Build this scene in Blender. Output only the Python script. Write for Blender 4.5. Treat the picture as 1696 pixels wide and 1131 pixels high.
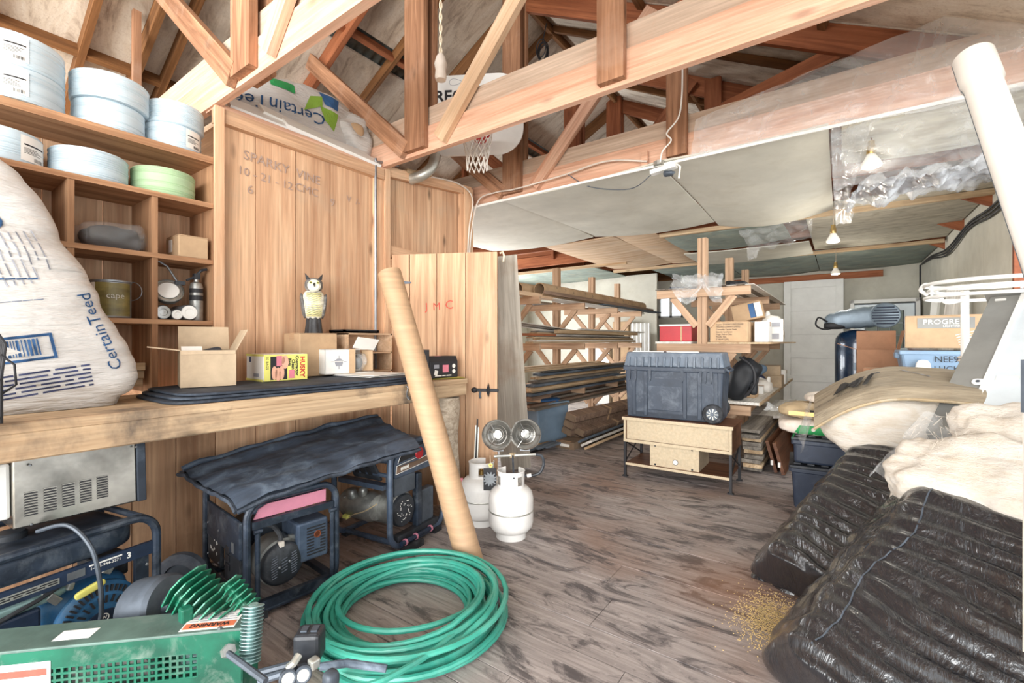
import bpy, bmesh, math, random
from mathutils import Vector, Matrix, Euler, noise
for _o in list(bpy.data.objects): bpy.data.objects.remove(_o)
rnd = random.Random(7)
SC = bpy.context.scene
COL = SC.collection
# ---------------------------------------------------------------- camera
H = 1.335; F = 760.0; TH = math.atan(546/760); CS, SN = math.cos(TH), math.sin(TH)
_c = bpy.data.cameras.new('camera'); CAM = bpy.data.objects.new('camera', _c); COL.objects.link(CAM)
_c.sensor_width = 36.0; _c.lens = 36.0*F/1696.0; _c.clip_start = .05; _c.clip_end = 200
CAM.location = (0, 0, H); CAM.rotation_euler = (math.pi/2, 0, TH)
SC.camera = CAM
# ---------------------------------------------------------------- sky / daylight / exposure
_w = bpy.data.worlds.new('sky'); SC.world = _w; _w.use_nodes = True
_bg = _w.node_tree.nodes['Background']; _bg.inputs[0].default_value = (.93, .97, 1.0, 1); _bg.inputs[1].default_value = 2.1
def area_light(name, loc, rot, sx, sy, power, col=(1, 1, 1), portal=False):
    l = bpy.data.lights.new(name, 'AREA'); l.shape = 'RECTANGLE'; l.size = sx; l.size_y = sy; l.energy = power; l.color = col
    if portal: l.cycles.is_portal = True
    o = bpy.data.objects.new(name, l); COL.objects.link(o); o.location = loc; o.rotation_euler = rot
    return o
# daylight through the wide open front of the shed (behind the camera), warm off the yard outside
area_light('daylight_front_opening', (.6, -6.8, 1.9), (math.radians(95), 0, math.radians(6)), 11.0, 5.0, 1850, (1, .985, .965))
# daylight through the doorway in the right wall
area_light('daylight_side_doorway', (1.6, 4.6, 1.3), (0, math.radians(90), 0), 2.0, 1.3, 45, (.95, .98, 1))
area_light('fill_left_rear', (-6.2, 6.65, 1.5), (0, math.radians(-90), 0), 1.2, 3.3, 210, (.97, .99, 1))  # added fill lamp, brightens the rear room from the unseen left side
SC.view_settings.view_transform = 'Standard'; SC.view_settings.look = 'None'
SC.view_settings.gamma = 1.0; SC.view_settings.use_curve_mapping = False
SC.view_settings.exposure = 0.25
# ---------------------------------------------------------------- pixel helpers (photo pixel -> ray -> real point on a known plane)
def ray(px, py):
    t = (px-848)/F; return Vector((t*CS-SN, t*SN+CS, (565.5-py)/F))
O0 = Vector((0, 0, H))
def pX(px, py, X): r = ray(px, py); return O0 + r*(X/r.x)
def pY(px, py, Y): r = ray(px, py); return O0 + r*(Y/r.y)
def pZ(px, py, Z): r = ray(px, py); return O0 + r*((Z-H)/r.z)
def pD(px, py, d): return O0 + ray(px, py)*d
# ---------------------------------------------------------------- materials
def lin(c):
    return tuple(((x/255)/12.92 if x/255 <= .04045 else ((x/255+.055)/1.055)**2.4) for x in c)+(1,)
MATS = {}
class NT:
    def __init__(s, name):
        s.m = bpy.data.materials.new(name); s.m.use_nodes = True; s.t = s.m.node_tree; s.n = s.t.nodes
        s.b = s.n['Principled BSDF']
    def new(s, typ, **kw):
        x = s.n.new(typ)
        for k, v in kw.items(): setattr(x, k, v)
        return x
    def link(s, a, b): s.t.links.new(a, b)
    def coords(s, scale, kind='Object', rand=True):
        tc = s.new('ShaderNodeTexCoord')
        if kind == 'Position':
            g = s.new('ShaderNodeNewGeometry'); src = g.outputs['Position']
        else: src = tc.outputs[kind]
        mp = s.new('ShaderNodeMapping'); mp.inputs['Scale'].default_value = scale
        if rand:
            oi = s.new('ShaderNodeObjectInfo')
            vm = s.new('ShaderNodeVectorMath', operation='SCALE'); vm.inputs[0].default_value = (13.1, 7.7, 5.3)
            s.link(oi.outputs['Random'], vm.inputs['Scale'])
            ad = s.new('ShaderNodeVectorMath', operation='ADD'); s.link(src, ad.inputs[0]); s.link(vm.outputs[0], ad.inputs[1]); src = ad.outputs[0]
        s.link(src, mp.inputs[0]); return mp.outputs[0]
    def noise(s, vec, scale, detail=4, rough=.6, dist=0):
        x = s.new('ShaderNodeTexNoise'); x.inputs['Scale'].default_value = scale; x.inputs['Detail'].default_value = detail
        x.inputs['Roughness'].default_value = rough; x.inputs['Distortion'].default_value = dist; s.link(vec, x.inputs['Vector']); return x.outputs['Fac']
    def ramp(s, fac, stops):
        x = s.new('ShaderNodeValToRGB'); e = x.color_ramp.elements
        while len(e) < len(stops): e.new(.5)
        for i, (p, c) in enumerate(stops): e[i].position = p; e[i].color = c
        s.link(fac, x.inputs[0]); return x.outputs[0]
    def mix(s, fac, a, b, mode='MIX'):
        x = s.new('ShaderNodeMix', data_type='RGBA', blend_type=mode)
        for sock, v in ((x.inputs[0], fac), (x.inputs[6], a), (x.inputs[7], b)):
            if hasattr(v, 'is_linked'): s.link(v, sock)
            else: sock.default_value = v
        return x.outputs[2]
    def bump(s, h, strength=.3, dist=.01):
        x = s.new('ShaderNodeBump'); x.inputs['Strength'].default_value = strength; x.inputs['Distance'].default_value = dist
        s.link(h, x.inputs['Height']); s.link(x.outputs[0], s.b.inputs['Normal'])
def g1(v): return (v, v, v, 1)
def wood(name, dark, light, rough=.75, k=1.0, knots=.6, dirt=.35, dirtcol=(60, 50, 42), var=.18, axis=0):
    """grain along the object's local axis; offset per object"""
    n = NT(name)
    sc = [9*k]*3; sc[axis] = .55*k
    v = n.coords(tuple(sc)); a = n.noise(v, 1.6, 5, .6, .9)
    sf = [70*k]*3; sf[axis] = 2.0*k
    vf = n.coords(tuple(sf)); b = n.noise(vf, 1.0, 3, .6)
    c = n.ramp(a, [(.30, lin(dark)), (.68, lin(light))])
    c = n.mix(n.ramp(b, [(.35, g1(.0)), (.7, g1(.38))]), c, lin([x*.72 for x in dark]))
    sk = [6*k]*3; sk[axis] = 2.2*k
    vo = n.new('ShaderNodeTexVoronoi'); n.link(n.coords(tuple(sk)), vo.inputs['Vector']); vo.inputs['Scale'].default_value = .8
    c = n.mix(n.ramp(vo.outputs['Distance'], [(.03, g1(knots)), (.13, g1(0))]), c, lin([x*.42 for x in dark]))
    d = n.noise(n.coords((1, 1, 1), 'Position', False), 2.6, 6, .65, .4)
    c = n.mix(n.ramp(d, [(.52, g1(0)), (.74, g1(dirt))]), c, lin(dirtcol))
    oi = n.new('ShaderNodeObjectInfo'); hs = n.new('ShaderNodeHueSaturation')
    mr = n.new('ShaderNodeMapRange'); mr.inputs['To Min'].default_value = 1-var; mr.inputs['To Max'].default_value = 1+var
    n.link(oi.outputs['Random'], mr.inputs[0]); n.link(mr.outputs[0], hs.inputs['Value']); n.link(c, hs.inputs['Color'])
    n.link(hs.outputs[0], n.b.inputs['Base Color']); n.b.inputs['Roughness'].default_value = rough
    n.b.inputs['Specular IOR Level'].default_value = .25
    n.bump(b, .25, .004); MATS[name] = n.m
def paint(name, col, rough=.5, metal=0.0, var=.15, scale=6, dirt=0, dirtcol=(90, 80, 70), bump=0, bscale=30, spec=.5, bdist=.004, stretch=None, coat=0):
    n = NT(name)
    v = n.coords(stretch or (1, 1, 1)); a = n.noise(v, scale, 5, .6)
    c = n.ramp(a, [(.3, lin([max(0, x*(1-var)) for x in col])), (.7, lin([min(255, x*(1+var*.6)) for x in col]))])
    if dirt:
        d = n.noise(n.coords((1, 1, 1)), scale*.7+3, 8, .7, .5)
        c = n.mix(n.ramp(d, [(.5, g1(0)), (.68, g1(dirt))]), c, lin(dirtcol))
    n.link(c, n.b.inputs['Base Color']); n.b.inputs['Roughness'].default_value = rough; n.b.inputs['Metallic'].default_value = metal
    n.b.inputs['Specular IOR Level'].default_value = spec; n.b.inputs['Coat Weight'].default_value = coat
    if bump: n.bump(n.noise(n.coords(stretch or (1, 1, 1)), bscale, 4, .6), bump, bdist)
    MATS[name] = n.m
def film(name, tint, alpha, rough=.15, bump=.4):
    """clear plastic sheet: mostly see-through, milky where it creases, glossy"""
    n = NT(name); t = n.new('ShaderNodeBsdfTransparent'); mx = n.new('ShaderNodeMixShader')
    a = n.noise(n.coords((1, 1, 1)), 6, 5, .6, .8)
    f = n.ramp(a, [(.40, g1(alpha*.75)), (.72, g1(min(1, alpha*1.25)))])
    n.b.inputs['Base Color'].default_value = lin(tint); n.b.inputs['Roughness'].default_value = rough
    n.link(f, mx.inputs[0]); n.link(t.outputs[0], mx.inputs[1]); n.link(n.b.outputs[0], mx.inputs[2])
    n.link(mx.outputs[0], n.n['Material Output'].inputs[0]); n.bump(a, bump, .03); MATS[name] = n.m
def M(k): return MATS[k]
# woods
wood('plank', (188, 143, 110), (234, 195, 158), .72, 1, .75, .42, (186, 168, 146), .13)
wood('plank_dark', (166, 124, 94), (212, 172, 136), .75, 1, .7, .4, (80, 62, 48), .15)
wood('shelf_wood', (144, 102, 72), (204, 160, 122), .72, 1, .4, .35, (150, 126, 100), .12)
wood('truss_wood', (198, 146, 118), (232, 192, 166), .7, 1, .45, .4, (205, 176, 150), .13)
wood('truss_worn', (128, 88, 64), (196, 148, 114), .75, 1.2, .4, .5, (190, 160, 140), .1)
wood('rafter_red', (128, 72, 46), (180, 114, 78), .65, 1, .4, .3, (90, 52, 34), .15)
wood('rafter_brown', (98, 64, 38), (156, 110, 70), .75, 1, .3, .3, (70, 50, 36), .15)
wood('fir_new', (206, 168, 132), (234, 204, 172), .7, 1, .5, .25, (170, 130, 96), .08)
wood('chord_grey', (186, 160, 138), (222, 200, 180), .75, 1, .3, .4, (206, 150, 118), .05)
wood('rack_wood', (170, 136, 108), (214, 182, 152), .72, 1, .5, .3, (130, 104, 82), .1)
wood('lumber_tan', (168, 138, 104), (222, 198, 164), .75, 1, .4, .3, (120, 104, 90), .18)
wood('lumber_grey', (104, 96, 88), (168, 160, 148), .8, 1, .4, .4, (70, 68, 66), .2)
wood('lumber_blue', (62, 72, 84), (118, 130, 142), .7, 1, .2, .4, (44, 50, 58), .2)
wood('lumber_white', (196, 190, 180), (238, 234, 226), .7, 1, .1, .2, (150, 142, 132), .08)
wood('lumber_brown', (112, 90, 76), (164, 138, 118), .7, 1, .3, .3, (60, 46, 40), .15)
wood('walnut', (84, 52, 36), (136, 92, 66), .45, 1, .2, .2, (54, 36, 28), .1)
wood('bench_wood', (158, 128, 98), (216, 190, 156), .75, 1, .7, .85, (56, 54, 56), .08)
wood('old_board', (158, 150, 138), (208, 200, 186), .85, 1, .1, .45, (150, 120, 92), .05)
wood('plywood', (196, 158, 124), (232, 208, 178), .75, .7, .1, .5, (190, 176, 160), .08)
wood('log_bark', (150, 132, 112), (214, 200, 180), .9, 1.6, .9, .7, (92, 76, 62), .05)
# floor: worn, grey with dark scuffs and warm patches
n = NT('floor_board')
_p = n.coords((1, 1, 1), 'Position', False)
_g = n.noise(n.coords((1.6, 20, 10)), 1.3, 7, .7, 1.2)
c = n.ramp(_g, [(.3, lin((122, 113, 110))), (.7, lin((184, 173, 168)))])
_b = n.noise(_p, .9, 3, .5, .3)
c = n.mix(n.ramp(_b, [(.50, g1(0)), (.68, g1(.6))]), c, lin((138, 104, 84)), 'MIX')
_d = n.noise(n.coords((2.6, 7.5, 6), 'Position', False), 1.0, 8, .72, 1.0)
c = n.mix(n.ramp(_d, [(.50, g1(0)), (.60, g1(.8))]), c, lin((60, 55, 58)))
_e = n.noise(n.coords((5, 9, 6), 'Position', False), 1.7, 8, .75, 1.0)
c = n.mix(n.ramp(_e, [(.6, g1(0)), (.72, g1(.6))]), c, lin((196, 186, 178)))
_vm = n.new('ShaderNodeVectorMath', operation='DISTANCE'); n.link(_p, _vm.inputs[0]); _vm.inputs[1].default_value = (-.45, 2.75, 0)
_ma = n.new('ShaderNodeMath', operation='ADD'); n.link(_vm.outputs['Value'], _ma.inputs[0]); n.link(_b, _ma.inputs[1])
c = n.mix(n.ramp(_ma.outputs[0], [(.55, g1(.55)), (1.0, g1(0))]), c, lin((150, 104, 72)))   # old oil stain on the boards
n.link(c, n.b.inputs['Base Color']); n.b.inputs['Roughness'].default_value = .62; n.bump(_g, .3, .004); MATS['floor_board'] = n.m
# faced insulation under the roof: pale paper with brown water streaks
n = NT('roof_insulation')
a = n.noise(n.coords((2.0, 7, 2), 'Position', False), 1.2, 7, .7, .8)
c = n.ramp(a, [(.30, lin((166, 148, 130))), (.48, lin((224, 212, 194))), (.75, lin((242, 236, 224)))])
b = n.noise(n.coords((1.2, 1.2, 1.2), 'Position', False), 1.1, 4, .6, .4)
c = n.mix(n.ramp(b, [(.54, g1(0)), (.72, g1(.6))]), c, lin((110, 90, 76)))
f = n.noise(n.coords((40, 40, 40)), 1.5, 5, .7)
c = n.mix(n.ramp(f, [(.5, g1(0)), (.75, g1(.35))]), c, lin((150, 120, 96)))
n.link(c, n.b.inputs['Base Color']); n.b.inputs['Roughness'].default_value = .85; n.bump(f, .35, .006); MATS['roof_insulation'] = n.m
paint('drywall', (200, 197, 184), .85, 0, .06, 2.5, .3, (176, 168, 148), .05, 60)
paint('drywall_dirty', (186, 180, 164), .85, 0, .14, 3, .55, (128, 116, 98), .1, 40, stretch=(1, 4, 1))
paint('drywall_green', (138, 150, 142), .8, 0, .14, 3, .5, (176, 172, 150), .05, 30)
paint('corrugated', (120, 128, 126), .45, .6, .2, 8, .4, (96, 84, 72))
paint('black_steel', (46, 56, 70), .45, .3, .3, 9, .45, (116, 124, 132), .15, 60)
paint('black_plastic', (42, 46, 52), .5, 0, .3, 9, .4, (100, 104, 110))
paint('blue_grey_tube', (74, 88, 108), .45, .3, .2, 8, .35, (128, 138, 150))
paint('engine_blue', (44, 104, 150), .5, .1, .25, 7, .45, (96, 120, 136))
paint('dark_navy', (32, 46, 68), .5, .1, .3, 8, .35, (66, 80, 96))
paint('aluminium', (168, 168, 164), .42, .75, .2, 12, .4, (90, 88, 84))
paint('chrome', (150, 148, 144), .26, .95, .08, 8)
paint('stainless', (150, 146, 138), .24, .95, .35, 3, .25, (120, 110, 98), stretch=(1, 8, 1))
paint('steel_grey', (140, 144, 148), .4, .7, .15, 10)
paint('galv', (190, 190, 182), .4, .65, .15, 14, .3, (150, 140, 122))
paint('rubber', (40, 42, 46), .8, 0, .25, 10, .4, (104, 106, 110))
paint('tire_grey', (92, 98, 108), .8, 0, .2, 12, .4, (130, 134, 140))
paint('comp_dust', (92, 116, 108), .6, .1, .2, 6, .5, (130, 140, 134))
paint('comp_green', (20, 96, 74), .45, .1, .22, 7, .45, (150, 158, 150))
paint('fin_green', (26, 116, 88), .45, .2, .2, 10, .35, (170, 190, 184))
paint('cooler_pale', (150, 180, 178), .4, .4, .15, 14, .4, (100, 124, 122))
paint('motor_grey', (84, 92, 102), .5, .3, .2, 8, .4, (54, 60, 66))
paint('hose_green', (60, 158, 138), .38, 0, .14, 5, .35, (120, 176, 160), spec=.6)
paint('tank_white', (232, 230, 226), .42, .0, .03, 5, .22, (176, 172, 168))
paint('white_plastic', (236, 236, 232), .4, 0, .04, 5)
paint('white_paint', (238, 238, 234), .5, 0, .03, 4, .12, (200, 198, 190))
paint('pvc', (214, 208, 198), .38, 0, .04, 4, .12, (196, 190, 176))
paint('pale_metal', (222, 232, 238), .4, .1, .04, 4, .12, (190, 196, 198))
paint('grey_metal', (142, 142, 138), .5, .15, .06, 5, .12, (110, 108, 104))
paint('cardboard', (192, 162, 128), .85, 0, .08, 5, .22, (160, 128, 98), .06, 90)
paint('cardboard_dust', (190, 168, 140), .88, 0, .1, 6, .35, (152, 132, 112), .08, 60)
paint('cardboard_dark', (128, 108, 88), .88, 0, .12, 6, .3, (92, 78, 66))
paint('cardboard_red', (160, 118, 90), .85, 0, .1, 6, .25, (130, 88, 64))
paint('kraft_tube', (186, 152, 118), .6, 0, .07, 3, .15, (190, 150, 112), stretch=(1, 1, 14))
paint('tube_brown', (176, 148, 116), .8, 0, .1, 5, .2, (120, 98, 76))
paint('foam_blue', (196, 213, 222), .6, 0, .05, 3, .12, (216, 228, 234), .3, 60, stretch=(1, 1, 5))
paint('foam_green', (176, 204, 164), .6, 0, .06, 3, .15, (202, 218, 190), .3, 60, stretch=(1, 1, 5))
paint('foam_edge', (206, 222, 230), .6, 0, .05, 5)
paint('foam_edge_green', (196, 218, 184), .6, 0, .05, 5)
paint('paper_white', (240, 238, 232), .6, 0, .03, 6)
paint('ink_black', (34, 34, 38), .6, 0, .1, 6)
paint('ink_grey', (160, 162, 170), .6, 0, .1, 6)
paint('ink_blue', (48, 92, 140), .6, 0, .1, 6)
paint('ink_navy', (64, 72, 110), .6, 0, .1, 6)
paint('ink_red', (206, 62, 58), .6, 0, .1, 6)
paint('ink_pink', (226, 132, 148), .6, 0, .1, 6)
paint('ink_orange', (222, 120, 84), .6, 0, .1, 6)
paint('ink_yellow', (232, 226, 120), .6, 0, .05, 6)
paint('ink_leaf', (132, 170, 62), .6, 0, .05, 6)
paint('ink_green', (44, 150, 84), .6, 0, .05, 6)
paint('skin_print', (222, 168, 142), .6, 0, .12, 9)
paint('chalk_red', (214, 92, 78), .9, 0, .1, 20)
paint('pencil', (172, 148, 134), .9, 0, .1, 20)
paint('pink_strip', (206, 132, 152), .5, 0, .1, 5, .2, (170, 104, 124))
paint('red_plastic', (178, 34, 44), .4, 0, .1, 5)
paint('bag_white', (204, 201, 197), .38, 0, .05, 4, .25, (206, 198, 186), .7, 6, .5, .025, (1.2, 1.0, 7))
paint('sack_tan', (182, 160, 126), .7, 0, .14, 6, .4, (222, 214, 196), .2, 18)
paint('sack_white', (226, 216, 204), .6, 0, .07, 6, .3, (182, 160, 136), .2, 18)
paint('kraft_bag', (160, 147, 126), .6, 0, .12, 5, .35, (140, 122, 100), .5, 5, .4, .02, (1, 7, 3))
n = NT('glass_wool')
a = n.noise(n.coords((3, 3, 8)), 2.0, 8, .72, .9)
c = n.ramp(a, [(.3, lin((226, 210, 188))), (.55, lin((240, 231, 218))), (.8, lin((248, 243, 236)))])
n.link(c, n.b.inputs['Base Color']); n.b.inputs['Roughness'].default_value = .95; n.bump(n.noise(n.coords((6, 6, 20)), 4, 8, .75), .8, .02); MATS['glass_wool'] = n.m
paint('tarp', (64, 74, 88), .62, 0, .28, 5, .55, (118, 132, 146), .5, 9, .4, .01, (3, 1, 1))
paint('felt_black', (44, 52, 64), .75, 0, .3, 6, .5, (96, 106, 118), .2, 20)
paint('chest_blue', (54, 64, 78), .55, 0, .14, 5, .4, (124, 134, 146), .05, 60)
paint('chest_lid', (94, 106, 120), .5, 0, .12, 6, .35, (172, 180, 188))
paint('chest_dark', (38, 48, 62), .6, 0, .2, 6, .3, (84, 94, 104))
paint('tote_blue', (124, 150, 176), .42, 0, .05, 4, .15, (150, 176, 198))
paint('tote_slate', (120, 142, 162), .5, 0, .07, 4, .25, (146, 160, 172))
paint('tote_dark', (38, 48, 66), .5, 0, .15, 5, .3, (92, 100, 112))
paint('particle', (196, 180, 152), .8, 0, .07, 40, .25, (186, 154, 114))
paint('drum_blue', (22, 44, 70), .25, .1, .3, 4, .3, (70, 96, 118), coat=.4)
paint('louver_grey', (134, 150, 164), .45, .3, .1, 6, .2, (110, 124, 136))
paint('bag_black', (30, 33, 38), .6, 0, .2, 6)
paint('brass', (176, 150, 96), .35, .8, .1, 10)
paint('bulb', (238, 234, 226), .25, 0, .02, 4)
paint('owl_body', (226, 222, 204), .7, 0, .12, 22, .5, (70, 68, 66))
paint('owl_grey', (104, 102, 100), .7, 0, .2, 26, .5, (206, 204, 198))
paint('owl_black', (44, 44, 46), .6, 0, .2, 14, .3, (120, 120, 120))
paint('owl_yellow', (222, 214, 150), .7, 0, .1, 18)
paint('net_white', (238, 234, 226), .8, 0, .05, 8)
paint('rope', (226, 212, 186), .85, 0, .1, 30)
paint('rusty', (132, 74, 46), .8, .3, .25, 9, .4, (84, 54, 40))
paint('sawdust', (218, 190, 134), .95, 0, .12, 30)
paint('paint_can', (122, 110, 62), .4, .1, .3, 5, .4, (184, 168, 108), stretch=(1, 1, 4))
paint('glass_dark', (60, 68, 74), .15, .0, .2, 4)
paint('shingle', (88, 92, 98), .85, 0, .15, 20)
film('foil_film', (206, 210, 214), .62, .1, .8)
film('clear_film', (232, 235, 236), .30, .12, .55)
film('clear_bag', (230, 232, 232), .2, .15, .5)
# black poly wrap: glossy, wrinkled
n = NT('black_poly'); n.b.inputs['Base Color'].default_value = lin((32, 33, 37)); n.b.inputs['Roughness'].default_value = .17
n.b.inputs['Specular IOR Level'].default_value = .9; n.b.inputs['Coat Weight'].default_value = .5; n.b.inputs['Coat Roughness'].default_value = .12
a = n.noise(n.coords((9, 3, 3)), 1.5, 5, .6, 1.6); n.bump(a, .6, .04); MATS['black_poly'] = n.m
n = NT('window_glow'); n.b.inputs['Base Color'].default_value = (.9, .95, 1, 1); n.b.inputs['Roughness'].default_value = .05
n.b.inputs['Transmission Weight'].default_value = 1.0; n.b.inputs['IOR'].default_value = 1.01; MATS['window_glass'] = n.m
# ---------------------------------------------------------------- mesh helpers
def basis(o, R, U):
    R = Vector(R).normalized(); U = Vector(U); U = (U-R*U.dot(R)).normalized(); N = R.cross(U)
    m = Matrix((R, U, N)).transposed().to_4x4(); m.translation = Vector(o); return m
class MB:
    def __init__(s, M=None): s.v = []; s.f = []; s.M = M
    def add(s, vs, fs):
        k = len(s.v)
        s.v += [(s.M @ Vector(v) if s.M else Vector(v)) for v in vs]; s.f += [[i+k for i in f] for f in fs]; return s
    def box(s, c, sz, rot=None):
        R = Euler(rot).to_matrix() if rot is not None else None
        vs = []
        for x in (-.5, .5):
            for y in (-.5, .5):
                for z in (-.5, .5):
                    p = Vector((x*sz[0], y*sz[1], z*sz[2])); p = R @ p if R else p; vs.append(p+Vector(c))
        return s.add(vs, [[0, 1, 3, 2], [4, 6, 7, 5], [0, 4, 5, 1], [2, 3, 7, 6], [0, 2, 6, 4], [1, 5, 7, 3]])
    def bb(s, a, b):
        return s.box([(a[i]+b[i])/2 for i in range(3)], [abs(b[i]-a[i]) for i in range(3)])
    def hexa(s, b4, t4):
        return s.add(list(b4)+list(t4), [[3, 2, 1, 0], [4, 5, 6, 7], [0, 1, 5, 4], [1, 2, 6, 5], [2, 3, 7, 6], [3, 0, 4, 7]])
    def bar(s, p0, p1, w, t, up=(0, 0, 1)):
        p0, p1 = Vector(p0), Vector(p1); d = (p1-p0).normalized(); up = Vector(up)
        a = d.cross(up)
        if a.length < 1e-4: a = d.cross(Vector((1, 0, 0)))
        a.normalize(); b = a.cross(d); a *= w/2; b *= t/2
        return s.hexa([p0-a-b, p0+a-b, p0+a+b, p0-a+b], [p1-a-b, p1+a-b, p1+a+b, p1-a+b])
    def tube(s, pts, r, n=8, closed=False, caps=True):
        pts = [Vector(p) for p in pts]; m = len(pts); R = r if isinstance(r, (list, tuple)) else [r]*m
        vs = []; prev = None
        for i, p in enumerate(pts):
            if closed: d = pts[(i+1) % m]-pts[i-1]
            else: d = pts[min(i+1, m-1)]-pts[max(i-1, 0)]
            d.normalize()
            if prev is None:
                a = d.cross(Vector((0, 0, 1)))
                if a.length < .05: a = d.cross(Vector((1, 0, 0)))
            else: a = prev-d*prev.dot(d)
            a.normalize(); prev = a; b = d.cross(a)
            vs += [p+(a*math.cos(2*math.pi*k/n)+b*math.sin(2*math.pi*k/n))*R[i] for k in range(n)]
        fs = []
        for i in range(m if closed else m-1):
            j = (i+1) % m
            fs += [[i*n+k, i*n+(k+1) % n, j*n+(k+1) % n, j*n+k] for k in range(n)]
        if caps and not closed: fs += [list(range(n))[::-1], [(m-1)*n+k for k in range(n)]]
        return s.add(vs, fs)
    def lathe(s, prof, n=24, Mx=None):
        vs = []; fs = []; m = len(prof)
        for (r, z) in prof:
            for k in range(n):
                p = Vector((r*math.cos(2*math.pi*k/n), r*math.sin(2*math.pi*k/n), z)); vs.append(Mx @ p if Mx else p)
        for i in range(m-1):
            fs += [[i*n+k, i*n+(k+1) % n, (i+1)*n+(k+1) % n, (i+1)*n+k] for k in range(n)]
        shut = tuple(prof[0]) == tuple(prof[-1])
        if prof[0][0] > 1e-4 and not shut: fs.append(list(range(n))[::-1])
        if prof[-1][0] > 1e-4 and not shut: fs.append([(m-1)*n+k for k in range(n)])
        return s.add(vs, fs)
    def prism(s, poly, z0, z1, Mx=None):
        n = len(poly); vs = [Vector((x, y, z0)) for x, y in poly]+[Vector((x, y, z1)) for x, y in poly]
        if Mx: vs = [Mx @ v for v in vs]
        return s.add(vs, [list(range(n))[::-1], list(range(n, 2*n))]+[[i, (i+1) % n, n+(i+1) % n, n+i] for i in range(n)])
    def grid(s, fn, nu, nv, closeu=False):
        vs = [fn(u/(nu if closeu else nu-1), v/(nv-1)) for v in range(nv) for u in range(nu)]
        fs = [[v*nu+u, v*nu+(u+1) % nu, (v+1)*nu+(u+1) % nu, (v+1)*nu+u] for v in range(nv-1) for u in range(nu if closeu else nu-1)]
        return s.add(vs, fs)
    def blob(s, size, n=12, p=4.0, fn=None, Mx=None):
        """rounded-box body; fn(unit point, position) -> position"""
        idx = {}; vs = []; fs = []
        def vert(q):
            key = tuple(round(x, 5) for x in q)
            if key in idx: return idx[key]
            q = Vector(q); l = (abs(q.x)**p+abs(q.y)**p+abs(q.z)**p)**(1/p); u = q/l
            P = Vector((u.x*size[0]/2, u.y*size[1]/2, u.z*size[2]/2))
            if fn: P = fn(u, P)
            idx[key] = len(vs); vs.append(Mx @ P if Mx else P); return idx[key]
        for ax in range(3):
            for sg in (-1, 1):
                for i in range(n):
                    for j in range(n):
                        qs = []
                        for (a, b) in ((i, j), (i+1, j), (i+1, j+1), (i, j+1)):
                            q = [0, 0, 0]; q[ax] = sg; q[(ax+1) % 3] = -1+2*a/n; q[(ax+2) % 3] = -1+2*b/n; qs.append(vert(q))
                        fs.append(qs if sg > 0 else qs[::-1])
        return s.add(vs, fs)
    def build(s, name, mat, parent=None, smooth=False, bevel=0, seg=2, angle=35):
        me = bpy.data.meshes.new(name); me.from_pydata([tuple(v) for v in s.v], [], s.f); me.update()
        me.materials.append(M(mat) if isinstance(mat, str) else mat)
        o = bpy.data.objects.new(name, me); COL.objects.link(o)
        if smooth:
            me.polygons.foreach_set('use_smooth', [True]*len(me.polygons))
            if angle < 180: me.set_sharp_from_angle(angle=math.radians(angle))
        if bevel:
            b = o.modifiers.new('bevel', 'BEVEL'); b.width = bevel; b.segments = seg; b.limit_method = 'ANGLE'; b.angle_limit = math.radians(40)
        if parent: o.parent = parent
        return o
def tag(o, label=None, cat=None, group=None, kind=None):
    if label: o['label'] = label
    if cat: o['category'] = cat
    if group: o['group'] = group
    if kind: o['kind'] = kind
    return o
def thing(name, label, cat, loc=(0, 0, 0), rz=0, group=None, rot=None, kind=None):
    o = bpy.data.objects.new(name, None); COL.objects.link(o); o.location = loc
    o.rotation_euler = rot if rot is not None else (0, 0, math.radians(rz)); o.empty_display_size = .05
    return tag(o, label, cat, group, kind)
def rootmat(o):
    if o is None: return Matrix()
    m = Matrix.Translation(o.location) @ o.rotation_euler.to_matrix().to_4x4() if o.rotation_mode != 'QUATERNION' else o.matrix_basis.copy()
    return rootmat(o.parent) @ m
def board(name, p0, p1, w, t, mat, parent=None, up=(0, 0, 1), bevel=0, end=0):
    """a plank whose local x runs along its length; p0,p1 centre line in the parent's coordinates"""
    p0, p1 = Vector(p0), Vector(p1); L = (p1-p0).length; d = (p1-p0)/L; up = Vector(up)
    a = d.cross(up)
    if a.length < 1e-4: a = d.cross(Vector((1, 0, 0)))
    a.normalize(); b = a.cross(d)
    m = Matrix((d, -a, b)).transposed().to_4x4(); m.translation = p0
    mb = MB().bb((0, -w/2, -t/2), (L, w/2, t/2)); o = mb.build(name, mat, parent, bevel=bevel, seg=1)
    o.rotation_mode = 'XYZ'; o.location = p0; o.rotation_euler = m.to_euler(); return o
def slab(name, a, b, mat, parent=None, bevel=0):
    return MB().bb(a, b).build(name, mat, parent, bevel=bevel)
def text(s, size, mat, parent, Mx, name='lettering', align='CENTER', ext=.0004, sx=1.0, bold=0):
    cu = bpy.data.curves.new('t', 'FONT'); cu.body = s; cu.size = size; cu.align_x = align; cu.align_y = 'CENTER'; cu.extrude = ext; cu.resolution_u = 2; cu.offset = bold
    o = bpy.data.objects.new('t', cu); COL.objects.link(o)
    me = bpy.data.meshes.new_from_object(o); bpy.data.objects.remove(o); bpy.data.curves.remove(cu)
    S = Matrix.Diagonal((sx, 1, 1, 1))
    me.transform(Mx @ S); me.materials.clear(); me.materials.append(M(mat)); me.name = name
    r = bpy.data.objects.new(name, me); COL.objects.link(r)
    if parent: r.parent = parent
    return r
def plate(name, w, h, mat, parent, Mx, t=.001):
    return MB(Mx).bb((-w/2, -h/2, 0), (w/2, h/2, t)).build(name, mat, parent)
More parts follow.
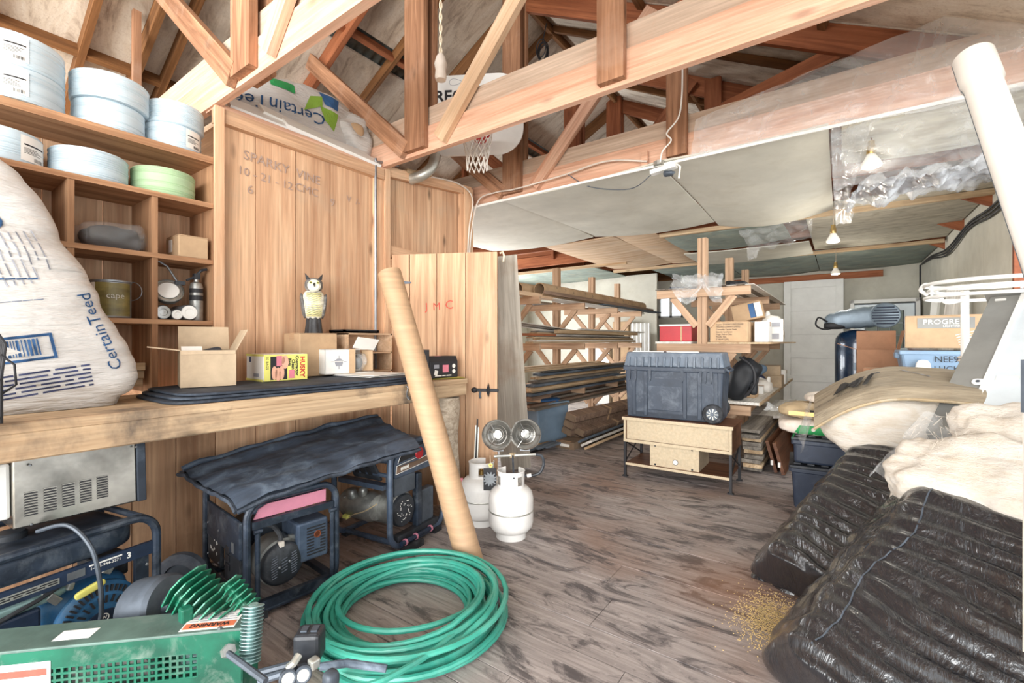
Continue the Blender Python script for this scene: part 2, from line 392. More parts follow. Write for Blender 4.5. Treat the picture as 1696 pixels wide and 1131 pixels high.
def copy_tree(o, parent=None):
    c = o.copy(); COL.objects.link(c); c.parent = parent
    for ch in o.children: copy_tree(ch, c)
    return c
def arc(c, r, a0, a1, n, ax=(1, 0, 0), ay=(0, 0, 1)):
    ax, ay, c = Vector(ax), Vector(ay), Vector(c)
    return [c+ax*r*math.cos(math.radians(a0+(a1-a0)*i/n))+ay*r*math.sin(math.radians(a0+(a1-a0)*i/n)) for i in range(n+1)]
def rrect(w, h, r, n=4):
    """rounded rectangle outline, 2d"""
    out = []
    for (cx, cy, a) in ((w/2-r, h/2-r, 0), (-w/2+r, h/2-r, 90), (-w/2+r, -h/2+r, 180), (w/2-r, -h/2+r, 270)):
        out += [(cx+r*math.cos(math.radians(a+90*i/n)), cy+r*math.sin(math.radians(a+90*i/n))) for i in range(n+1)]
    return out
def smooth_path(pts, k=6):
    pts = [Vector(p) for p in pts]; out = []
    for i in range(len(pts)-1):
        p0 = pts[max(i-1, 0)]; p1 = pts[i]; p2 = pts[i+1]; p3 = pts[min(i+2, len(pts)-1)]
        for j in range(k):
            t = j/k; out.append(.5*((2*p1)+(-p0+p2)*t+(2*p0-5*p1+4*p2-p3)*t*t+(-p0+3*p1-3*p2+p3)*t**3))
    return out+[pts[-1]]
def nz(p, s=1.0): return noise.noise(Vector(p)*s)
Rx = lambda d: Matrix.Rotation(math.radians(d), 4, 'X')
Ry = lambda d: Matrix.Rotation(math.radians(d), 4, 'Y')
Rz = lambda d: Matrix.Rotation(math.radians(d), 4, 'Z')
T = lambda *a: Matrix.Translation(Vector(a))
# ================================================================= STRUCTURE
XW = -3.06      # plank partition on the left
XR = 1.15       # right wall
YB = 10.9       # back wall
RX = -2.56      # ridge
def ZR(x): return H+3.43-.53*abs(x-RX)     # underside of the roof insulation
# ---- floor
floor = tag(slab('floor', (-6.4, -4.5, -.14), (2.6, YB+.2, -.034), 'lumber_grey'), kind='structure')
y = -.42; k = 0
WID = [.245, .145, .29, .19, .27, .145, .225]
while y < YB-.05:
    w = min(WID[k % 7], YB-y); x0 = XW-.05 if y+w < 3.55 else -6.2
    cuts = [x0]+sorted(rnd.uniform(x0+.7, XR-.6) for _ in range(1 if x0 > -4 else 2))+[XR-.005]
    if len(cuts) == 4 and cuts[2]-cuts[1] < .5: cuts.pop(2)
    for a, b in zip(cuts, cuts[1:]):
        board('floor_plank', (a+.0015, y+w/2, -.016+rnd.uniform(-.0015, .0015)), (b-.0015, y+w/2, -.016+rnd.uniform(-.0015, .0015)), w-.005, .034, 'floor_board', floor)
    y += w; k += 1
tag(slab('ground', (-14, -16, -.4), (14, -4.5, -.14), 'particle'), kind='structure')
# ---- left plank partition
wl = tag(slab('wall_left', (XW-.06, -.45, 0), (XW-.025, 3.5, .05), 'plank_dark'), kind='structure')
def vplank(y0, y1, z0, z1, mat='plank', x=XW, par=None):
    o = board('plank', (x-.011, (y0+y1)/2, z0), (x-.011, (y0+y1)/2, z1), (y1-y0)-.005, .022+rnd.uniform(-.003, .003), mat, par or wl, up=(1, 0, 0)); return o
ys = [-.45, -.2, .06, .31, .57, .80, 1.0, 1.2]
for a, b in zip(ys, ys[1:]): vplank(a, b, .02, 1.02, 'plank_dark')
ys = [1.2, 1.434, 1.70, 1.966, 2.297, 2.40]
for a, b in zip(ys, ys[1:]): vplank(a, b, .02, 2.70)
board('top_rail', (XW+.012, 1.19, 2.69), (XW+.012, 2.42, 2.69), .07, .085, 'plank', wl)
board('cap_board', (XW-.03, 1.19, 2.745), (XW-.03, 2.46, 2.745), .15, .025, 'truss_wood', wl)
for yy, ww, xx in ((2.385, .09, .0), (2.455, .05, .022)):
    board('corner_post', (XW+xx, yy, 0), (XW+xx, yy, 2.79), .05, ww, 'plank', wl, up=(0, 1, 0))
# faint pencil notes on the planks
for _s, _y, _z, _h in (('SPARKY  VINE', 1.62, 2.50, .085), ('10 - 21 - 12', 1.50, 2.40, .075), ('CMC', 1.78, 2.40, .08), ('6', 1.40, 2.30, .08), ('V  /-', 2.16, 2.42, .07), ('9', 1.98, 2.36, .08)):
    text(_s, _h, 'pencil', wl, basis((XW+.004, _y, _z), (0, 1, -.04), (0, 0, 1)), 'pencil_note')
# over the door opening: short planks, header, top rail sloping up
ys = [2.49, 2.60, 2.80, 3.02, 3.22, 3.40]
for a, b in zip(ys, ys[1:]): vplank(a, b, 2.05, 2.70+.13*((a+b)/2-2.45)/1.05, 'plank', XW-.03)
board('top_rail', (XW+.005, 2.47, 2.735), (XW+.005, 3.52, 2.85), .08, .05, 'plank', wl, up=(1, 0, .0))
board('header', (XW-.005, 2.49, 2.085), (XW-.005, 3.40, 2.05), .05, .10, 'plank', wl)
board('corner_post', (XW, 3.46, 0), (XW, 3.46, 2.86), .10, .12, 'plank', wl, up=(0, 1, 0))
board('plank', (XW+.005, 3.395, 2.05), (XW+.005, 3.395, 2.80), .04, .05, 'plank', wl, up=(1, 0, 0))
board('jamb', (XW-.02, 2.475, 0), (XW-.02, 2.475, 2.06), .09, .025, 'plank', wl, up=(0, 1, 0))
wc = tag(slab('wall_closet', (-6.25, 3.50, 0), (XW-.05, 3.55, 2.70), 'plank_dark'), kind='structure')
for i in range(2): slab('closet_deck', (-6.2, 1.26+1.15*i, 2.70), (XW-.05, 2.405+1.15*i, 2.735), 'plywood', wc)
# inside of the closet seen through the cubbies' joints only: dark back
tag(slab('wall_left_outer', (-6.33, -.45, 0), (-6.27, 5.0, 2.78), 'plank_dark'), kind='structure')
# outer left wall of the rear room, with unseen openings added for the fill lamp
wlo = tag(slab('wall_left_rear', (-6.33, 5.0, 0), (-6.27, YB, .9), 'drywall'), kind='structure')
for a, b in (((-6.33, 5.0, 2.1), (-6.27, YB, 2.76)), ((-6.33, 8.3, .9), (-6.27, YB, 2.1)), ((-6.33, 6.6, .9), (-6.27, 6.7, 2.1))): slab('wall_board', a, b, 'drywall', wlo)
# ---- right wall: drywall boards, doorway with rusty-brown jamb
wr = tag(slab('wall_right', (XR, 5.28, 0), (XR+.03, 6.48, 2.76), 'drywall'), kind='structure')
for a, b in (((XR, 6.484, 0), (XR+.03, 7.70, 2.76)), ((XR, 7.704, 0), (XR+.03, 8.92, 2.76)), ((XR, 8.924, 0), (XR+.03, YB, 2.76)), ((XR, 2.6, 0), (XR+.03, 3.86, 2.76)), ((XR, 3.86, 2.38), (XR+.03, 5.28, 2.76))):
    slab('wall_board', a, b, 'drywall', wr)
slab('backing', (XR+.035, 5.28, 0), (XR+.09, YB, 2.76), 'lumber_tan', wr)
for yy in (3.83, 5.255): board('jamb', (XR-.004, yy, 0), (XR-.004, yy, 2.38), .09, .05, 'rusty', wr, up=(0, 1, 0))
board('jamb', (XR-.004, 3.83, 2.40), (XR-.004, 5.28, 2.40), .09, .05, 'rusty', wr)
# ---- back wall with a window
w0 = pY(1092, 527, YB); w1 = pY(1132, 487, YB)
wb = tag(slab('wall_back', (w1.x, YB, 0), (XR+.03, YB+.05, 2.76), 'drywall'), kind='structure')
for a, b in (((-6.27, YB, 0), (w0.x, YB+.05, 2.76)), ((w0.x, YB, 0), (w1.x, YB+.05, w0.z)), ((w0.x, YB, w1.z), (w1.x, YB+.05, 2.76))): slab('wall_board', a, b, 'drywall', wb)
MB().prism([(-6.33, 2.76), (1.25, 2.76), (1.25, ZR(1.15)+.05), (RX, ZR(RX)+.1), (-6.33, ZR(-6.27)+.05)], -(YB+.05), -YB, Matrix(((1, 0, 0, 0), (0, 0, -1, 0), (0, 1, 0, 0), (0, 0, 0, 1)))).build('gable', 'rafter_brown', wb)
win = thing('window_1', 'small white two-pane slider window in the back wall', 'window', ((w0.x+w1.x)/2, YB, w0.z), kind='structure')
ww, wh = w1.x-w0.x, w1.z-w0.z
f = MB()
for x in (-ww/2+.02, ww/2-.02, .0): f.box((x, -.01, wh/2), (.05 if x else .06, .07, wh))
for z in (.02, wh-.02): f.box((0, -.01, z), (ww, .07, .05))
f.build('window_frame', 'white_paint', win)
for sx in (-1, 1): MB().bb((sx*ww/4-ww/4+.05, .012, .04), (sx*ww/4+ww/4-.05, .016, wh-.04)).build('pane', 'window_glass', win)
# drywall partition end left of the window
tag(slab('wall_partition', (-6.27, 9.4, 0), (-3.09, 9.47, 2.74), 'drywall'), kind='structure')
tag(board('trim_1', (-1.9, YB-.02, 2.60), (.62, YB-.02, 2.60), .12, .04, 'rafter_red', up=(0, 1, 0)), kind='structure')
tag(board('trim_2', (XR-.01, YB-.012, 0), (XR-.01, YB-.012, 2.7), .03, .03, 'ink_black', up=(0, 1, 0)), kind='structure')
# ---- roof: corrugated sheets over faced insulation boards
roof = thing('ceiling', 'corrugated roof lined with pale stained insulation boards', 'roof', (0, 0, 0), kind='structure')
for sg, x1 in ((-1, -6.75), (1, 1.62)):
    def fn(u, v, x1=x1): 
        yy = -1.2+12.3*u; x = RX+(x1-RX)*v; return Vector((x, yy, ZR(x)+.055+.012*math.sin(yy*2*math.pi/.10)))
    MB().grid(fn, 984, 2).build('corrugated_sheet', 'corrugated', roof, smooth=True, angle=180)
def ipanel(xa, xb, ya, yb):
    dz = rnd.uniform(0, .008); mb = MB()
    b4 = [Vector((x, yy, ZR(x)+dz)) for x, yy in ((xa, ya), (xb, ya), (xb, yb), (xa, yb))]
    mb.hexa(b4, [p+Vector((0, 0, .02)) for p in b4]).build('insulation_panel', 'roof_insulation', roof)
yy = -1.2
while yy < YB:
    for xs in ((RX-.02, -3.60), (-3.80, -4.92), (-4.925, -6.27), (RX+.02, -1.34), (-1.335, -.10), (-.095, 1.2)):
        a, b = sorted(xs); ipanel(a, b, yy+.002, min(yy+1.216, YB))
    yy += 1.22
ridge = board('ridge_board', (RX, -1.2, ZR(RX)-.03), (RX, YB, ZR(RX)-.03), .04, .15, 'rafter_brown', roof)
for xp, m in ((-3.62, 'rafter_red'), (-4.74, 'rafter_brown'), (-5.8, 'rafter_brown')):
    board('purlin', (xp, -1.0, ZR(xp)-.05), (xp, YB, ZR(xp)-.05), .045, .10, m, roof, up=(-.47, 0, .88))
for xp in (-1.34, -.1):
    board('purlin', (xp, -1.0, ZR(xp)-.03), (xp, YB, ZR(xp)-.03), .05, .05, 'rafter_brown', roof, up=(.47, 0, .88))
def rafter(yy, sg, x1, mat, dep=.14, par=None, name='rafter', th=.045):
    a = (RX+sg*.02, yy, ZR(RX+sg*.02)-dep/2/.883); b = (x1, yy, ZR(x1)-dep/2/.883)
    return board(name, a, b, th, dep, mat, par or roof)
for yy in (-.1, .42, .93, 1.45, 2.0, 3.02): rafter(yy, -1, -6.4, 'rafter_brown', .10)
for yy in (4.3,): rafter(yy, -1, -6.4, 'rafter_brown', .10)
for yy in (1.8, 3.05, 4.3, 5.5): rafter(yy, 1, 1.3, 'rafter_brown', .06)
# ---- trusses
TL = ['roof truss nearest the camera, its king post left of centre above the shelf corner', 'middle roof truss of pale peach timber crossing the frame diagonally',
      'roof truss whose bottom chord carries the drywall ceiling edge', 'shadowed roof truss just behind the ceiling edge truss', 'dark roof truss second behind the ceiling edge',
      'dark roof truss third behind the ceiling edge', 'dark roof truss fourth behind the ceiling edge, near the back wall']
for i, yt in enumerate((1.2, 2.42, 3.66, 4.88, 6.10, 7.32, 8.54)):
    front = i < 3; wm = 'truss_wood' if front else 'rafter_red'; pm = 'truss_worn' if front else 'rafter_red'
    t = thing('roof_truss', TL[i], 'truss', (RX, yt, 2.74), group='roof trusses')
    zc = 0
    def tb(nm, p, q, w, th, mat, up=(0, 0, 1)):
        return board(nm, (p[0]-RX, p[1]-yt, p[2]-2.74), (q[0]-RX, q[1]-yt, q[2]-2.74), w, th, mat, t, up)
    tb('bottom_chord', (-6.2, yt, 2.837), (XR-.01, yt, 2.837), .045, .19, wm)
    tb('bottom_chord', (-6.2, yt+.014, 3.008), (XR-.01, yt+.014, 3.008), .045, .138, 'chord_grey' if front else wm)
    fy = yt-.047
    tb('king_post', (RX-.03, fy, 2.77), (RX-.03, fy, ZR(RX)-.02), .21, .045, pm, (0, 1, 0))
    tb('king_post', (RX-.03, yt+.05, 2.77), (RX-.03, yt+.05, ZR(RX)-.02), .21, .045, pm, (0, 1, 0))
    tb('post', (-1.03, fy, 2.765), (-1.03, fy, ZR(-1.03)-.03), .155, .045, pm, (0, 1, 0))
    def br(x0, z0, x1, z1, mat, w=.135, yy=yt): tb('brace', (x0, yy, z0), (x1, yy, z1), w, .045, mat, (0, 1, 0))
    br(RX-.14, 2.79, -4.02, ZR(-4.02)-.05, 'truss_worn' if front else pm, yy=fy-.002)
    br(-2.34, 2.79, -1.216, ZR(-1.216)-.08, 'fir_new' if i == 1 else wm, .115, yy=fy-.002)
    br(-1.0, 3.02, .05, ZR(.05)-.1, 'rafter_red', .10, yy=yt+.10)
    tb('post', (-4.3, fy, 2.84), (-4.3, fy, ZR(-4.3)-.03), .045, .05, pm, (0, 1, 0))
    rafter(yt, 1, 1.55, 'rafter_red', .17, t, 'rafter'); rafter(yt, -1, -6.65, 'rafter_brown' if i != 1 else 'rafter_red', .15, t, 'rafter')
    for ch in t.children:
        if ch.name.startswith('rafter'): ch.location -= Vector((RX, yt, 2.74))
        if ch.name.startswith('rafter'): ch.location.y = 0.052
# ---- rear ceiling boards hung under the trusses
cl = thing('ceiling', 'sagging drywall and plywood boards nailed under the rear trusses', 'ceiling', (0, 3.6, 2.72), kind='structure')
def cboard(x0, x1, y0, y1, mat, z=2.725, sag=.03, tilt=0, name='ceiling_panel', ph=0):
    nx = 10
    def zf(x, y): 
        u = (x-x0)/(x1-x0); v = (y-y0)/(y1-y0)
        return z-sag*(math.sin(math.pi*u)*(.35+.65*v)+.35*math.sin(3.1*v+u*2+ph))+tilt*v
    mb = MB(); b = []
    def fn(u, v): x = x0+(x1-x0)*u; yq = y0+(y1-y0)*v; return Vector((x, yq-3.6, zf(x, yq)-2.72))
    mb.grid(lambda u, v: fn(1-u, v), nx, nx); mb.grid(lambda u, v: fn(u, v)+Vector((0, 0, .014)), nx, nx)
    n2 = nx*nx
    def e(i, j): return j*nx+i
    for q in range(nx-1):
        for (a, b2) in ((e(q, 0), e(q+1, 0)), (e(q+1, nx-1), e(q, nx-1)), (e(0, q+1), e(0, q)), (e(nx-1, q), e(nx-1, q+1))):
            m = lambda k: (k//nx)*nx+(nx-1-k % nx)
            mb.f.append([m(a), m(b2), n2+b2, n2+a])
    return mb.build(name, mat, cl, smooth=True, angle=40)
cboard(-4.4, -2.70, 3.60, 5.62, 'drywall', sag=.05, ph=1); cboard(-2.69, -1.19, 3.60, 5.66, 'drywall', sag=.05, ph=2)
cboard(-1.18, -.07, 3.60, 5.85, 'drywall', sag=.07, ph=4)
cboard(.0, XR-.02, 3.62, 4.40, 'drywall_dirty', 2.715, .03, ph=3)
cboard(-3.55, -2.45, 5.68, 8.3, 'plywood', sag=.03); cboard(-2.44, -1.94, 5.70, 8.3, 'plywood', sag=.02)
cboard(-1.90, -.55, 6.0, 7.15, 'drywall_green', 2.70, .05); cboard(-1.95, -.35, 7.2, 8.35, 'drywall', 2.66, .03)
cboard(-.33, XR-.02, 5.6, 8.35, 'drywall_dirty', 2.73, .02)
for a, b in ((-3.0, -1.7), (-1.69, -.35), (-.34, XR-.02)): cboard(a, b, 8.45, 10.85, 'drywall_green', 2.72, .03, ph=a)
cboard(-6.2, -3.7, 7.6, 9.3, 'drywall_green', 2.70, .03)
for yy, xa in ((8.40, -3.6), (5.90, -1.9)):
    board('batten', (xa, yy-3.6, -.03), (XR-.03, yy-3.6, -.03), .05, .05, 'lumber_tan', cl)
board('batten', (-6.2, 7.55-3.6, -.03), (-3.0, 7.55-3.6, -.03), .05, .05, 'lumber_tan', cl)
board('edge_strip', (-4.3, -.005, -.004), (XR-.02, -.005, -.004), .012, .018, 'paper_white', cl)
# ================================================================= generic builders
from mathutils.bvhtree import BVHTree
def conform(o, mb, direction, off=.003, far=5):
    """lay a flat print onto a curved surface (both in the same local frame)"""
    bv = BVHTree.FromPolygons([Vector(v) for v in mb.v], mb.f); d = Vector(direction).normalized()
    for v in o.data.vertices:
        h = bv.ray_cast(v.co-d*far, d)
        if h[0] is not None: v.co = h[0]-d*off
    o.data.update(); return o
def lines_block(w, h, rows, mat, parent, Mx, name='print', seed=1, fill=.55, n=6):
    """rows of small print as fine bars"""
    r = random.Random(seed); mb = MB(Mx)
    for i in range(rows):
        y = h/2-h*(i+.5)/rows; x = -w/2; e = w/2*(1 if r.random() > .25 else r.uniform(.2, .9))
        while x < e-.004:
            l = min(r.uniform(.012, .05)*max(1, w/.12), e-x); k = max(1, int(l/.03))
            for q in range(k): mb.bb((x+l*q/k, y-h/rows*fill/2, 0), (x+l*(q+1)/k, y+h/rows*fill/2, .0006))
            x += l+.006*max(1, w/.15)
    return mb.build(name, mat, parent)
def place(FL, FR, depth):
    FL, FR = Vector(FL), Vector(FR); w = FR-FL; w.z = 0; n = Vector((-w.y, w.x, 0)).normalized()
    c = (FL+FR)/2+n*depth/2; return c, math.degrees(math.atan2(w.y, w.x)), w.length
def carton(name, label, loc, rz, size, mat='cardboard', inner='cardboard_dark', flaps=None, tape=True, cat='box', group=None, tilt=None):
    """cardboard box; flaps: None = closed, else dict side->angle from vertical-up (deg, outwards)"""
    w, d, h = size; t = thing(name, label, cat, loc, rz, group)
    if tilt: t.rotation_euler = (math.radians(tilt[0]), math.radians(tilt[1]), math.radians(rz))
    e = .006
    if flaps is None:
        MB().bb((-w/2, -d/2, 0), (w/2, d/2, h-.004)).build('body', mat, t, bevel=.006)
        for s in (-1, 1): MB().bb((-w/2+.002, s*.0015, h-.004), (w/2-.002, s*(d/2-.002), h)).build('flap', mat, t)
        if tape:
            MB().bb((-w/2-.0008, -.028, h-.05), (-w/2+.001, .028, h)).bb((-w/2, -.028, h), (w/2, .028, h+.0008)).bb((w/2-.001, -.028, h-.05), (w/2+.0008, .028, h)).build('tape', 'kraft_tube', t)
    else:
        b = MB(); b.bb((-w/2, -d/2, 0), (w/2, d/2, e)); b.bb((-w/2, -d/2, e), (w/2, -d/2+e, h)); b.bb((-w/2, d/2-e, e), (w/2, d/2, h))
        b.bb((-w/2, -d/2+e, e), (-w/2+e, d/2-e, h)); b.bb((w/2-e, -d/2+e, e), (w/2, d/2-e, h)); b.build('body', mat, t)
        for side, (ang, ln) in flaps.items():
            if side in 'fb':
                s = -1 if side == 'f' else 1; Mx = T(0, s*d/2, h) @ Rx(-s*ang); MB(Mx).bb((-w/2+.003, -.002, 0), (w/2-.003, .003, ln)).build('flap', mat, t)
            else:
                s = -1 if side == 'l' else 1; Mx = T(s*w/2, 0, h) @ Ry(s*ang); MB(Mx).bb((-.002, -d/2+.003, 0), (.003, d/2-.003, ln)).build('flap', mat, t)
    return t
def front(w, d, h, x=0, z=.5, off=.0012):      # matrix on a carton's front face
    return basis((x*w, -d/2-off, z*h), (1, 0, 0), (0, 0, 1))
def lside(w, d, h, y=0, z=.5, off=.0012):
    return basis((-w/2-off, y*d, z*h), (0, -1, 0), (0, 0, 1))
def rside(w, d, h, y=0, z=.5, off=.0012):
    return basis((w/2+off, y*d, z*h), (0, 1, 0), (0, 0, 1))
# ================================================================= WORKBENCH AND CUBBY SHELF
ZB = 1.055; XB = -2.31
bench = thing('workbench', 'long rough timber workbench along the plank wall with a log post', 'workbench', (-2.7, 1.1, 0))
def bl(p): return (p[0]+2.7, p[1]-1.1, p[2])
for a, b in ((-3.04, -2.80), (-2.795, -2.55), (-2.545, XB)):
    board('top_plank', bl(((a+b)/2, -.45, ZB-.02)), bl(((a+b)/2, 2.64, ZB-.02)), b-a, .04, 'bench_wood', bench, bevel=.004)
board('front_beam', bl((XB-.045, -.45, ZB-.09)), bl((XB-.045, 2.63, ZB-.075)), .085, .10, 'bench_wood', bench, bevel=.006)
for yy in (.0, .9, 1.8): board('cross_bearer', bl((-3.03, yy, ZB-.075)), bl((XB-.09, yy, ZB-.075)), .05, .07, 'plank_dark', bench)
lg = MB()
def logf(u, v):
    a = u*2*math.pi; z = v*(ZB-.135); r = .062+.012*nz((math.cos(a)*1.5, math.sin(a)*1.5, z*4))+.01*math.sin(z*9)
    return Vector((.34+r*math.cos(a)+.012*math.sin(z*5), 1.40+r*1.1*math.sin(a), z))
lg.grid(logf, 18, 24, True).build('log_post', 'log_bark', bench, smooth=True)
hk = MB().tube(smooth_path([bl((XB+.012, 2.02, ZB-.01)), bl((XB+.03, 2.02, ZB-.02)), bl((XB+.02, 2.02, ZB-.05)), bl((XB+.012, 2.03, ZB-.085)), bl((XB+.03, 2.035, ZB-.10)), bl((XB+.035, 2.02, ZB-.075))]), .004, 6).build('hook', 'steel_grey', bench, smooth=True)
cub = thing('cubby_shelf', 'open wooden cubby shelf built into the plank wall above the bench', 'shelf', (-3.18, .4, ZB))
def cl_(p): return (p[0]+3.18, p[1]-.4, p[2]-ZB)
XF, XK = -3.02, -3.36; YE = 1.185
for i, (z, th) in enumerate(((2.425, .04), (2.15, .028), (1.815, .026), (1.456, .026))):
    board('shelf_board', cl_(((XF+XK)/2, -.45, z-th/2)), cl_(((XF+XK)/2, YE-.012, z-th/2)), XF-XK, th, 'shelf_wood', cub)
for yy, zs in ((.21, ((2.122, 1.815), (1.789, 1.456), (1.43, ZB))), (.557, ((2.122, 1.815), (1.789, 1.456), (1.43, ZB))), (.892, ((2.122, 1.815), (1.789, 1.456), (1.43, ZB)))):
    for z1, z0 in zs: board('divider', cl_(((XF+XK)/2-.003, yy, z0)), cl_(((XF+XK)/2-.003, yy, z1)), XF-XK-.006, .026, 'shelf_wood', cub, up=(0, 1, 0))
board('side_panel', cl_(((XF+XK)/2-.006, YE, ZB)), cl_(((XF+XK)/2-.006, YE, 2.43)), XF-XK-.01, .024, 'shelf_wood', cub, up=(0, 1, 0))
board('stile', cl_((XF+.012, YE+.015, ZB)), cl_((XF+.012, YE+.015, 2.73)), .05, .022, 'plank', cub, up=(1, 0, 0))
yy = -.45
while yy < 1.19: 
    board('back_plank', cl_((XK-.012, min(yy+.12, 1.19), ZB)), cl_((XK-.012, min(yy+.12, 1.19), 2.43)), .235, .02, 'plank', cub, up=(1, 0, 0)); yy += .24
# ---- foam rolls
def roll(label, x, y, z, r, h=.145, mat='foam_blue', edge='foam_edge', labels=(), seed=0, phase=0, group='foam sill rolls on the cubby shelf'):
    t = thing('foam_roll', label, 'foam roll', (x, y, z+.001), 0, group); rr = random.Random(seed)
    prof = [(r-.006, 0)]; n = 12
    for i in range(n*2+1):
        zz = .004+(h-.008)*i/(n*2); prof.append((r-(.0035 if i % 2 == 0 else 0)+rr.uniform(-.001, .001), zz))
    prof += [(r-.006, h)]; 
    core = .045; prof = [(core, .0)]+prof+[(core, h), (core, 0)]
    MB().lathe(prof, 48).build('roll_body', mat, t, smooth=True, angle=60)
    sp = []                                               # visible spiral end
    for i in range(241):
        a = i/240*2*math.pi*9; q = core+.004+(r-.012-core)*i/240; sp.append((q*math.cos(a), q*math.sin(a), h+.0005))
    MB().tube(sp, .0012, 4).build('spiral_edge', edge, t)
    for (a0, a1, z0, z1) in labels:
        lb = MB(); lb.grid(lambda u, v: Vector(((r+.0012)*math.cos(math.radians(a0+(a1-a0)*u)), (r+.0012)*math.sin(math.radians(a0+(a1-a0)*u)), z0+(z1-z0)*v)), 12, 2)
        L = lb.build('label', 'paper_white', t)
        ik = MB()
        def strip(u0, u1, v0, v1):
            ik.grid(lambda u, v: Vector(((r+.002)*math.cos(math.radians(a0+(a1-a0)*(u0+(u1-u0)*u))), (r+.002)*math.sin(math.radians(a0+(a1-a0)*(u0+(u1-u0)*u))), z0+(z1-z0)*(v0+(v1-v0)*v))), 6, 2)
        strip(.1, .9, .62, .68)
        for i in range(5): strip(.1, rr.uniform(.5, .9), .50-.05*i, .52-.05*i)
        for i in range(9): strip(.45+.045*i, .45+.045*i+rr.uniform(.012, .03), .06, .2)
        ik.build('label_print', 'ink_black', L)
    return t
ZS1, ZS2 = 2.425, 2.15
roll('blue foam roll at the bottom of the leftmost stack on the top shelf', -3.165, .395, ZS1, .165, .148, labels=((-24, 6, .02, .13),), seed=1)
roll('blue foam roll on top of the leftmost stack, highest at the left edge', -3.165, .395, ZS1+.15, .165, .148, labels=((-24, 6, .02, .13),), seed=2)
roll('lower blue foam roll of the middle stack on the top shelf', -3.175, .735, ZS1, .150, .140, seed=3)
roll('upper blue foam roll of the middle stack, slightly wider than the one below', -3.165, .738, ZS1+.142, .163, .135, seed=4)
roll('lower blue foam roll with a white label at the right end of the top shelf', -3.175, 1.022, ZS1, .138, .135, labels=((8, 48, .02, .125),), seed=5)
roll('upper blue foam roll at the right end of the top shelf', -3.17, 1.03, ZS1+.137, .142, .125, seed=6)
roll('blue foam roll with white label behind the big white bag', -3.175, .335, ZS2, .15, .145, labels=((22, 70, .015, .13),), seed=7)
roll('single blue foam roll in the middle of the second shelf', -3.17, .655, ZS2, .155, .142, seed=8)
roll('pale green foam roll at the right end of the second shelf', -3.17, .975, ZS2, .15, .145, 'foam_green', 'foam_edge_green', seed=9)
# ---- things in the cubbies
bg = thing('plastic_bag', 'clear plastic bag of dark mesh on the third shelf', 'bag', (-3.17, .745, 1.815))
inn = MB().blob((.22, .24, .13), 10, 2.5, lambda u, P: P*(1+.18*nz(P, 18))+Vector((0, 0, .066))); inn.build('contents', 'ink_black', bg, smooth=True)
MB().blob((.26, .30, .15), 14, 2.6, lambda u, P: P*(1+.16*nz(P, 14))+Vector((0, 0, .074+(.03*max(0, u.y)*max(0, u.z))))).build('film', 'clear_bag', bg, smooth=True)
MB().grid(lambda u, v: Vector((.03*math.sin(u*9), .10+.07*v, .05+.03*u+.05*v+.02*math.sin(u*7))), 8, 6).build('gathered_neck', 'clear_bag', bg, smooth=True)
sb = carton('cardboard_box', 'small closed cardboard box alone in the right end cubby', (-3.12, 1.075, 1.815), 90, (.15, .19, .125), 'cardboard')
plate('label', .05, .07, 'paper_white', sb, lside(.15, .19, .125, .1, .55))
pc = thing('paint_can', 'paint can with a landscape label behind the big white bag', 'can', (-3.12, .73, 1.456))
MB().lathe([(.0, .002), (.082, .002), (.084, .006), (.082, .01), (.082, .185), (.085, .188), (.085, .196), (.074, .196), (.072, .190), (0, .190)], 28).build('can_body', 'steel_grey', pc, smooth=True)
lab = MB().grid(lambda u, v: Vector((.0828*math.cos(-1.7+2.6*u), .0828*math.sin(-1.7+2.6*u), .012+.17*v)), 24, 2).build('label', 'paint_can', pc)
MB().grid(lambda u, v: Vector((.0832*math.cos(-1.5+.42*u), .0832*math.sin(-1.5+.42*u), .012+.17*v)), 6, 2).build('label_stripe', 'paper_white', lab)
q = text('cape', .042, 'paper_white', lab, basis((.084, .02, .115), (0, 1, 0), (0, 0, 1)))
for v in q.data.vertices: a = v.co.y/.0835-.25; v.co.x = .0836*math.cos(a); v.co.y = .0836*math.sin(a)
MB().tube(arc((.0, .085, .15), .05, -90, 90, 10, (.6, .75, 0), (0, 0, 1)), .002, 5).build('handle', 'steel_grey', pc, smooth=True)
st = thing('work_light', 'round metal clamp lamp with bent arm in the lower right cubby', 'lamp', (-3.13, 1.0, 1.55))
Mx = T(.02, -.02, .075) @ Ry(62) @ Rx(12)
MB(Mx).lathe([(.0, -.075), (.03, -.07), (.062, -.05), (.072, -.02), (.074, .0), (.070, .004), (.066, -.004), (0, -.006)], 28).build('reflector', 'aluminium', st, smooth=True)
MB(Mx).lathe([(.0, .0), (.052, .0), (.05, .004), (.0, .006)], 24).build('lens', 'white_plastic', st, smooth=True)
MB().tube([(0, .03, .13), (0, -.02, .215), (0, -.10, .262)], .006, 8).build('arm', 'steel_grey', st, smooth=True)
MB().box((-.01, .04, .125), (.05, .05, .02)).tube([(0, -.09, .09), (0, -.075, .06)], .014, 8).build('clamp', 'black_plastic', st)
gc = thing('gas_canister', 'small silver gas canister with black torch head beside the clamp lamp', 'canister', (-3.10, 1.115, 1.456))
MB().lathe([(0, 0), (.031, 0), (.034, .006), (.034, .20), (.028, .222), (.012, .232), (.012, .245), (0, .245)], 20).build('canister_body', 'aluminium', gc, smooth=True)
MB().lathe([(.0345, .12), (.0345, .15)], 20).lathe([(.0345, .165), (.0345, .19)], 20).build('label', 'ink_black', gc)
MB().box((0, 0, .262), (.03, .03, .035)).tube([(0, 0, .27), (.02, .02, .30), (.05, .035, .305)], .008, 8).tube([(0, 0, .265), (0, -.05, .235)], .007, 6).build('torch_head', 'black_plastic', gc)
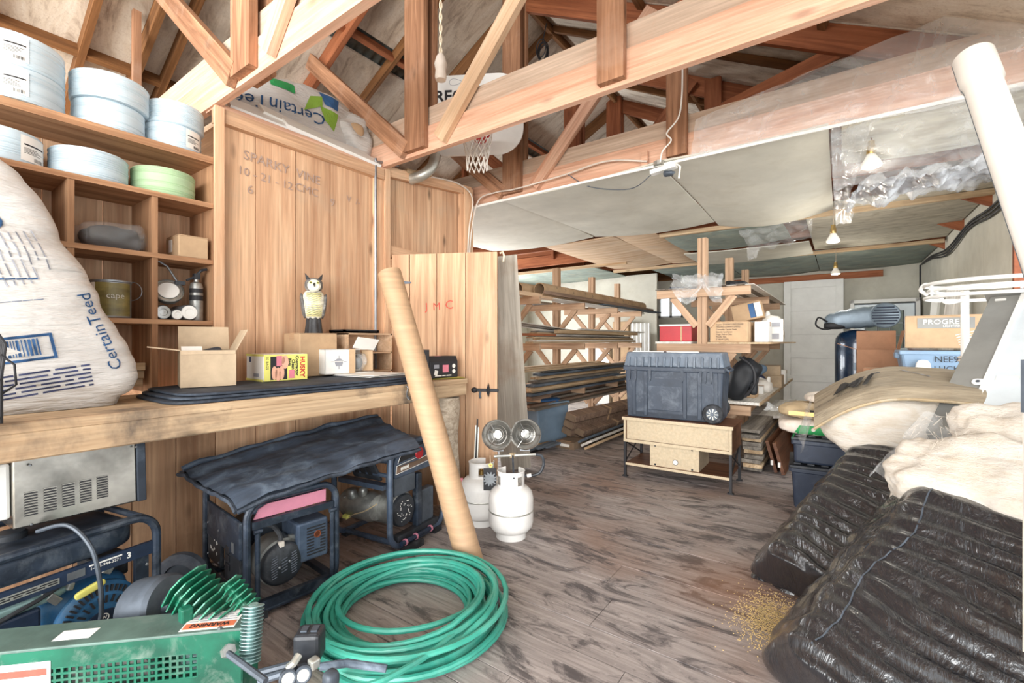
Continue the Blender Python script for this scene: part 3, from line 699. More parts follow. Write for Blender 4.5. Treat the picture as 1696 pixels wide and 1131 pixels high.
for i, (yy, rr) in enumerate(((.935, .04), (1.0, .03), (1.06, .045))):
    sc_ = thing('spray_can', ['silver capped can lying on its side at the left', 'small white capped can lying between two others', 'wide white capped can lying on its side at the right'][i]+' in the lower right cubby', 'can', (-3.14, yy, 1.457+rr), group='cans lying under the clamp lamp')
    MB(Ry(90)).lathe([(0, -.09), (rr-.004, -.09), (rr, -.085), (rr, .085), (rr*.9, .093)], 20).build('can_body', 'steel_grey', sc_, smooth=True)
    MB(Ry(90)).lathe([(rr*.88, .092), (rr*.86, .10), (rr*.5, .101), (rr*.45, .097), (0, .098)], 20).build('cap', 'white_plastic' if i else 'chrome', sc_, smooth=True)
wbx = thing('wood_offcut', 'short wood offcuts stacked in the lowest cubby beside the big bag', 'wood', (-3.12, .82, 1.09))
for i in range(3): board('block', (.02*i-.02, -.09, .02+i*.045), (.02*i-.02, .04, .02+i*.045), .07, .04, 'lumber_tan', wbx)
# ---- big insulation bag on the bench
bag = thing('insulation_bag', 'large white printed insulation bag slumped on the left of the bench', 'bag', (-2.74, .30, ZB+.002))
def bagf(u, P):
    z = P.z+.54; s = max(0, min(1, z/1.08))
    w = 1.08-.26*s; P = Vector((P.x*(1.05-.3*s), P.y*w, z))
    P.y += -.36*s**1.15-.02; P.x += -.06*s+.02
    wr = .020*nz((P.x*2, P.y*2.0, P.z*20+P.y*4))+.02*nz((P.x*4+3, P.y*4, P.z*5))
    d = Vector((u.x, u.y*.6, .15*u.z)); P += d*wr
    if P.z < .03: P.z = .0+.0*P.z
    return P
bmb = MB().blob((.42, .92, 1.08), 46, 5.0, bagf); bmb.build('bag_body', 'bag_white', bag, smooth=True, angle=180)
DX = (-1, 0, 0)
def bprint(o): return conform(o, bmb, DX, .004)
def bbas(y, z, ang=0): return basis((.5, y, z), (0, math.cos(math.radians(ang)), math.sin(math.radians(ang))), (0, -math.sin(math.radians(ang)), math.cos(math.radians(ang))))
bprint(text('CertainTeed', .066, 'ink_blue', bag, bbas(.265, .32, 107)))
bprint(lines_block(.20, .16, 7, 'ink_grey', bag, bbas(.03, .60, -72), seed=3, fill=.2))
bprint(lines_block(.20, .13, 7, 'ink_grey', bag, bbas(-.16, .84, -72), seed=4, fill=.2))
bprint(lines_block(.16, .10, 6, 'ink_grey', bag, bbas(-.19, .56, -74), seed=5, fill=.25))
bprint(lines_block(.34, .10, 6, 'ink_navy', bag, bbas(.06, .115, 9), seed=6, fill=.42))
mbd = MB(bbas(.0, .245, 9))
for a, b in (((-.12, .04), (.12, .05)), ((-.12, -.05), (.12, -.04)), ((-.12, -.05), (-.11, .05)), ((.11, -.05), (.12, .05))):
    for q in range(6):
        x0 = a[0]+(b[0]-a[0])*q/6; x1 = a[0]+(b[0]-a[0])*(q+1)/6; mbd.bb((x0, a[1], 0), (x1, b[1], .0006))
x = -.075
while x < .08: w_ = rnd.choice((.003, .005, .008)); mbd.bb((x, -.03, 0), (x+w_, .034, .0006)); x += w_+rnd.choice((.004, .006))
bprint(mbd.build('barcode', 'ink_blue', bag))
mb_ = MB(bbas(-.06, .735, -15)); mb_.prism([(.05*math.cos(i/14*math.pi*2), .035*math.sin(i/14*math.pi*2)) for i in range(28)][:14], 0, .0006); bprint(mb_.build('round_logo', 'ink_blue', bag))
mb_ = MB(bbas(-.30, .97, -72)); mb_.box((0, 0, 0), (.02, .06, .0006)); bprint(mb_.build('logo_mark', 'ink_blue', bag)); bprint(text('GREENGUARD', .03, 'ink_navy', bag, bbas(-.27, .90, -72)))
mb_ = MB(bbas(-.14, .955, -14))
for q in range(6): mb_.box((-.05+.02*q, .004*math.sin(q), 0), (.02, .018, .0006))
bprint(mb_.build('blue_band', 'ink_blue', bag))
mb_ = MB(bbas(-.02, .475, 11))
for q in range(8): mb_.box((-.12+.03*q, .045-.002*q, 0), (.028, .006, .0006)).box((-.12+.03*q, -.05, 0), (.028, .002, .0006))
for q in range(4): mb_.box((-.135+.004*q, -.03+.02*q, 0), (.012, .022, .0006))
bprint(mb_.build('diagram', 'ink_blue', bag))
for (y, z, a, l) in ((-.13, .31, -50, .07), (-.10, .21, 12, .055)):
    o = MB(bbas(y, z, a)).prism([(-l/2, 0), (-l/4, .012), (l/3, .014), (l/2, -.002), (l/6, -.014), (-l/4, -.01)], 0, .0006).build('torn_hole', 'cardboard', bag); bprint(o)
# ---- wire file rack with a thick cream book at the left end of the bench
fr = thing('wire_rack', 'black wire file rack at the left end of the bench', 'rack', (-2.33, .235, ZB))
w_ = MB()
for k in range(4):
    x = .0-.035*k; w_.tube([(x, -.16, .0), (x, -.155, .30), (x, -.11, .345), (x, .0, .335), (x, .03, .27), (x, .02, .16), (x, .02, .0)], .0045, 6)
for z in (.02, .15): w_.tube([(.0, .02, z), (-.105, .02, z)], .004, 6).tube([(.0, -.155, z), (-.105, -.155, z)], .004, 6).tube([(0, -.155, z), (0, .02, z)], .004, 6)
w_.tube([(.0, .018, .235), (.005, .05, .20), (.0, .055, .13), (0, .02, .10)], .004, 6); w_.build('wire_frame', 'ink_black', fr, smooth=True)
bk = thing('phone_book', 'thick cream paged book standing at the left end of the bench', 'book', (-2.275, .20, ZB))
MB().bb((-.02, -.10, .0), (.035, .035, .17)).build('pages', 'lumber_white', bk); MB().bb((-.024, -.101, 0), (-.02, .038, .172)).bb((.035, -.101, 0), (.039, .038, .172)).build('cover', 'cardboard_dust', bk)
# ---- folded roofing felt / tarp on the bench
fe = thing('roofing_felt', 'folded black roofing felt covering the bench top', 'tarp', (-2.62, 1.5, ZB))
for i in range(3):
    def fs(u, P, i=i): return Vector((P.x+.01*math.sin(P.y*5+i), P.y+.015*i*(1 if P.y > 0 else -1)*-1, P.z*(1+.12*nz((P.x*6, P.y*6, i)))+.008+.0155*i))
    MB().blob((.60-.01*i, 1.5-.02*i, .0165), 14, 8, fs).build('fold', 'felt_black', fe, smooth=True)
ZF = ZB+.05
# ---- open cardboard box
c, rz, w = place((-2.655, .885, ZF), (-2.59, 1.115, ZF), .24)
ob = carton('cardboard_box', 'dusty open cardboard box with raised flaps on the bench felt', (c.x, c.y, ZF), rz, (w, .24, .185), 'cardboard_dust', flaps={'b': (14, .13), 'r': (26, .12), 'l': (82, .13), 'f': (178, .02)})
MB(T(-.01, .0, .15) @ Rx(20) @ Ry(-18)).blob((.17, .15, .03), 6, 5).build('contents', 'felt_black', ob, smooth=True)
MB(T(-.06, -.03, .17) @ Rx(40)).bb((-.05, -.04, 0), (.04, .05, .003)).build('paper', 'paper_white', ob)
# ---- contractor bag carton
c, rz, w = place((-2.68, 1.30, ZF), (-2.665, 1.555, ZF), .24)
hb = carton('bag_carton', 'yellow and white carton of fifty clean-up bags', (c.x, c.y, ZF), rz, (w, .24, .155), 'paper_white', tape=False)
fM = lambda x, z: front(w, .24, .155, x, z)
plate('front_print', w-.002, .153, 'ink_yellow', hb, fM(0, .5))
plate('photo_print', .095, .135, 'ink_black', hb, front(w, .24, .155, -.17, .48, .0022))
pp_ = MB()
for k, (x, z, rx, rzz) in enumerate(((-.27, .3, .016, .05), (-.19, .25, .017, .05), (-.11, .3, .016, .05), (-.12, .78, .022, .034), (-.03, .70, .02, .05))):
    pp_.prism([(rx*math.cos(a*.4), rzz*.8*math.sin(a*.4)) for a in range(16)], 0, .0008, front(w, .24, .155, x, z, .0032))
pp_.build('hands_print', 'skin_print', hb)
plate('badge', .03, .06, 'ink_pink', hb, front(w, .24, .155, -.17, .75, .0042)); plate('badge', .032, .05, 'ink_pink', hb, front(w, .24, .155, .12, .24, .0042))
vb = lambda x, z, off=.0034: basis((x*w, -.12-off, z*.155), (0, 0, -1), (1, 0, 0))
text('HUSKY', .040, 'ink_red', hb, vb(.37, .50), bold=.0015); text('Contractor', .026, 'ink_black', hb, vb(.245, .55), bold=.0008); text('Clean Up', .026, 'ink_black', hb, vb(.155, .48), bold=.0008); text('Bags', .026, 'ink_black', hb, vb(.07, .70), bold=.0008)
plate('side_stripe', .035, .153, 'ink_yellow', hb, front(w, .24, .155, -.43, .5, .003)); text('50 BAGS', .02, 'ink_black', hb, basis((-.43*w, -.1245, .105), (0, 0, -1), (1, 0, 0)))
for zz in (.03, .97): plate('edge_stripe', .238, .012, 'ink_yellow', hb, lside(w, .24, .155, 0, zz))
plate('fine_print', .07, .02, 'ink_grey', hb, lside(w, .24, .155, -.1, .22)); plate('icon', .02, .03, 'ink_navy', hb, lside(w, .24, .155, .25, .8))
# ---- owl decoy, on a low cardboard box at the wall
cb2 = carton('cardboard_box', 'low cardboard box against the plank wall carrying the owl', (-2.93, 1.735, ZF), 90, (.27, .2, .285), 'cardboard')
owl = thing('owl_decoy', 'plastic great horned owl decoy looking over the bench', 'owl decoy', (-2.92, 1.75, ZF+.287), 62)
def owf(prof, sx=1, sy=1, n=26, mx=None):
    m = MB(); nv = len(prof)
    m.grid(lambda u, v: (lambda r, z, oy: Vector((sx*r*math.cos(u*2*math.pi), sy*r*math.sin(u*2*math.pi)+oy, z)))(*prof[min(nv-1, int(v*(nv-1)+.5))]), n, nv, True); return m
MB().grid(lambda u, v: Vector(((.056-.014*v+.003*math.sin(u*50))*math.cos(u*2*math.pi), (.05-.012*v+.003*math.sin(u*50))*math.sin(u*2*math.pi), .125*v)), 60, 6, True).add([(0, 0, .125)], []).build('base', 'owl_black', owl, smooth=True)
body = owf([(.0, .075, 0), (.03, .08, -.0), (.052, .11, -.002), (.066, .15, -.004), (.074, .20, -.004), (.072, .24, .0), (.062, .27, .002), (.05, .285, .004), (.0, .292, .004)], 1, .85)
body.build('body', 'owl_body', owl, smooth=True, angle=180)
ft = MB()
for k in range(13):
    z = .115+.0125*k; rr = .068*(1-abs(z-.2)*1.6)
    ft.tube([(rr*math.sin(a)*1.0, -rr*.87*math.cos(a)-.006, z+.002*math.sin(a*14)) for a in [(-.9+1.8*i/12) for i in range(13)]], .003, 5)
ft.build('breast_feathers', 'owl_yellow', owl)
bb_ = MB()
for k in range(13):
    z = .121+.0125*k; rr = .0685*(1-abs(z-.2)*1.6)
    bb_.tube([(rr*math.sin(a), -rr*.87*math.cos(a)-.006, z+.002*math.sin(a*11+k)) for a in [(-.8+1.6*i/12) for i in range(13)]], .0015, 4)
bb_.build('breast_bars', 'owl_black', owl)
for s in (-1, 1):
    MB(T(s*.066, .012, .185) @ Ry(s*8)).blob((.03, .10, .17), 8, 2.4, lambda u, P: P*(1+.06*nz(P, 60))).build('wing', 'owl_grey', owl, smooth=True)
hd = MB().blob((.115, .105, .10), 12, 2.4, lambda u, P: P+Vector((0, -.004, .325))); hd.build('head', 'owl_grey', owl, smooth=True, angle=180)
MB(T(0, -.05, .318) @ Rx(90)).lathe([(0, .012), (.03, .010), (.042, 0), (.04, -.01)], 20).build('face_disc', 'owl_body', owl, smooth=True)
for s in (-1, 1):
    MB().add([(s*.012, -.045, .352), (s*.05, -.03, .36), (s*.045, .02, .365), (s*.056, -.012, .405)], [[0, 1, 3], [1, 2, 3], [2, 0, 3], [0, 2, 1]]).build('ear_tuft', 'owl_black', owl)
    MB(T(s*.022, -.062, .337)).blob((.017, .012, .017), 5, 2).build('eye', 'ink_yellow', owl, smooth=True)
    MB(T(s*.022, -.068, .337)).blob((.009, .006, .009), 4, 2).build('pupil', 'ink_black', owl, smooth=True)
MB().add([(-.008, -.062, .328), (.008, -.062, .328), (0, -.066, .338), (0, -.08, .314), (0, -.063, .306)], [[0, 3, 2], [1, 2, 3], [0, 4, 3], [4, 1, 3]]).build('beak', 'ink_black', owl)
# ---- lantern carton lying open, sheets under it, crate and board behind
wp = thing('sheet_stack', 'stack of thin white sheets under the lantern carton', 'sheets', (-2.60, 1.985, ZF), 8)
for i in range(3): MB(Rz(3*i-3)).bb((-.20+.01*i, -.16, .004*i), (.16, .16, .004*i+.0035)).build('sheet', 'paper_white' if i != 1 else 'lumber_grey', wp)
c, rz, w = place((-2.745, 1.715, ZF), (-2.70, 2.09, ZF), .2)
lb = thing('lantern_carton', 'white lantern carton lying open with torn flaps and plastic inside', 'box', (c.x, c.y, ZF+.013), rz)
w, d, h = .36, .2, .165
b = MB(); b.bb((-w/2, -d/2, 0), (w/2, d/2, .004)).bb((-w/2, -d/2, h-.004), (w/2, d/2, h)).bb((-w/2, d/2-.004, 0), (w/2, d/2, h)).bb((-w/2, -d/2, 0), (-w/2+.004, d/2, h)).bb((-w/2, -d/2, 0), (.02, -d/2+.004, h)); b.build('body', 'paper_white', lb)
MB(T(.02, -d/2, 0) @ Rz(-14)).bb((-.10, -.008, .0), (.01, -.004, h)).build('flap', 'cardboard', lb)
MB(T(.09, -d/2, h) @ Rx(-55) @ Rz(8)).bb((-.08, -.09, 0), (.09, .0, .004)).build('flap', 'paper_white', lb)
MB(T(w/2, -d/2+.02, .01) @ Rz(-40)).bb((-.075, -.004, 0), (.0, 0, h-.02)).build('flap', 'cardboard', lb)
MB(T(.085, -.03, .075)).blob((.13, .13, .13), 9, 2.4, lambda u, P: P*(1+.2*nz(P, 30))).build('plastic_wrap', 'clear_film', lb, smooth=True)
MB(T(.085, -.01, .07)).blob((.09, .09, .1), 6, 2.4).build('lamp_globe', 'glass_dark', lb, smooth=True)
lM = basis((-.055*1, -d/2-.001, h*.5), (1, 0, 0), (0, 0, 1)); lt = MB(lM @ T(-.03, 0, 0))
lt.prism([(-.03, 0), (.03, 0), (.022, -.03), (-.022, -.03)], 0, .0006).prism([(-.034, .004), (.034, .004), (.012, .02), (-.012, .02)], 0, .0006).box((0, .03, 0), (.005, .02, .0006)).box((0, -.04, 0), (.006, .02, .0006)).box((-.045, .0, 0), (.02, .003, .0006)).box((.045, .0, 0), (.02, .003, .0006)); lt.build('lantern_print', 'ink_grey', lb)
cr = thing('wood_crate', 'pale open-fronted crate with a middle shelf behind the lantern carton', 'crate', (-2.95, 2.17, ZF), 90)
k_ = MB(); k_.bb((-.20, -.09, 0), (.20, .09, .012)).bb((-.20, -.09, .28), (.20, .09, .293)).bb((-.20, -.09, .14), (.20, .09, .15)).bb((-.20, -.09, 0), (-.188, .09, .29)).bb((.188, -.09, 0), (.20, .09, .29)).bb((-.2, .08, 0), (.2, .09, .29)); k_.build('crate_body', 'fir_new', cr)
tr = thing('picture_frame', 'flat black framed tray lying on the pale crate', 'tray', (-2.93, 2.08, ZF+.294), 90); MB().bb((-.15, -.09, 0), (.15, .09, .012)).build('panel', 'paper_white', tr)
MB().bb((-.15, -.09, .0), (.15, -.075, .022)).bb((-.15, .075, 0), (.15, .09, .022)).bb((-.15, -.09, 0), (-.135, .09, .022)).bb((.135, -.09, 0), (.15, .09, .022)).build('frame', 'ink_black', tr)
# ---- black tool carton on a yellowed folder at the right end
fo = thing('paper_folder', 'yellowed paper folder under the black tool carton', 'folder', (-2.50, 2.48, ZB), 70)
MB().grid(lambda u, v: Vector((-.2+.4*u, -.12+.24*v, .002+.02*max(0, .3-u)**2*10)), 10, 4).grid(lambda u, v: Vector((.2-.4*u, -.12+.24*v, .007+.02*max(0, u-.7)**2*10)), 10, 4).build('sheet', 'ink_yellow', fo, smooth=True)
c, rz, w = place((-2.425, 2.36, 1.07), (-2.395, 2.62, 1.07), .20)
bc = thing('tool_carton', 'black tool carton with pink logo and torn open flap', 'box', (c.x, c.y, ZB+.010), rz)
d, h = .20, .15
MB().prism([(-.10, 0), (.10, 0), (.10, h*.72), (.03, h+.01), (-.10+.02, h+.01), (-.10, h*.8)], -w/2, w/2, basis((0, 0, 0), (0, 1, 0), (0, 0, 1))).build('body', 'ink_black', bc, bevel=.004)
MB(T(-w/2-.01, -d/2+.03, h*.6) @ Rz(-64)).bb((-.09, -.003, -.02), (.02, .002, .12)).build('flap', 'ink_black', bc)
MB(T(-w/2-.002, 0, 0)).bb((-.001, -.085, .02), (.0, .07, .10)).build('side_label', 'paper_white', bc)
MB(T(-w/2-.004, 0, 0)).bb((-.001, -.02, .03), (.0, .07, .095)).build('side_picture', 'ink_black', bc); MB(T(-w/2-.005, 0, 0)).bb((-.001, -.085, .02), (.0, .07, .034)).build('side_stripe', 'ink_leaf', bc)
fb = lambda x, z, off=.001: basis((x, -d/2-off, z), (1, 0, 0), (0, 0, 1))
plate('pink_square', .055, .055, 'ink_pink', bc, fb(.01, .068)); plate('spec_panel', .045, .028, 'ink_grey', bc, fb(-.075, .085)); plate('spec_panel', .03, .035, 'paper_white', bc, fb(-.08, .04) @ Rz(-15))
for z in (.085, .045): MB(fb(.09, z)).lathe([(0, 0), (.016, 0), (.016, .0006), (0, .0006)], 14).build('seal', 'paper_white', bc)
lines_block(.18, .01, 1, 'paper_white', bc, fb(.0, .016), fill=.7); MB(basis((.0, -.02, h+.0102), (1, 0, 0), (0, 1, 0))).prism([(.03*math.cos(i*.3), .02*math.sin(i*.3)) for i in range(21)], 0, .001).build('oval_logo', 'ink_pink', bc)
# ================================================================= MACHINES UNDER THE BENCH
def tloop(w, h, r, y, rad, name, mat, par, z0=.02, n=6):
    pts = [(x, y, z+z0+h/2) for x, z in rrect(w, h, r, n)]
    return MB().tube(pts, rad, 10, closed=True).build(name, mat, par, smooth=True)
def bolt(p, par, d=(0, -1, 0), r=.007, mat='steel_grey'):
    z = Vector(d).normalized(); x = z.orthogonal().normalized(); m = Matrix((x, z.cross(x), z)).transposed().to_4x4(); m.translation = Vector(p)
    return MB(m).lathe([(0, 0), (r, 0), (r, .004), (r*.6, .006), (0, .006)], 6).build('bolt', mat, par)
# ---------------- generator A (blue engine)
c, rz, w = place((-2.345, .085, 0), (-2.475, .735, 0), .46)
ga = thing('generator', 'portable generator with a blue engine and badge at the left under the bench', 'generator', (c.x, c.y, 0), rz, 'portable generators')
W2 = w/2; D2 = .23
tloop(w, .55, .09, -D2, .017, 'frame_loop', 'black_steel', ga, .025); tloop(w, .55, .09, D2, .017, 'frame_loop', 'black_steel', ga, .025)
for x in (-W2+.05, W2-.05):
    MB().tube([(x, -D2, .03), (x, D2, .03)], .015, 8).build('base_tube', 'black_steel', ga, smooth=True)
    MB().tube([(x, -D2, .57), (x, D2, .57)], .014, 8).build('top_tube', 'black_steel', ga, smooth=True)
MB(T(0, .0, .505)).blob((w-.09, .40, .12), 14, 5).build('fuel_tank', 'black_steel', ga, smooth=True)
MB(T(-.05, .02, .565)).lathe([(.0, 0), (.05, 0), (.05, .02), (.042, .026), (0, .026)], 20).build('fuel_cap', 'black_plastic', ga, smooth=True)
rl = MB().box((0, -D2+.004, .43), (w-.02, .016, .055)).build('label_rail', 'dark_navy', ga)
rM = lambda x: basis((x, -D2-.005, .43), (1, 0, 0), (0, 0, 1))
plate('sticker', .22, .022, 'galv', rl, rM(-.11)); plate('sticker', .055, .03, 'steel_grey', rl, rM(.05))
lines_block(.21, .016, 2, 'ink_black', rl, rM(-.11) @ T(0, 0, .0012), seed=5)
text('1-855-944-3571', .016, 'paper_white', rl, rM(.145)); plate('sticker', .11, .006, 'paper_white', rl, rM(.145) @ T(0, .014, 0)); text('3', .034, 'paper_white', rl, rM(.225), bold=.001); 
MB().box((W2-.05, -D2+.02, .33), (.05, .02, .20)).build('upright_strap', 'black_steel', ga); bolt((W2-.035, -D2+.006, .36), ga)
MB(T(.11, -.05, .20)).blob((.32, .26, .30), 10, 5).build('engine_block', 'engine_blue', ga, smooth=True)
rc = MB(T(.14, -D2+.04, .20) @ Rx(90)).lathe([(.145, -.02), (.145, .004), (.13, .018), (.10, .028), (.05, .032), (0, .032)], 40).build('recoil_cover', 'engine_blue', ga, smooth=True)
sl = MB(T(.14, -D2+.038, .20) @ Rx(90))
for k in range(44):
    a = 2*math.pi*k/44
    if k % 11 in (0,): continue
    for (r0, r1, z0) in ((.108, .132, .0225), (.068, .096, .0295)):
        if r0 < .1 and k % 2: continue
        sl.bar((r0*math.cos(a), r0*math.sin(a), z0+.001), (r1*math.cos(a), r1*math.sin(a), z0-.003), .007, .012)
tag(sl.build('vent_slots', 'ink_black', rc), kind='stuff')
MB(T(.14, -D2+.004, .20) @ Rx(90)).prism([(.062*math.cos(i*.25), .042*math.sin(i*.25)) for i in range(25)], 0, .006).build('badge', 'dark_navy', rc)
bM = basis((.14, -D2-.003, .212), (1, 0, 0), (0, 0, 1)); MB(bM).tube([(.016*math.cos(i*.35), .016*math.sin(i*.35), .0) for i in range(18)], .0016, 5, closed=True).build('ring_logo', 'paper_white', rc); text('W', .02, 'paper_white', rc, bM); text('Westinghouse', .016, 'paper_white', rc, bM @ T(0, -.026, 0))
MB(T(.10, -D2+.01, .345) @ Ry(-14)).blob((.10, .02, .03), 6, 4).build('pull_handle', 'ink_yellow', ga, smooth=True)
MB(T(-.17, -D2+.035, .195)).box((0, 0, 0), (.26, .03, .30)).build('side_cover', 'dark_navy', ga, bevel=.01)
text('IVA', .04, 'paper_white', ga, basis((-.27, -D2+.017, .18), (0, 0, 1), (-1, 0, 0)))
MB().tube(arc((-.15, -D2+.018, .30), .018, 0, 360, 12), .0025, 5).build('cover_mark', 'paper_white', ga)
MB(T(-.10, -D2+.07, .365)).blob((.30, .08, .05), 8, 3).build('air_duct', 'cooler_pale', ga, smooth=True)
MB().tube([(-.20, -D2+.02, .34), (-.05, -D2+.02, .375), (.03, -D2+.03, .40)], .008, 8).build('fuel_line', 'rubber', ga, smooth=True)
for i, (x, z, sx) in enumerate(((-.02, .385, .03), (.05, .375, .02), (.17, .385, .035), (.0, .35, .05))): MB(T(x, -D2+.045, z)).box((0, 0, 0), (sx, .03, .028), (0, .3*i, 0)).build('carburetor_piece', 'aluminium', ga, bevel=.004)
MB(T(.23, -.02, .345)).box((0, 0, 0), (.13, .14, .10)).build('filter_foam', 'rubber', ga, bevel=.01)
MB(T(-.10, .10, .20)).lathe([(0, -.12), (.10, -.12), (.11, -.1), (.11, .1), (.10, .12), (0, .12)], 24, Ry(90)).build('alternator', 'motor_grey', ga, smooth=True)
def wheel(par, loc, r, wd, hubm='motor_grey', axis=(0, 1, 0), tire='tire_grey'):
    z = Vector(axis).normalized(); x = Vector((0, 0, 1)); m = Matrix((x, z.cross(x), z)).transposed().to_4x4(); m.translation = Vector(loc)
    h = wd/2; tr_ = MB(m).lathe([(r*.62, -h), (r*.9, -h), (r, -h*.55), (r, h*.55), (r*.9, h), (r*.62, h), (r*.62, -h)], 32).build('wheel', tire, par, smooth=True)
    MB(m).lathe([(0, -h*.7), (r*.6, -h*.7), (r*.63, -h*.4), (r*.63, h*.4), (r*.6, h*.7), (r*.2, h*.75), (r*.18, h*1.05), (0, h*1.05)], 28).build('hub', hubm, tr_, smooth=True); return tr_
iM = rootmat(ga).inverted()
wp_ = iM @ Vector((-2.75, .925, .125)); wheel(ga, wp_, .125, .06, axis=(.9, .5, 0)); MB().tube([wp_, wp_+Vector((-.16, -.06, .0))], .01, 8).build('axle', 'steel_grey', ga)
# ---------------- stainless heater lying on generator A
sh = thing('stainless_heater', 'stainless steel louvered heater case resting on the blue-engined generator', 'heater', (-2.70, .50, .60), 92)
# local x along the wall (width), front -y faces the room
w, d, h = .385, .24, .275; tiltM = T(0, 0, .004) @ Rx(-4)
MB(tiltM).bb((-w/2, -d/2, 0), (w/2, d/2, h)).build('case', 'stainless', sh, bevel=.006)
MB(tiltM).bb((w/2+.001, -d/2-.004, -.002), (w/2+.035, d/2, h+.004)).build('end_cap', 'felt_black', sh, bevel=.004)
MB(tiltM).bb((-w/2-.045, -d/2+.02, .04), (-w/2-.001, d/2-.03, h-.02)).build('control_end', 'white_plastic', sh, bevel=.012)
for i in range(5):
    lv = MB(tiltM)
    for k in range(9): lv.prism([(-.019, -.003), (.019, -.003), (.017, .003), (-.017, .003)], 0, .0015, basis((-.155+.054*i+.012, -d/2-.0005, .045+.0105*k+.002*i), (1, 0, 0), (0, 0, 1)))
    tag(lv.build('louver_bank', 'ink_black', sh), kind='stuff')
lvp = MB(tiltM)
for i in range(5):
    for k in range(9): lvp.bar((-.155+.054*i+.012-.019, -d/2-.003, .045+.0105*k+.002*i+.0045), (-.155+.054*i+.012+.019, -d/2-.003, .045+.0105*k+.002*i+.0045), .005, .0035)
tag(lvp.build('louver_lips', 'stainless', sh), kind='stuff')
iM = rootmat(sh).inverted(); P3 = lambda px, py, X: iM @ pX(px, py, X)
MB().tube(smooth_path([P3(62, 880, -2.56), P3(112, 870, -2.44), P3(150, 905, -2.36), P3(165, 960, -2.34), P3(168, 1010, -2.335), P3(165, 1030, -2.335)]), .008, 8).build('power_cord', 'motor_grey', sh, smooth=True)
pg = P3(165, 1040, -2.335); MB(T(*pg)).blob((.03, .03, .05), 6, 5).build('plug', 'black_plastic', sh, smooth=True)
for px, py in ((50, 770), (52, 868), (225, 740)): bolt(iM @ pX(px, py, -2.577), sh, (0, -1, 0), .005)
# ---------------- generator B (pink strip)
c, rz, w = place((-2.275, 1.03, 0), (-2.235, 1.475, 0), .62)
gb = thing('generator', 'black open-frame generator with a pink tank strip under the tarp', 'generator', (c.x, c.y, 0), rz, 'portable generators')
W2 = w/2; D2 = .30
for y in (-D2, D2): tloop(w, .535, .085, y, .017, 'frame_loop', 'black_steel', gb, .035)
for x in (-W2, W2):
    MB().bar((x*.95, -D2, .05), (x*.95, D2, .05), .035, .03).build('base_rail', 'black_steel', gb)
MB().bar((-W2+.02, -D2, .055), (W2-.0, -D2, .055), .03, .05).build('base_rail', 'black_steel', gb)
MB().bar((-W2+.02, -D2, .455), (W2-.02, -D2, .455), .022, .035).build('cross_bar', 'black_steel', gb)
MB(T(0, .0, .512)).blob((w-.05, .54, .075), 10, 6).build('fuel_tank', 'black_steel', gb, smooth=True)
MB().prism([(-W2+.035, .475), (W2-.05, .475), (W2-.05, .538), (-W2+.10, .538), (-W2+.06, .52)], D2-.024, D2-.016, basis((0, 0, 0), (1, 0, 0), (0, 0, 1))).build('tank_strip', 'pink_strip', gb)
for x in (-W2+.045, W2-.025): MB().tube([(x, -D2-.006, .06), (x, -D2-.006, .42)], .0125, 8).tube([(x-.018, -D2-.012, .425), (x+.018, -D2-.012, .425)], .012, 8).build('handle_post', 'black_steel', gb, smooth=True)
MB(T(-.05, -D2+.10, .22)).lathe([(.0, -.10), (.10, -.10), (.115, -.07), (.115, .06), (.0, .06)], 28, Rx(90)).build('engine_housing', 'aluminium', gb, smooth=True)
rc = MB(T(-.05, -D2+.035, .215) @ Rx(90)).lathe([(.106, -.02), (.106, .012), (.098, .024), (.085, .03), (.02, .034), (0, .034)], 40).build('recoil_cover', 'black_plastic', gb, smooth=True)
sl = MB(T(-.05, -D2+.0005, .215))
for s in (-1, 1):
    for k in range(9): sl.box((s*.048, -.0005, -.05+.0125*k), (.034-.002*abs(k-4), .003, .004), (0, -.3, 0))
for k in range(5): sl.box((0, -.0005, -.03+.015*k), (.03, .003, .004), (0, -.3, 0))
tag(sl.build('vent_slots', 'tire_grey', rc), kind='stuff')
for x, z in ((-.025, -.005), (.025, .01)): bolt((-.05+x, -D2-.0005, .215+z), rc)
MB(T(.10, -D2+.105, .29)).box((0, 0, 0), (.165, .20, .205)).build('muffler_guard', 'blue_grey_tube', gb, bevel=.012)
sl = MB(T(.115, -D2+.0035, .29))
for k in range(10):
    for (xa, xb) in (((-.05, .05),) if k in (0, 1, 8, 9) else ((-.05, -.012), (.022, .05))): sl.bb((xa, -.001, -.075+.0155*k), (xb, .004, -.068+.0155*k))
tag(sl.build('guard_slots', 'ink_black', gb), kind='stuff')
MB(T(.122, -D2+.004, .315) @ Rx(90)).lathe([(0, .0), (.013, 0), (.017, .003), (.02, 0)], 16).build('exhaust_outlet', 'rusty', gb, smooth=True)
MB().tube(smooth_path([(-.06, -D2+.03, .31), (-.055, -D2+.04, .35), (-.08, -D2+.06, .40), (-.12, -D2+.08, .42)]), .011, 8).build('spark_lead', 'rubber', gb, smooth=True)
MB().box((-.058, -D2+.02, .315), (.026, .026, .03)).build('spark_boot', 'sack_white', gb, bevel=.005)
MB().box((.005, -D2+.05, .27), (.05, .02, .13), (0, .2, 0)).build('bracket', 'aluminium', gb)
MB(T(.0, .12, .22)).lathe([(0, -.16), (.13, -.16), (.14, -.13), (.14, .12), (.12, .16), (0, .16)], 26, Rx(90)).build('alternator', 'motor_grey', gb, smooth=True)
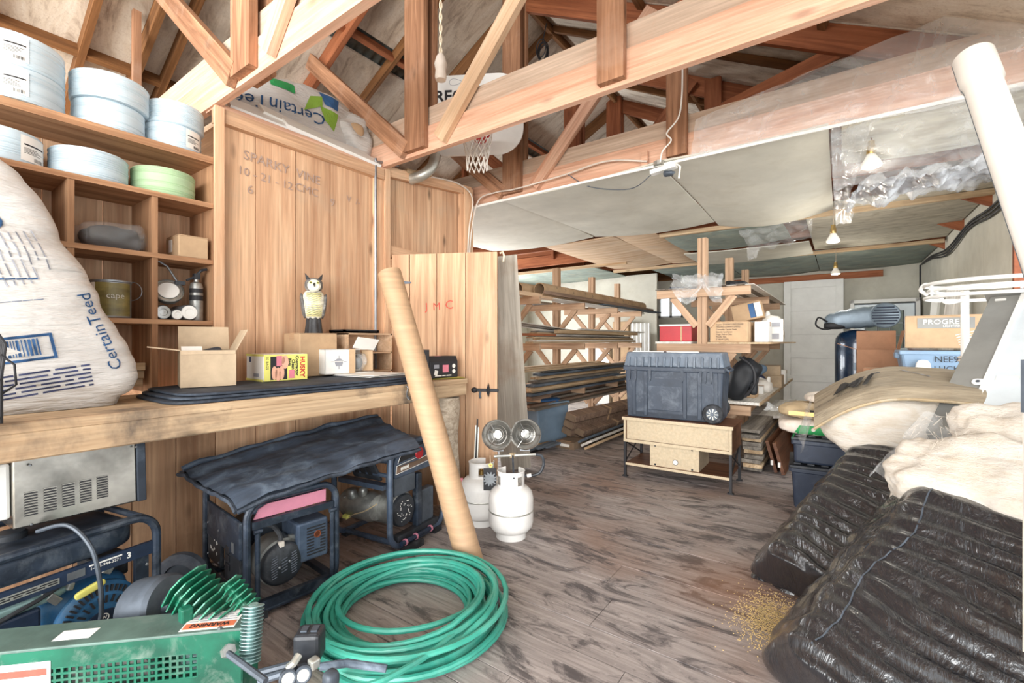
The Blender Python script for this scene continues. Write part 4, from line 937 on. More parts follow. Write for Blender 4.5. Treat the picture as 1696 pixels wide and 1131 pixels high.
# control side (local -x)
MB().box((-W2+.006, .03, .36), (.02, .50, .19)).build('side_cover', 'black_steel', gb, bevel=.02)
MB().box((-W2+.01, .17, .25), (.02, .20, .22)).build('side_panel', 'black_plastic', gb, bevel=.006)
MB().box((-W2+.01, -.10, .24), (.02, .22, .26)).build('control_panel', 'black_plastic', gb, bevel=.006)
for k in range(3): MB().box((-W2-.003, -.05, .19+.045*k), (.008, .05, .035)).build('socket', 'ink_black', gb, bevel=.004)
MB().box((-W2-.003, -.13, .31), (.008, .03, .05)).build('meter', 'steel_grey', gb)
for k in range(4): bolt((-W2-.002, (.25, .08, .25, .08)[k], (.34, .34, .17, .17)[k]), gb, (-1, 0, 0))
rs = random.Random(3); rust = MB()
for k in range(16): rust.prism([(rs.uniform(-.012, .012)+.05*math.cos(k)+.0, .06*math.sin(k*1.3)), (.01+.05*math.cos(k), .01+.06*math.sin(k*1.3)), (.05*math.cos(k)-.008, .06*math.sin(k*1.3)+.016)], 0, .001, basis((-W2-.001, .165, .25), (0, -1, 0), (0, 0, 1)))
tag(rust.build('peeled_sticker', 'paper_white', gb), kind='stuff')
MB(T(-W2-.03, -.13, .13) @ Rx(0) @ Ry(35)).box((0, 0, 0), (.10, .14, .012)).build('flap_cover', 'black_plastic', gb)
for x in (-W2+.06, W2-.03): MB().box((x, -D2-.0, .018), (.05, .05, .036)).build('foot', 'rubber', gb)
MB().box((.0, D2-.02, .018), (.30, .05, .036)).build('foot', 'rubber', gb)
# ---------------- generator C (brown panel, 8000)
c, rz, w = place((-2.27, 1.865, 0), (-2.335, 2.40, 0), .50)
gc_ = thing('generator', 'taller grey-framed generator with a brown 8000 panel beside the log post', 'generator', (c.x, c.y, 0), rz, 'portable generators')
W2 = w/2; D2 = .25
for y in (-D2, D2): tloop(w, .645, .11, y, .019, 'frame_loop', 'blue_grey_tube', gc_, .035)
for x in (-W2+.09, W2-.09): MB().tube([(x, -D2, .04), (x, D2, .04)], .018, 8).build('base_tube', 'blue_grey_tube', gc_, smooth=True)
MB().tube([(-W2+.0, -D2, .50), (-W2, D2, .50)], .014, 8).build('side_tube', 'blue_grey_tube', gc_, smooth=True)
pn = MB().prism([(-W2+.04, .475), (W2-.04, .475), (W2-.035, .555), (W2-.07, .64), (-W2+.07, .64), (-W2+.035, .57)], D2-.012, D2+.002, basis((0, 0, 0), (1, 0, 0), (0, 0, 1))).build('name_panel', 'blue_grey_tube', gc_)
MB().prism([(-W2+.05, .50), (W2-.05, .535), (W2-.045, .575), (-.0, .545), (-W2+.055, .545)], D2+.002, D2+.004, basis((0, 0, 0), (1, 0, 0), (0, 0, 1))).build('brown_field', 'lumber_brown', pn)
MB().prism([(-W2+.07, .565), (-.02, .58), (-.02, .625), (-W2+.10, .625)], D2+.002, D2+.004, basis((0, 0, 0), (1, 0, 0), (0, 0, 1))).build('black_field', 'ink_black', pn)
o = MB(); FZ = lambda x, z: (x, -D2-.005, z)
o.tube([FZ(-W2+.048, .498), FZ(-W2+.056, .55), FZ(-.03, .565), FZ(.0, .55), FZ(W2-.05, .578)], .0022, 5).tube([FZ(-W2+.065, .562), FZ(-W2+.10, .63), FZ(-.02, .632)], .0022, 5).tube([FZ(-W2+.048, .498), FZ(0.0, .512), FZ(W2-.05, .53)], .0022, 5).build('pinstripe', 'paper_white', pn)
text('8000', .03, 'paper_white', pn, basis(FZ(-W2+.13, .524), (1, 0, .06), (0, 0, 1)), sx=1.3, bold=.001)
MB(T(-.0, -D2-.006, .59) @ Rx(90)).lathe([(0, .006), (.035, .006), (.04, .0), (.0, 0)], 20).build('emblem', 'red_plastic', pn)
MB().box((-.12, -D2+.05, .41), (.20, .08, .12)).build('tank_side', 'motor_grey', gc_, bevel=.01)
MB(T(0, 0, .60)).blob((w-.10, .42, .13), 8, 5).build('fuel_tank', 'blue_grey_tube', gc_, smooth=True)
rc = MB(T(-.11, -D2+.05, .235) @ Rx(90)).lathe([(.105, -.02), (.105, .015), (.098, .025), (.03, .03), (0, .03)], 36).build('recoil_cover', 'black_plastic', gc_, smooth=True)
for x, z in ((-.035, -.01), (.03, .02)): bolt((-.11+x, -D2+.019, .235+z), rc)
dts = MB()
for k in range(30):
    a = k*2.4; q = .03+.045*((k*7) % 10)/10; dts.box((-.11+q*math.cos(a), -D2+.019, .235+q*math.sin(a)), (.005, .003, .005))
tag(dts.build('vent_dots', 'paper_white', rc), kind='stuff')
MB(T(-.11, -.10, .24)).lathe([(0, -.13), (.10, -.13), (.11, -.1), (.11, .1), (0, .13)], 24, Rx(90)).build('engine_housing', 'aluminium', gc_, smooth=True)
MB(T(-W2+.06, .05, .26)).lathe([(0, -.14), (.08, -.14), (.095, -.11), (.095, .1), (.08, .14), (0, .14)], 22, Rx(90)).build('alternator', 'aluminium', gc_, smooth=True)
MB(T(-W2-.01, -.04, .52) @ Ry(-28)).box((0, 0, 0), (.02, .24, .15)).build('control_panel', 'black_plastic', gc_, bevel=.006)
for k in range(3): MB(T(-W2-.024, -.10+.06*k, .52) @ Ry(-28)).box((0, 0, 0), (.01, .035, .06)).build('socket', 'ink_black', gc_)
MB().box((-W2+.02, .0, .42), (.06, .40, .03)).build('side_rail', 'blue_grey_tube', gc_)
for i, (y, z, s_) in enumerate(((-.02, .37, .05), (.08, .34, .06), (.14, .30, .045))): MB(T(-W2+.0, y, z)).blob((s_, s_, s_*1.2), 6, 3).build('carburetor_piece', 'aluminium', gc_, smooth=True)
MB().tube(smooth_path([(-W2-.02, .12, .17), (-W2-.03, .04, .22), (-W2-.03, -.06, .26), (-W2+.0, -.14, .31)]), .004, 6).build('wire', 'sack_tan', gc_, smooth=True)
MB().box((-W2-.03, .10, .20), (.03, .04, .02)).build('connector', 'ink_yellow', gc_)
MB().box((.02, -D2+.03, .25), (.05, .05, .40)).build('engine_column', 'black_steel', gc_, bevel=.01); MB().box((.12, -D2+.05, .20), (.13, .06, .24)).build('battery', 'motor_grey', gc_, bevel=.01)
MB().bar((-.20, -D2+.02, .075), (.20, -D2+.02, .075), .05, .05).build('skid', 'black_plastic', gc_)
MB().tube([(-.20, -D2-.03, .06), (.08, -D2-.03, .06)], .016, 10).build('axle', 'dark_navy', gc_, smooth=True)
for x in (-.17, -.07, .08): MB().tube([(x, -D2-.03, .06), (x+.012, -D2-.03, .06)], .021, 12).build('clip', 'pink_strip', gc_)
MB().box((-.10, -D2-.03, .02), (.14, .08, .04)).build('foot', 'rubber', gc_); MB().box((.18, -D2, .02), (.08, .05, .04)).build('foot', 'rubber', gc_)
for x in (-.15, .15): MB().box((x, D2, .018), (.08, .05, .036)).build('foot', 'rubber', gc_)
# ---------------- black tarp over generators B and C
tp = thing('tarp', 'dusty dark tarp draped over the two right-hand generators', 'tarp', (-2.55, 1.6, .60))
A0 = pZ(393, 836, .61); A1 = pZ(696, 738, .70); B0 = pZ(296, 784, .615); B1 = Vector((-2.88, 2.22, .745))
for lay, (mat, dz, sh_) in enumerate((('tarp', .0, 0), ('felt_black', -.014, .012))):
    def tf(u, v, dz=dz, sh_=sh_):
        a = A0.lerp(A1, u); b = B0.lerp(B1, u); p = a.lerp(b, v*(1-sh_)+sh_/2)
        p.z += dz+.022+.012*nz((u*3, v*9, lay))+.01*nz((u*11, v*3, 4))+.02*math.exp(-((v-.86)/.05)**2)-.03*math.exp(-(v/.05)**2)-.012*math.exp(-(u/.04)**2)+.015*math.sin(u*3.1)
        return p-Vector((-2.55, 1.6, .60))
    MB().grid(tf, 40, 24).build('sheet' if lay == 0 else 'under_fold', mat, tp, smooth=True, angle=180)
hem = MB().tube([tf(u/30, .0)+Vector((.006, 0, .0)) for u in range(31)], .010, 6).build('hem', 'felt_black', tp, smooth=True)
MB().tube([tf(0, v/20)+Vector((0, -.004, .0)) for v in range(21)], .011, 6).build('hem', 'felt_black', tp, smooth=True)
MB().tube([tf(u/30, .93)+Vector((0, 0, .032+.004*math.sin(u))) for u in range(31)], .016, 8).build('rolled_edge', 'tarp', tp, smooth=True)
# ---------------- green air compressor, front left
ac = thing('air_compressor', 'green air compressor with finned head, belt guard and warning label', 'air compressor', (-1.80, .45, 0))
L = lambda p: Vector(p)-Vector((-1.80, .45, 0))
c, rz, w = place((-2.14, .075, 0), (-1.545, .685, 0), .13)
G = T(*L((c.x, c.y, 0))) @ Rz(rz); hw = w/2; hd = .065
# guard casing: frame of the front with an open grille window
MB(G).bb((-hw, -hd, .415), (hw, hd, .425)).build('guard_top', 'comp_dust', ac, bevel=.003)
fp = MB(G); gx0, gx1, gz0, gz1 = -.13, hw-.13, .285, .362
fp.bb((-hw, -hd, .12), (gx0, -hd+.006, .417)).bb((gx1, -hd, .12), (hw, -hd+.006, .417)).bb((gx0, -hd, gz1), (gx1, -hd+.006, .417)).bb((gx0, -hd, .12), (gx1, -hd+.006, gz0)); fp.build('guard_front', 'comp_green', ac)
MB(G).bb((hw-.006, -hd, .12), (hw, hd, .417)).build('guard_end', 'comp_green', ac); MB(G).bb((-hw, hd-.006, .12), (hw, hd, .417)).build('guard_back', 'comp_green', ac)
gr = MB(G); nx = 22
for i in range(nx+1): x = gx0+(gx1-gx0)*i/nx; gr.bb((x-.0035, -hd+.001, gz0), (x+.0035, -hd+.005, gz1))
for k in range(5): z = gz0+(gz1-gz0)*k/4; gr.bb((gx0, -hd+.0005, z-.0035), (gx1, -hd+.0052, z+.0035))
tag(gr.build('grille', 'comp_green', ac), kind='stuff')
MB(G).lathe([(0, -.02), (.13, -.02), (.135, 0), (.13, .02), (0, .02)], 30, T(.02, 0, .26) @ Rx(90)).build('flywheel', 'aluminium', ac, smooth=True)
MB(G).bb((-.36, -hd-.0015, .29), (-.10, -hd-.0005, .385)).build('data_plate', 'paper_white', ac); plate('data_band', .24, .02, 'chalk_red', ac, G @ basis((-.23, -hd-.0016, .355), (1, 0, 0), (0, 0, 1)))
wl_ = MB(G).bb((hw-.19, -hd+.012, .4252), (hw-.03, hd-.02, .4262)).build('warning_label', 'paper_white', ac)
plate('warning_band', .15, .028, 'ink_orange', wl_, G @ basis((hw-.11, -hd+.033, .4264), (1, 0, 0), (0, 1, 0)))
text('WARNING', .024, 'ink_black', wl_, G @ basis((hw-.11, -hd+.034, .4278), (-1, 0, 0), (0, -1, 0)), bold=.0006); lines_block(.14, .05, 4, 'ink_grey', wl_, G @ basis((hw-.11, .012, .4266), (1, 0, 0), (0, 1, 0)), fill=.4)
MB(G).bb((-.12, -hd+.03, .4252), (-.02, hd-.05, .4258)).build('tape_scrap', 'paper_white', ac)
bolt(G @ Vector((hw-.07, -hd+.008, .425)), ac, (0, 0, 1))
# receiver tank and feet below
MB(G).lathe([(0, -.40), (.08, -.39), (.115, -.33), (.12, -.28), (.12, .26), (.115, .31), (.08, .37), (0, .38)], 28, T(0, .17, .17) @ Ry(90)).build('receiver_tank', 'comp_green', ac, smooth=True)
for x in (-.25, .25):
    MB(G).bar((x, .06, .03), (x, .28, .03), .04, .06).build('foot', 'black_steel', ac)
MB(G).bb((-.34, .07, .285), (.36, .27, .295)).build('deck', 'comp_green', ac)
# motor drum, cylinder, finned head
pm_ = L(pD(258, 1005, 1.68)); Mm = T(*pm_) @ Rz(28) @ Ry(78)
MB(Mm).lathe([(0, -.08), (.085, -.08), (.105, -.06), (.108, .05), (.098, .065), (.045, .068), (.04, .09), (0, .09)], 36).build('motor', 'motor_grey', ac, smooth=True)
MB(T(*(pm_+Vector((-.02, .0, -.11))))).box((0, 0, 0), (.12, .16, .10)).build('motor_mount', 'black_steel', ac)
pc_ = L(pD(345, 1040, 1.56)); MB(T(*pc_)).lathe(sum([[(.07, -.10+.018*k), (.078, -.094+.018*k), (.07, -.088+.018*k)] for k in range(9)], [(0, -.10)])+[(0, .07)], 28).build('cylinder', 'cooler_pale', ac, smooth=True)
MB(T(*(pc_+Vector((0, 0, -.15))))).box((0, 0, 0), (.15, .15, .12)).build('crankcase', 'comp_green', ac, bevel=.02)
ph_ = L(pD(340, 1000, 1.57)); Hm = T(*ph_) @ Rz(22) @ Ry(34)
for k in range(9):
    x = -.10+.024*k; MB(Hm @ T(x, 0, 0)).prism([(.0+q[0], q[1]) for q in [(-.06, -.06), (-.066, .02), (-.045, .055), (.01, .075), (.05, .06), (.07, .0), (.06, -.06)]], -.0025, .0025, basis((0, 0, 0), (0, 1, 0), (0, 0, 1))).build('cooling_fin', 'fin_green', ac)
MB(Hm).box((0, 0, -.02), (.17, .085, .05)).build('head_core', 'fin_green', ac, bevel=.01)
MB(T(*L(pD(308, 1030, 1.50)))).box((0, 0, 0), (.035, .035, .10)).build('head_bolt_boss', 'comp_green', ac, bevel=.006)
p2_ = L(pD(400, 985, 1.50)); H2 = T(*p2_) @ Rz(18) @ Ry(38)
for k in range(6): MB(H2 @ T(-.055+.02*k, 0, 0)).prism([(-.035, -.022), (-.036, .01), (.0, .036), (.036, .008), (.03, -.022)], -.002, .002, basis((0, 0, 0), (0, 1, 0), (0, 0, 1))).build('cooling_fin', 'fin_green', ac)
MB(H2).box((0, 0, -.012), (.12, .03, .03)).build('valve_plate', 'fin_green', ac, bevel=.006)
fc0 = L(pD(420, 1000, 1.46)); fc1 = L(pD(413, 1098, 1.44)); ftb = MB().tube([fc0, fc1], .014, 12).build('cooler_tube', 'cooler_pale', ac, smooth=True)
dv = (fc1-fc0).normalized(); xx = dv.orthogonal().normalized()
for k in range(17):
    m = Matrix((xx, dv.cross(xx), dv)).transposed().to_4x4(); m.translation = fc0.lerp(fc1, (k+.5)/17)
    MB(m @ Rx(12)).lathe([(.012, -.0015), (.032, -.0008), (.032, .0008), (.012, .0015)], 20).build('cooler_fin', 'cooler_pale', ac, smooth=True)
# fittings: pressure switch, pipes, gauges, hose stub
px_ = L(pD(513, 1066, 1.52)); MB(T(*px_) @ Rz(40)).box((0, 0, 0), (.085, .075, .095)).build('pressure_switch', 'black_plastic', ac, bevel=.012)
MB(T(*(px_+Vector((0, 0, .049)))) @ Rz(40)).box((-.015, 0, 0), (.02, .03, .006)).box((.018, 0, 0), (.02, .03, .006)).build('switch_mark', 'motor_grey', ac)
MB().tube([L(pD(495, 1085, 1.44)), L(pD(487, 1098, 1.42)), L(pD(478, 1105, 1.42))], .012, 8).build('valve_lever', 'galv', ac, smooth=True)
for (a, b, r_) in (((372, 1078, 1.42), (440, 1128, 1.33), .010), ((425, 1115, 1.45), (490, 1098, 1.45), .011), ((430, 1128, 1.43), (490, 1108, 1.43), .012)):
    MB().tube([L(pD(*a)), L(pD(*b))], r_, 8).build('air_pipe', 'motor_grey', ac, smooth=True)
MB(T(*L(pD(378, 1078, 1.42))) @ Ry(60)).lathe([(0, -.012), (.02, -.012), (.02, .012), (0, .012)], 6).build('pipe_nut', 'aluminium', ac)
for px, py, dd in ((502, 1118, 1.42), (477, 1124, 1.40)):
    g = L(pD(px, py, dd)); to = (L((0, 0, H))-g); to.z = .4; to.normalize(); x_ = to.orthogonal().normalized(); m = Matrix((x_, to.cross(x_), to)).transposed().to_4x4(); m.translation = g
    gg = MB(m).lathe([(0, -.03), (.024, -.03), (.026, 0), (.022, .004), (0, .002)], 22).build('gauge', 'motor_grey', ac, smooth=True); MB(m).lathe([(0, .003), (.020, .003), (.020, .0036), (0, .0036)], 20).build('dial', 'galv', gg)
MB(T(*L(pD(520, 1098, 1.45)))).box((0, 0, 0), (.03, .03, .03)).build('manifold', 'galv', ac, bevel=.005)
MB().tube([L(pD(530, 1104, 1.45)), L(pD(575, 1098, 1.47)), L(pD(640, 1107, 1.47))], [.012, .013, .012], 10).build('hose_stub', 'log_bark' if 0 else 'lumber_blue', ac, smooth=True)
MB(T(*L(pD(548, 1124, 1.40)))).blob((.045, .045, .05), 6, 3).build('regulator_knob', 'motor_grey', ac, smooth=True)
# ---------------- green garden hose coil
hs = thing('garden_hose', 'coiled green garden hose on the plank floor', 'hose', (-1.69, 1.50, 0))
rs = random.Random(11)
def coil(loops, name, seed, rmin, rmax, zmax):
    r_ = random.Random(seed); pts = []; n = 34; prm = []
    for l in range(loops+1): prm.append((r_.uniform(rmin, rmax), r_.uniform(-.035, .035), r_.uniform(-.035, .035), .013+zmax*r_.random(), r_.uniform(-.02, .02)))
    for l in range(loops):
        for k in range(n):
            t = k/n; a = 2*math.pi*t; A, B = prm[l], prm[l+1]; q = [A[i]+(B[i]-A[i])*(t*t*(3-2*t)) for i in range(5)]
            rr = q[0]*(1+.03*math.sin(2*a+seed)); pts.append(Vector((q[1]+rr*1.02*math.cos(a), q[2]+rr*.98*math.sin(a), max(.0125, q[3]+q[4]*math.sin(a+l)))))
    return pts
hp = coil(24, 'c', 5, .27, .46, .13)
MB().tube(hp, .0125, 8).build('hose', 'hose_green', hs, smooth=True)
hl = lambda px, py, z: pZ(px, py, z)-Vector((-1.69, 1.50, 0))
MB().tube(smooth_path([hl(560, 1122, .06), hl(610, 1135, .12), hl(700, 1090, .13), hl(765, 1040, .13), hl(815, 1000, .13)]), .0125, 8).build('loose_end', 'hose_green', hs, smooth=True)
MB().tube([hl(808, 1006, .131), hl(822, 993, .131)], .0155, 10).build('coupling', 'motor_grey', hs, smooth=True)
# ================================================================= FLOOR MIDDLE: TUBE, TANKS, DOOR
tb_ = thing('cardboard_tube', 'big kraft cardboard tube leaning against the bench edge', 'tube', (-1.77, 2.05, 0))
ax = (Vector((-2.53, 2.075, 1.80))-Vector((-1.77, 2.05, .015))); Lt = ax.length; ax.normalize(); xx = ax.cross(Vector((0, 1, 0))).normalized()
m = Matrix((xx, ax.cross(xx), ax)).transposed().to_4x4(); m.translation = Vector((0, 0, .022))
MB(m).lathe([(.073, 0), (.079, 0), (.079, Lt), (.073, Lt), (.073, 0)], 32).build('tube_wall', 'kraft_tube', tb_, smooth=True, angle=60)
MB(m).lathe([(0, Lt-.004), (.073, Lt-.004), (.073, Lt-.001), (0, Lt-.001)], 28).build('end_cap', 'cardboard', tb_)
def tank(label, x, y, rz=0):
    t = thing('propane_tank', label, 'propane tank', (x, y, 0), rz, 'white propane tanks'); R = .153
    MB().lathe([(.0, .05), (.09, .042), (.125, .055), (.145, .08), (R, .115), (R, .265), (R*.99, .275), (.143, .31), (.115, .338), (.07, .352), (.03, .356), (0, .357)], 40).build('tank_body', 'tank_white', t, smooth=True, angle=60)
    MB().lathe([(R+.0008, .185), (R+.002, .188), (R+.002, .192), (R+.0008, .195)], 40).build('weld_seam', 'galv', t, smooth=True)
    MB().lathe([(.098, .0), (.102, .0), (.10, .045), (.096, .05), (.096, .0)], 32).build('foot_ring', 'tank_white', t, smooth=True)
    cr_ = MB()
    def seg(a0, a1, z0, z1, r=.092):
        n = max(2, int((a1-a0)/9)); cr_.grid(lambda u, v: Vector((r*math.cos(math.radians(a0+(a1-a0)*u)), r*math.sin(math.radians(a0+(a1-a0)*u)), z0+(z1-z0)*v)), n, 2); cr_.grid(lambda u, v: Vector(((r-.004)*math.cos(math.radians(a1-(a1-a0)*u)), (r-.004)*math.sin(math.radians(a1-(a1-a0)*u)), z0+(z1-z0)*v)), n, 2)
    seg(-150, 150, .425, .452); seg(-150, 150, .335, .365)
    for a in (-150, -110, -45, -5, 60, 110): seg(a, a+40, .365, .425)
    for r_ in (.092,): cr_.tube([(r_*math.cos(math.radians(a)), r_*math.sin(math.radians(a)), .452) for a in range(-150, 151, 10)], .005, 6)
    cr_.build('collar', 'tank_white', t, smooth=True)
    MB().lathe([(0, .355), (.02, .355), (.02, .385), (.012, .39), (.012, .405), (.026, .41), (.026, .425), (0, .428)], 16).build('valve', 'brass', t, smooth=True)
    return t
t1 = tank('white propane tank carrying the twin round heaters', -1.84, 2.55, -60)
t2 = tank('second white propane tank behind the heater tank, beside the log post', -2.155, 2.615, -100)
MB(T(.10, -.118, .31) @ Rz(-50)).box((0, 0, 0), (.03, .002, .03)).build('sticker', 'ink_pink', t2)
hz = thing('tank_heater', 'twin-dish propane heater with a dark gas hose on the front tank', 'heater', (-1.84, 2.55, .45))
vd = Vector((.56, -.80, .10)).normalized(); sd = Vector((.812, .584, 0))
def dish(off, z, tw):
    n_ = (vd+sd*tw).normalized(); x_ = n_.orthogonal().normalized(); m = Matrix((x_, n_.cross(x_), n_)).transposed().to_4x4(); m.translation = sd*off+Vector((0, 0, z))
    d_ = MB(m).lathe([(0, -.05), (.03, -.048), (.06, -.036), (.085, -.015), (.102, .012), (.105, .014), (.105, .010), (.087, -.02), (.06, -.042), (0, -.056)], 36).build('dish', 'chrome', hz, smooth=True, angle=60)
    for r_, z_ in ((.04, -.02), (.065, -.005)): MB(m).tube([(r_*math.cos(i*.2618), r_*math.sin(i*.2618), z_) for i in range(24)], .002, 5, closed=True).build('guard_ring', 'chrome', d_, smooth=True)
    MB(m).lathe([(0, -.045), (.028, -.045), (.032, -.03), (.03, -.015), (0, -.012)], 20).build('burner', 'aluminium', d_, smooth=True)
    for a in (20, 140, 260):
        ca, sa = math.cos(math.radians(a)), math.sin(math.radians(a)); cb, sb_ = math.cos(math.radians(a+28)), math.sin(math.radians(a+28))
        MB(m).tube(smooth_path([(.104*ca, .104*sa, .014), (.06*ca, .06*sa, .02), (.025*ca, .025*sa, .015), (.03*cb, .03*sb_, .012), (.065*cb, .065*sb_, -.004)], 4), .002, 5).build('guard_wire', 'chrome', d_, smooth=True)
    bz = Vector(m.translation)-n_*.05
    MB().tube([bz, bz+Vector((0, 0, -.055)), bz+Vector((0, 0, -.12))], .008, 8).build('burner_pipe', 'steel_grey', hz, smooth=True)
    MB(T(*(bz+Vector((0, 0, -.11))))).box((0, 0, 0), (.07, .03, .012), (0, 0, .62)).build('dish_bracket', 'steel_grey', hz)
dish(-.095, .245, -.12); dish(.10, .25, .08)
bo = -vd*.05
MB().tube([sd*-.12+bo+Vector((0, 0, .09)), sd*.17+bo+Vector((0, 0, .105))], .010, 10).build('cross_pipe', 'galv', hz, smooth=True)
MB().bar(bo+sd*.01+Vector((0, 0, .10)), sd*.02+vd*.085+Vector((0, 0, -.045)), .03, .012, sd).build('bracket', 'black_plastic', hz)
MB().box(bo+sd*.01+Vector((0, 0, .10)), (.03, .03, .03)).build('clamp', 'sack_tan', hz)
MB().tube(smooth_path([sd*.17+bo+Vector((0, 0, .105)), sd*.215+bo+Vector((0, 0, .09)), sd*.225+bo+Vector((0, 0, .03)), sd*.19+bo+Vector((0, 0, -.03)), sd*.10+bo+Vector((0, 0, -.045)), Vector((0, 0, -.03))]), .010, 8).build('gas_hose', 'black_plastic', hz, smooth=True)
MB().tube([sd*.14+bo+Vector((0, 0, -.04)), sd*.11+bo+Vector((0, 0, -.045))], .013, 10).build('hose_fitting', 'white_plastic', hz, smooth=True)
gt = thing('hang_tag', 'black card with a grey cog shape and yellow flower hanging between the tanks', 'tag', (-1.985, 2.50, .335))
Mx = basis((0, 0, 0), sd, (0, 0, 1)); MB(Mx).bb((-.045, -.035, -.002), (.045, .12, .0)).build('card', 'ink_black', gt)
cg = []
for i in range(48): r_ = .05 if (i//2) % 2 else .034; cg.append((r_*math.cos(i*math.pi/24), .045+r_*math.sin(i*math.pi/24)))
MB(Mx).prism(cg, .001, .006).build('cog', 'steel_grey', gt); MB(Mx @ T(.005, .14, .0)).prism([((.018 if i % 2 else .011)*math.cos(i*.314), (.018 if i % 2 else .011)*math.sin(i*.314)) for i in range(20)], 0, .003).build('flower', 'ink_yellow', gt)
MB(Mx @ T(.005, .14, .003)).lathe([(0, 0), (.006, 0), (.006, .002), (0, .002)], 10).build('flower_centre', 'ink_orange', gt); MB(Mx).tube([(.003, .155, 0), (.0, .20, -.03)], .002, 5).build('string', 'rope', gt)
# open plank door
dr = thing('door_1', 'open plank door with chalk letters and a black latch', 'door', (XW+.055, 2.492, .015), math.degrees(math.atan2(.395, .79)), kind='structure')
dx = [0, .155, .385, .625, .885]
for a, b in zip(dx, dx[1:]): board('door_plank', ((a+b)/2, 0, 0), ((a+b)/2, 0, 2.03), b-a-.007, .024, 'plank', dr, up=(0, 1, 0))
for z in (.25, 1.75): board('door_batten', (.03, .024, z), (.86, .024, z), .022, .12, 'plank', dr)
MB().prism([(0, -.022), (.17, -.006), (.17, .006), (0, .022)], 0, .004, basis((.0, -.0125, 1.80), (1, 0, 0), (0, 0, 1))).build('strap_hinge', 'motor_grey', dr)
for i, ch in enumerate('JMC'): text(ch, (.085, .085, .10)[i], 'chalk_red', dr, basis((.30+.085*i+(.02 if i == 2 else 0), -.0135, 1.60+(.012 if i == 2 else 0)), (1, 0, .05), (-.1, 0, 1)), 'chalk_letter')
MB().box((.80, -.022, .935), (.19, .018, .024)).build('bolt_bar', 'ink_black', dr, bevel=.004); MB(T(.70, -.025, .935)).blob((.05, .04, .045), 6, 2).build('bolt_knob', 'ink_black', dr, smooth=True)
MB().tube([(.815, -.034, .885), (.808, -.034, .93), (.815, -.034, .99), (.822, -.034, .93)], .009, 8, closed=True).build('hasp', 'ink_black', dr, smooth=True)
MB().tube([(.75, -.03, .925), (.745, -.03, .895), (.752, -.03, .87)], .008, 6).build('lock_key', 'motor_grey', dr)
MB().tube([(.905, -.0, 2.02), (.92, .02, 2.035), (.935, .01, 2.0), (.93, .0, 1.95)], .008, 6).build('rope_loop', 'rope', dr, smooth=True)
gbd = thing('grey_board', 'weathered grey board leaning behind the open door', 'board', (-2.76, 3.92, 0))
board('plank', (0, 0, .0), Vector((-2.33, 3.05, 2.045))-Vector((-2.76, 3.92, 0)), .31, .022, 'old_board', gbd, up=(.52, -.62, .35), bevel=.002)
lv_ = thing('spirit_level', 'slim black and white level standing beside the grey board', 'level', (-2.32, 2.72, 0))
board('rail', (0, 0, 0), (-.06, .14, 1.0), .03, .02, 'galv', lv_, up=(.5, -.8, 0)); board('scale', (.0085, -.013, .05), (-.05, .125, .98), .012, .004, 'ink_black', lv_, up=(.5, -.8, 0))
# ================================================================= LUMBER RACKS
def rack(label, X, ys, levels, half, name='lumber_rack', left=True):
    t = thing(name, label, 'rack', (X, ys[0], 0), group='cantilever lumber racks')
    for y in ys:
        yy = y-ys[0]
        for s in (-1, 1): board('post', (s*.024, yy, 0), (s*.024, yy, 2.44), .09, .044, 'rack_wood', t, up=(1, 0, 0))
        for z in levels:
            a = (-half, yy-.066, z-.045) if left else (-.05, yy-.066, z-.045); board('arm', a, (half, yy-.066, z-.045), .038, .09, 'rack_wood', t)
            for s in ((-1, 1) if left else (1,)): board('brace', (s*.06, yy-.028, z-.40), (s*(half-.16), yy-.028, z-.085), .036, .07, 'rack_wood', t)
    return t
rack('double-sided lumber rack along the far left behind the plank door', -3.5, (4.83, 6.03, 7.23, 8.34), (1.89, 1.31, .68), .50)
rack('double-sided lumber rack in the middle of the room above the tool chest', -1.21, (5.2, 6.64, 7.87), (1.90, 1.31, .68), .47)
rs = random.Random(21)
def lumber(label, x, y0, y1, z, w, th, mat, group, dx=0, dz=0, name='lumber_board', roll_=0):
    o = board(name, (x, y0, z+th/2), (x+dx, y1, z+th/2+dz), w, th, mat, None, up=(math.sin(math.radians(roll_)), 0, math.cos(math.radians(roll_))))
    return tag(o, label, 'board', group)
# two carpet tubes on the top level
for i, (x, z, y0) in enumerate(((-3.33, 1.99, 4.75), (-3.13, 1.99, 4.95))):
    t = thing('carpet_tube', ['printed brown carpet tube further back on the top rack level', 'printed brown carpet tube nearer the room on the top rack level'][i], 'tube', (x, y0, z+.008), group='carpet tubes on the rack')
    MB(Rx(-90)).lathe([(.075, 0), (.088, 0), (.088, 3.7), (.075, 3.7), (.075, 0)], 28).build('tube_wall', 'tube_brown', t, smooth=True, angle=60)
    pr = MB(Rx(-90))
    for k in range(46):
        zz = .15+.075*k; a = -2.2+1.9*((k*37) % 100)/100; l = .25+.3*((k*53) % 10)/10
        pr.grid(lambda u, v: Vector((.0888*math.cos(a+l*u+.5*v*0), .0888*math.sin(a+l*u), zz+.02*math.sin(u*3)+.012*v)), 5, 2)
    tag(pr.build('print', 'ink_black', t), kind='stuff')
TOP = 'boards on the top level of the left rack'; MID = 'boards on the middle level of the left rack'; LOW = 'boards on the low level of the left rack'
lumber('reddish brown moulding in front of the carpet tubes', -3.02, 4.9, 8.9, 1.93, .03, .045, 'lumber_brown', TOP, dx=.02, dz=-.01)
lumber('thick pale timber stub at the near end of the top rack level', -3.16, 4.45, 5.35, 1.89, .14, .05, 'fir_new', TOP)
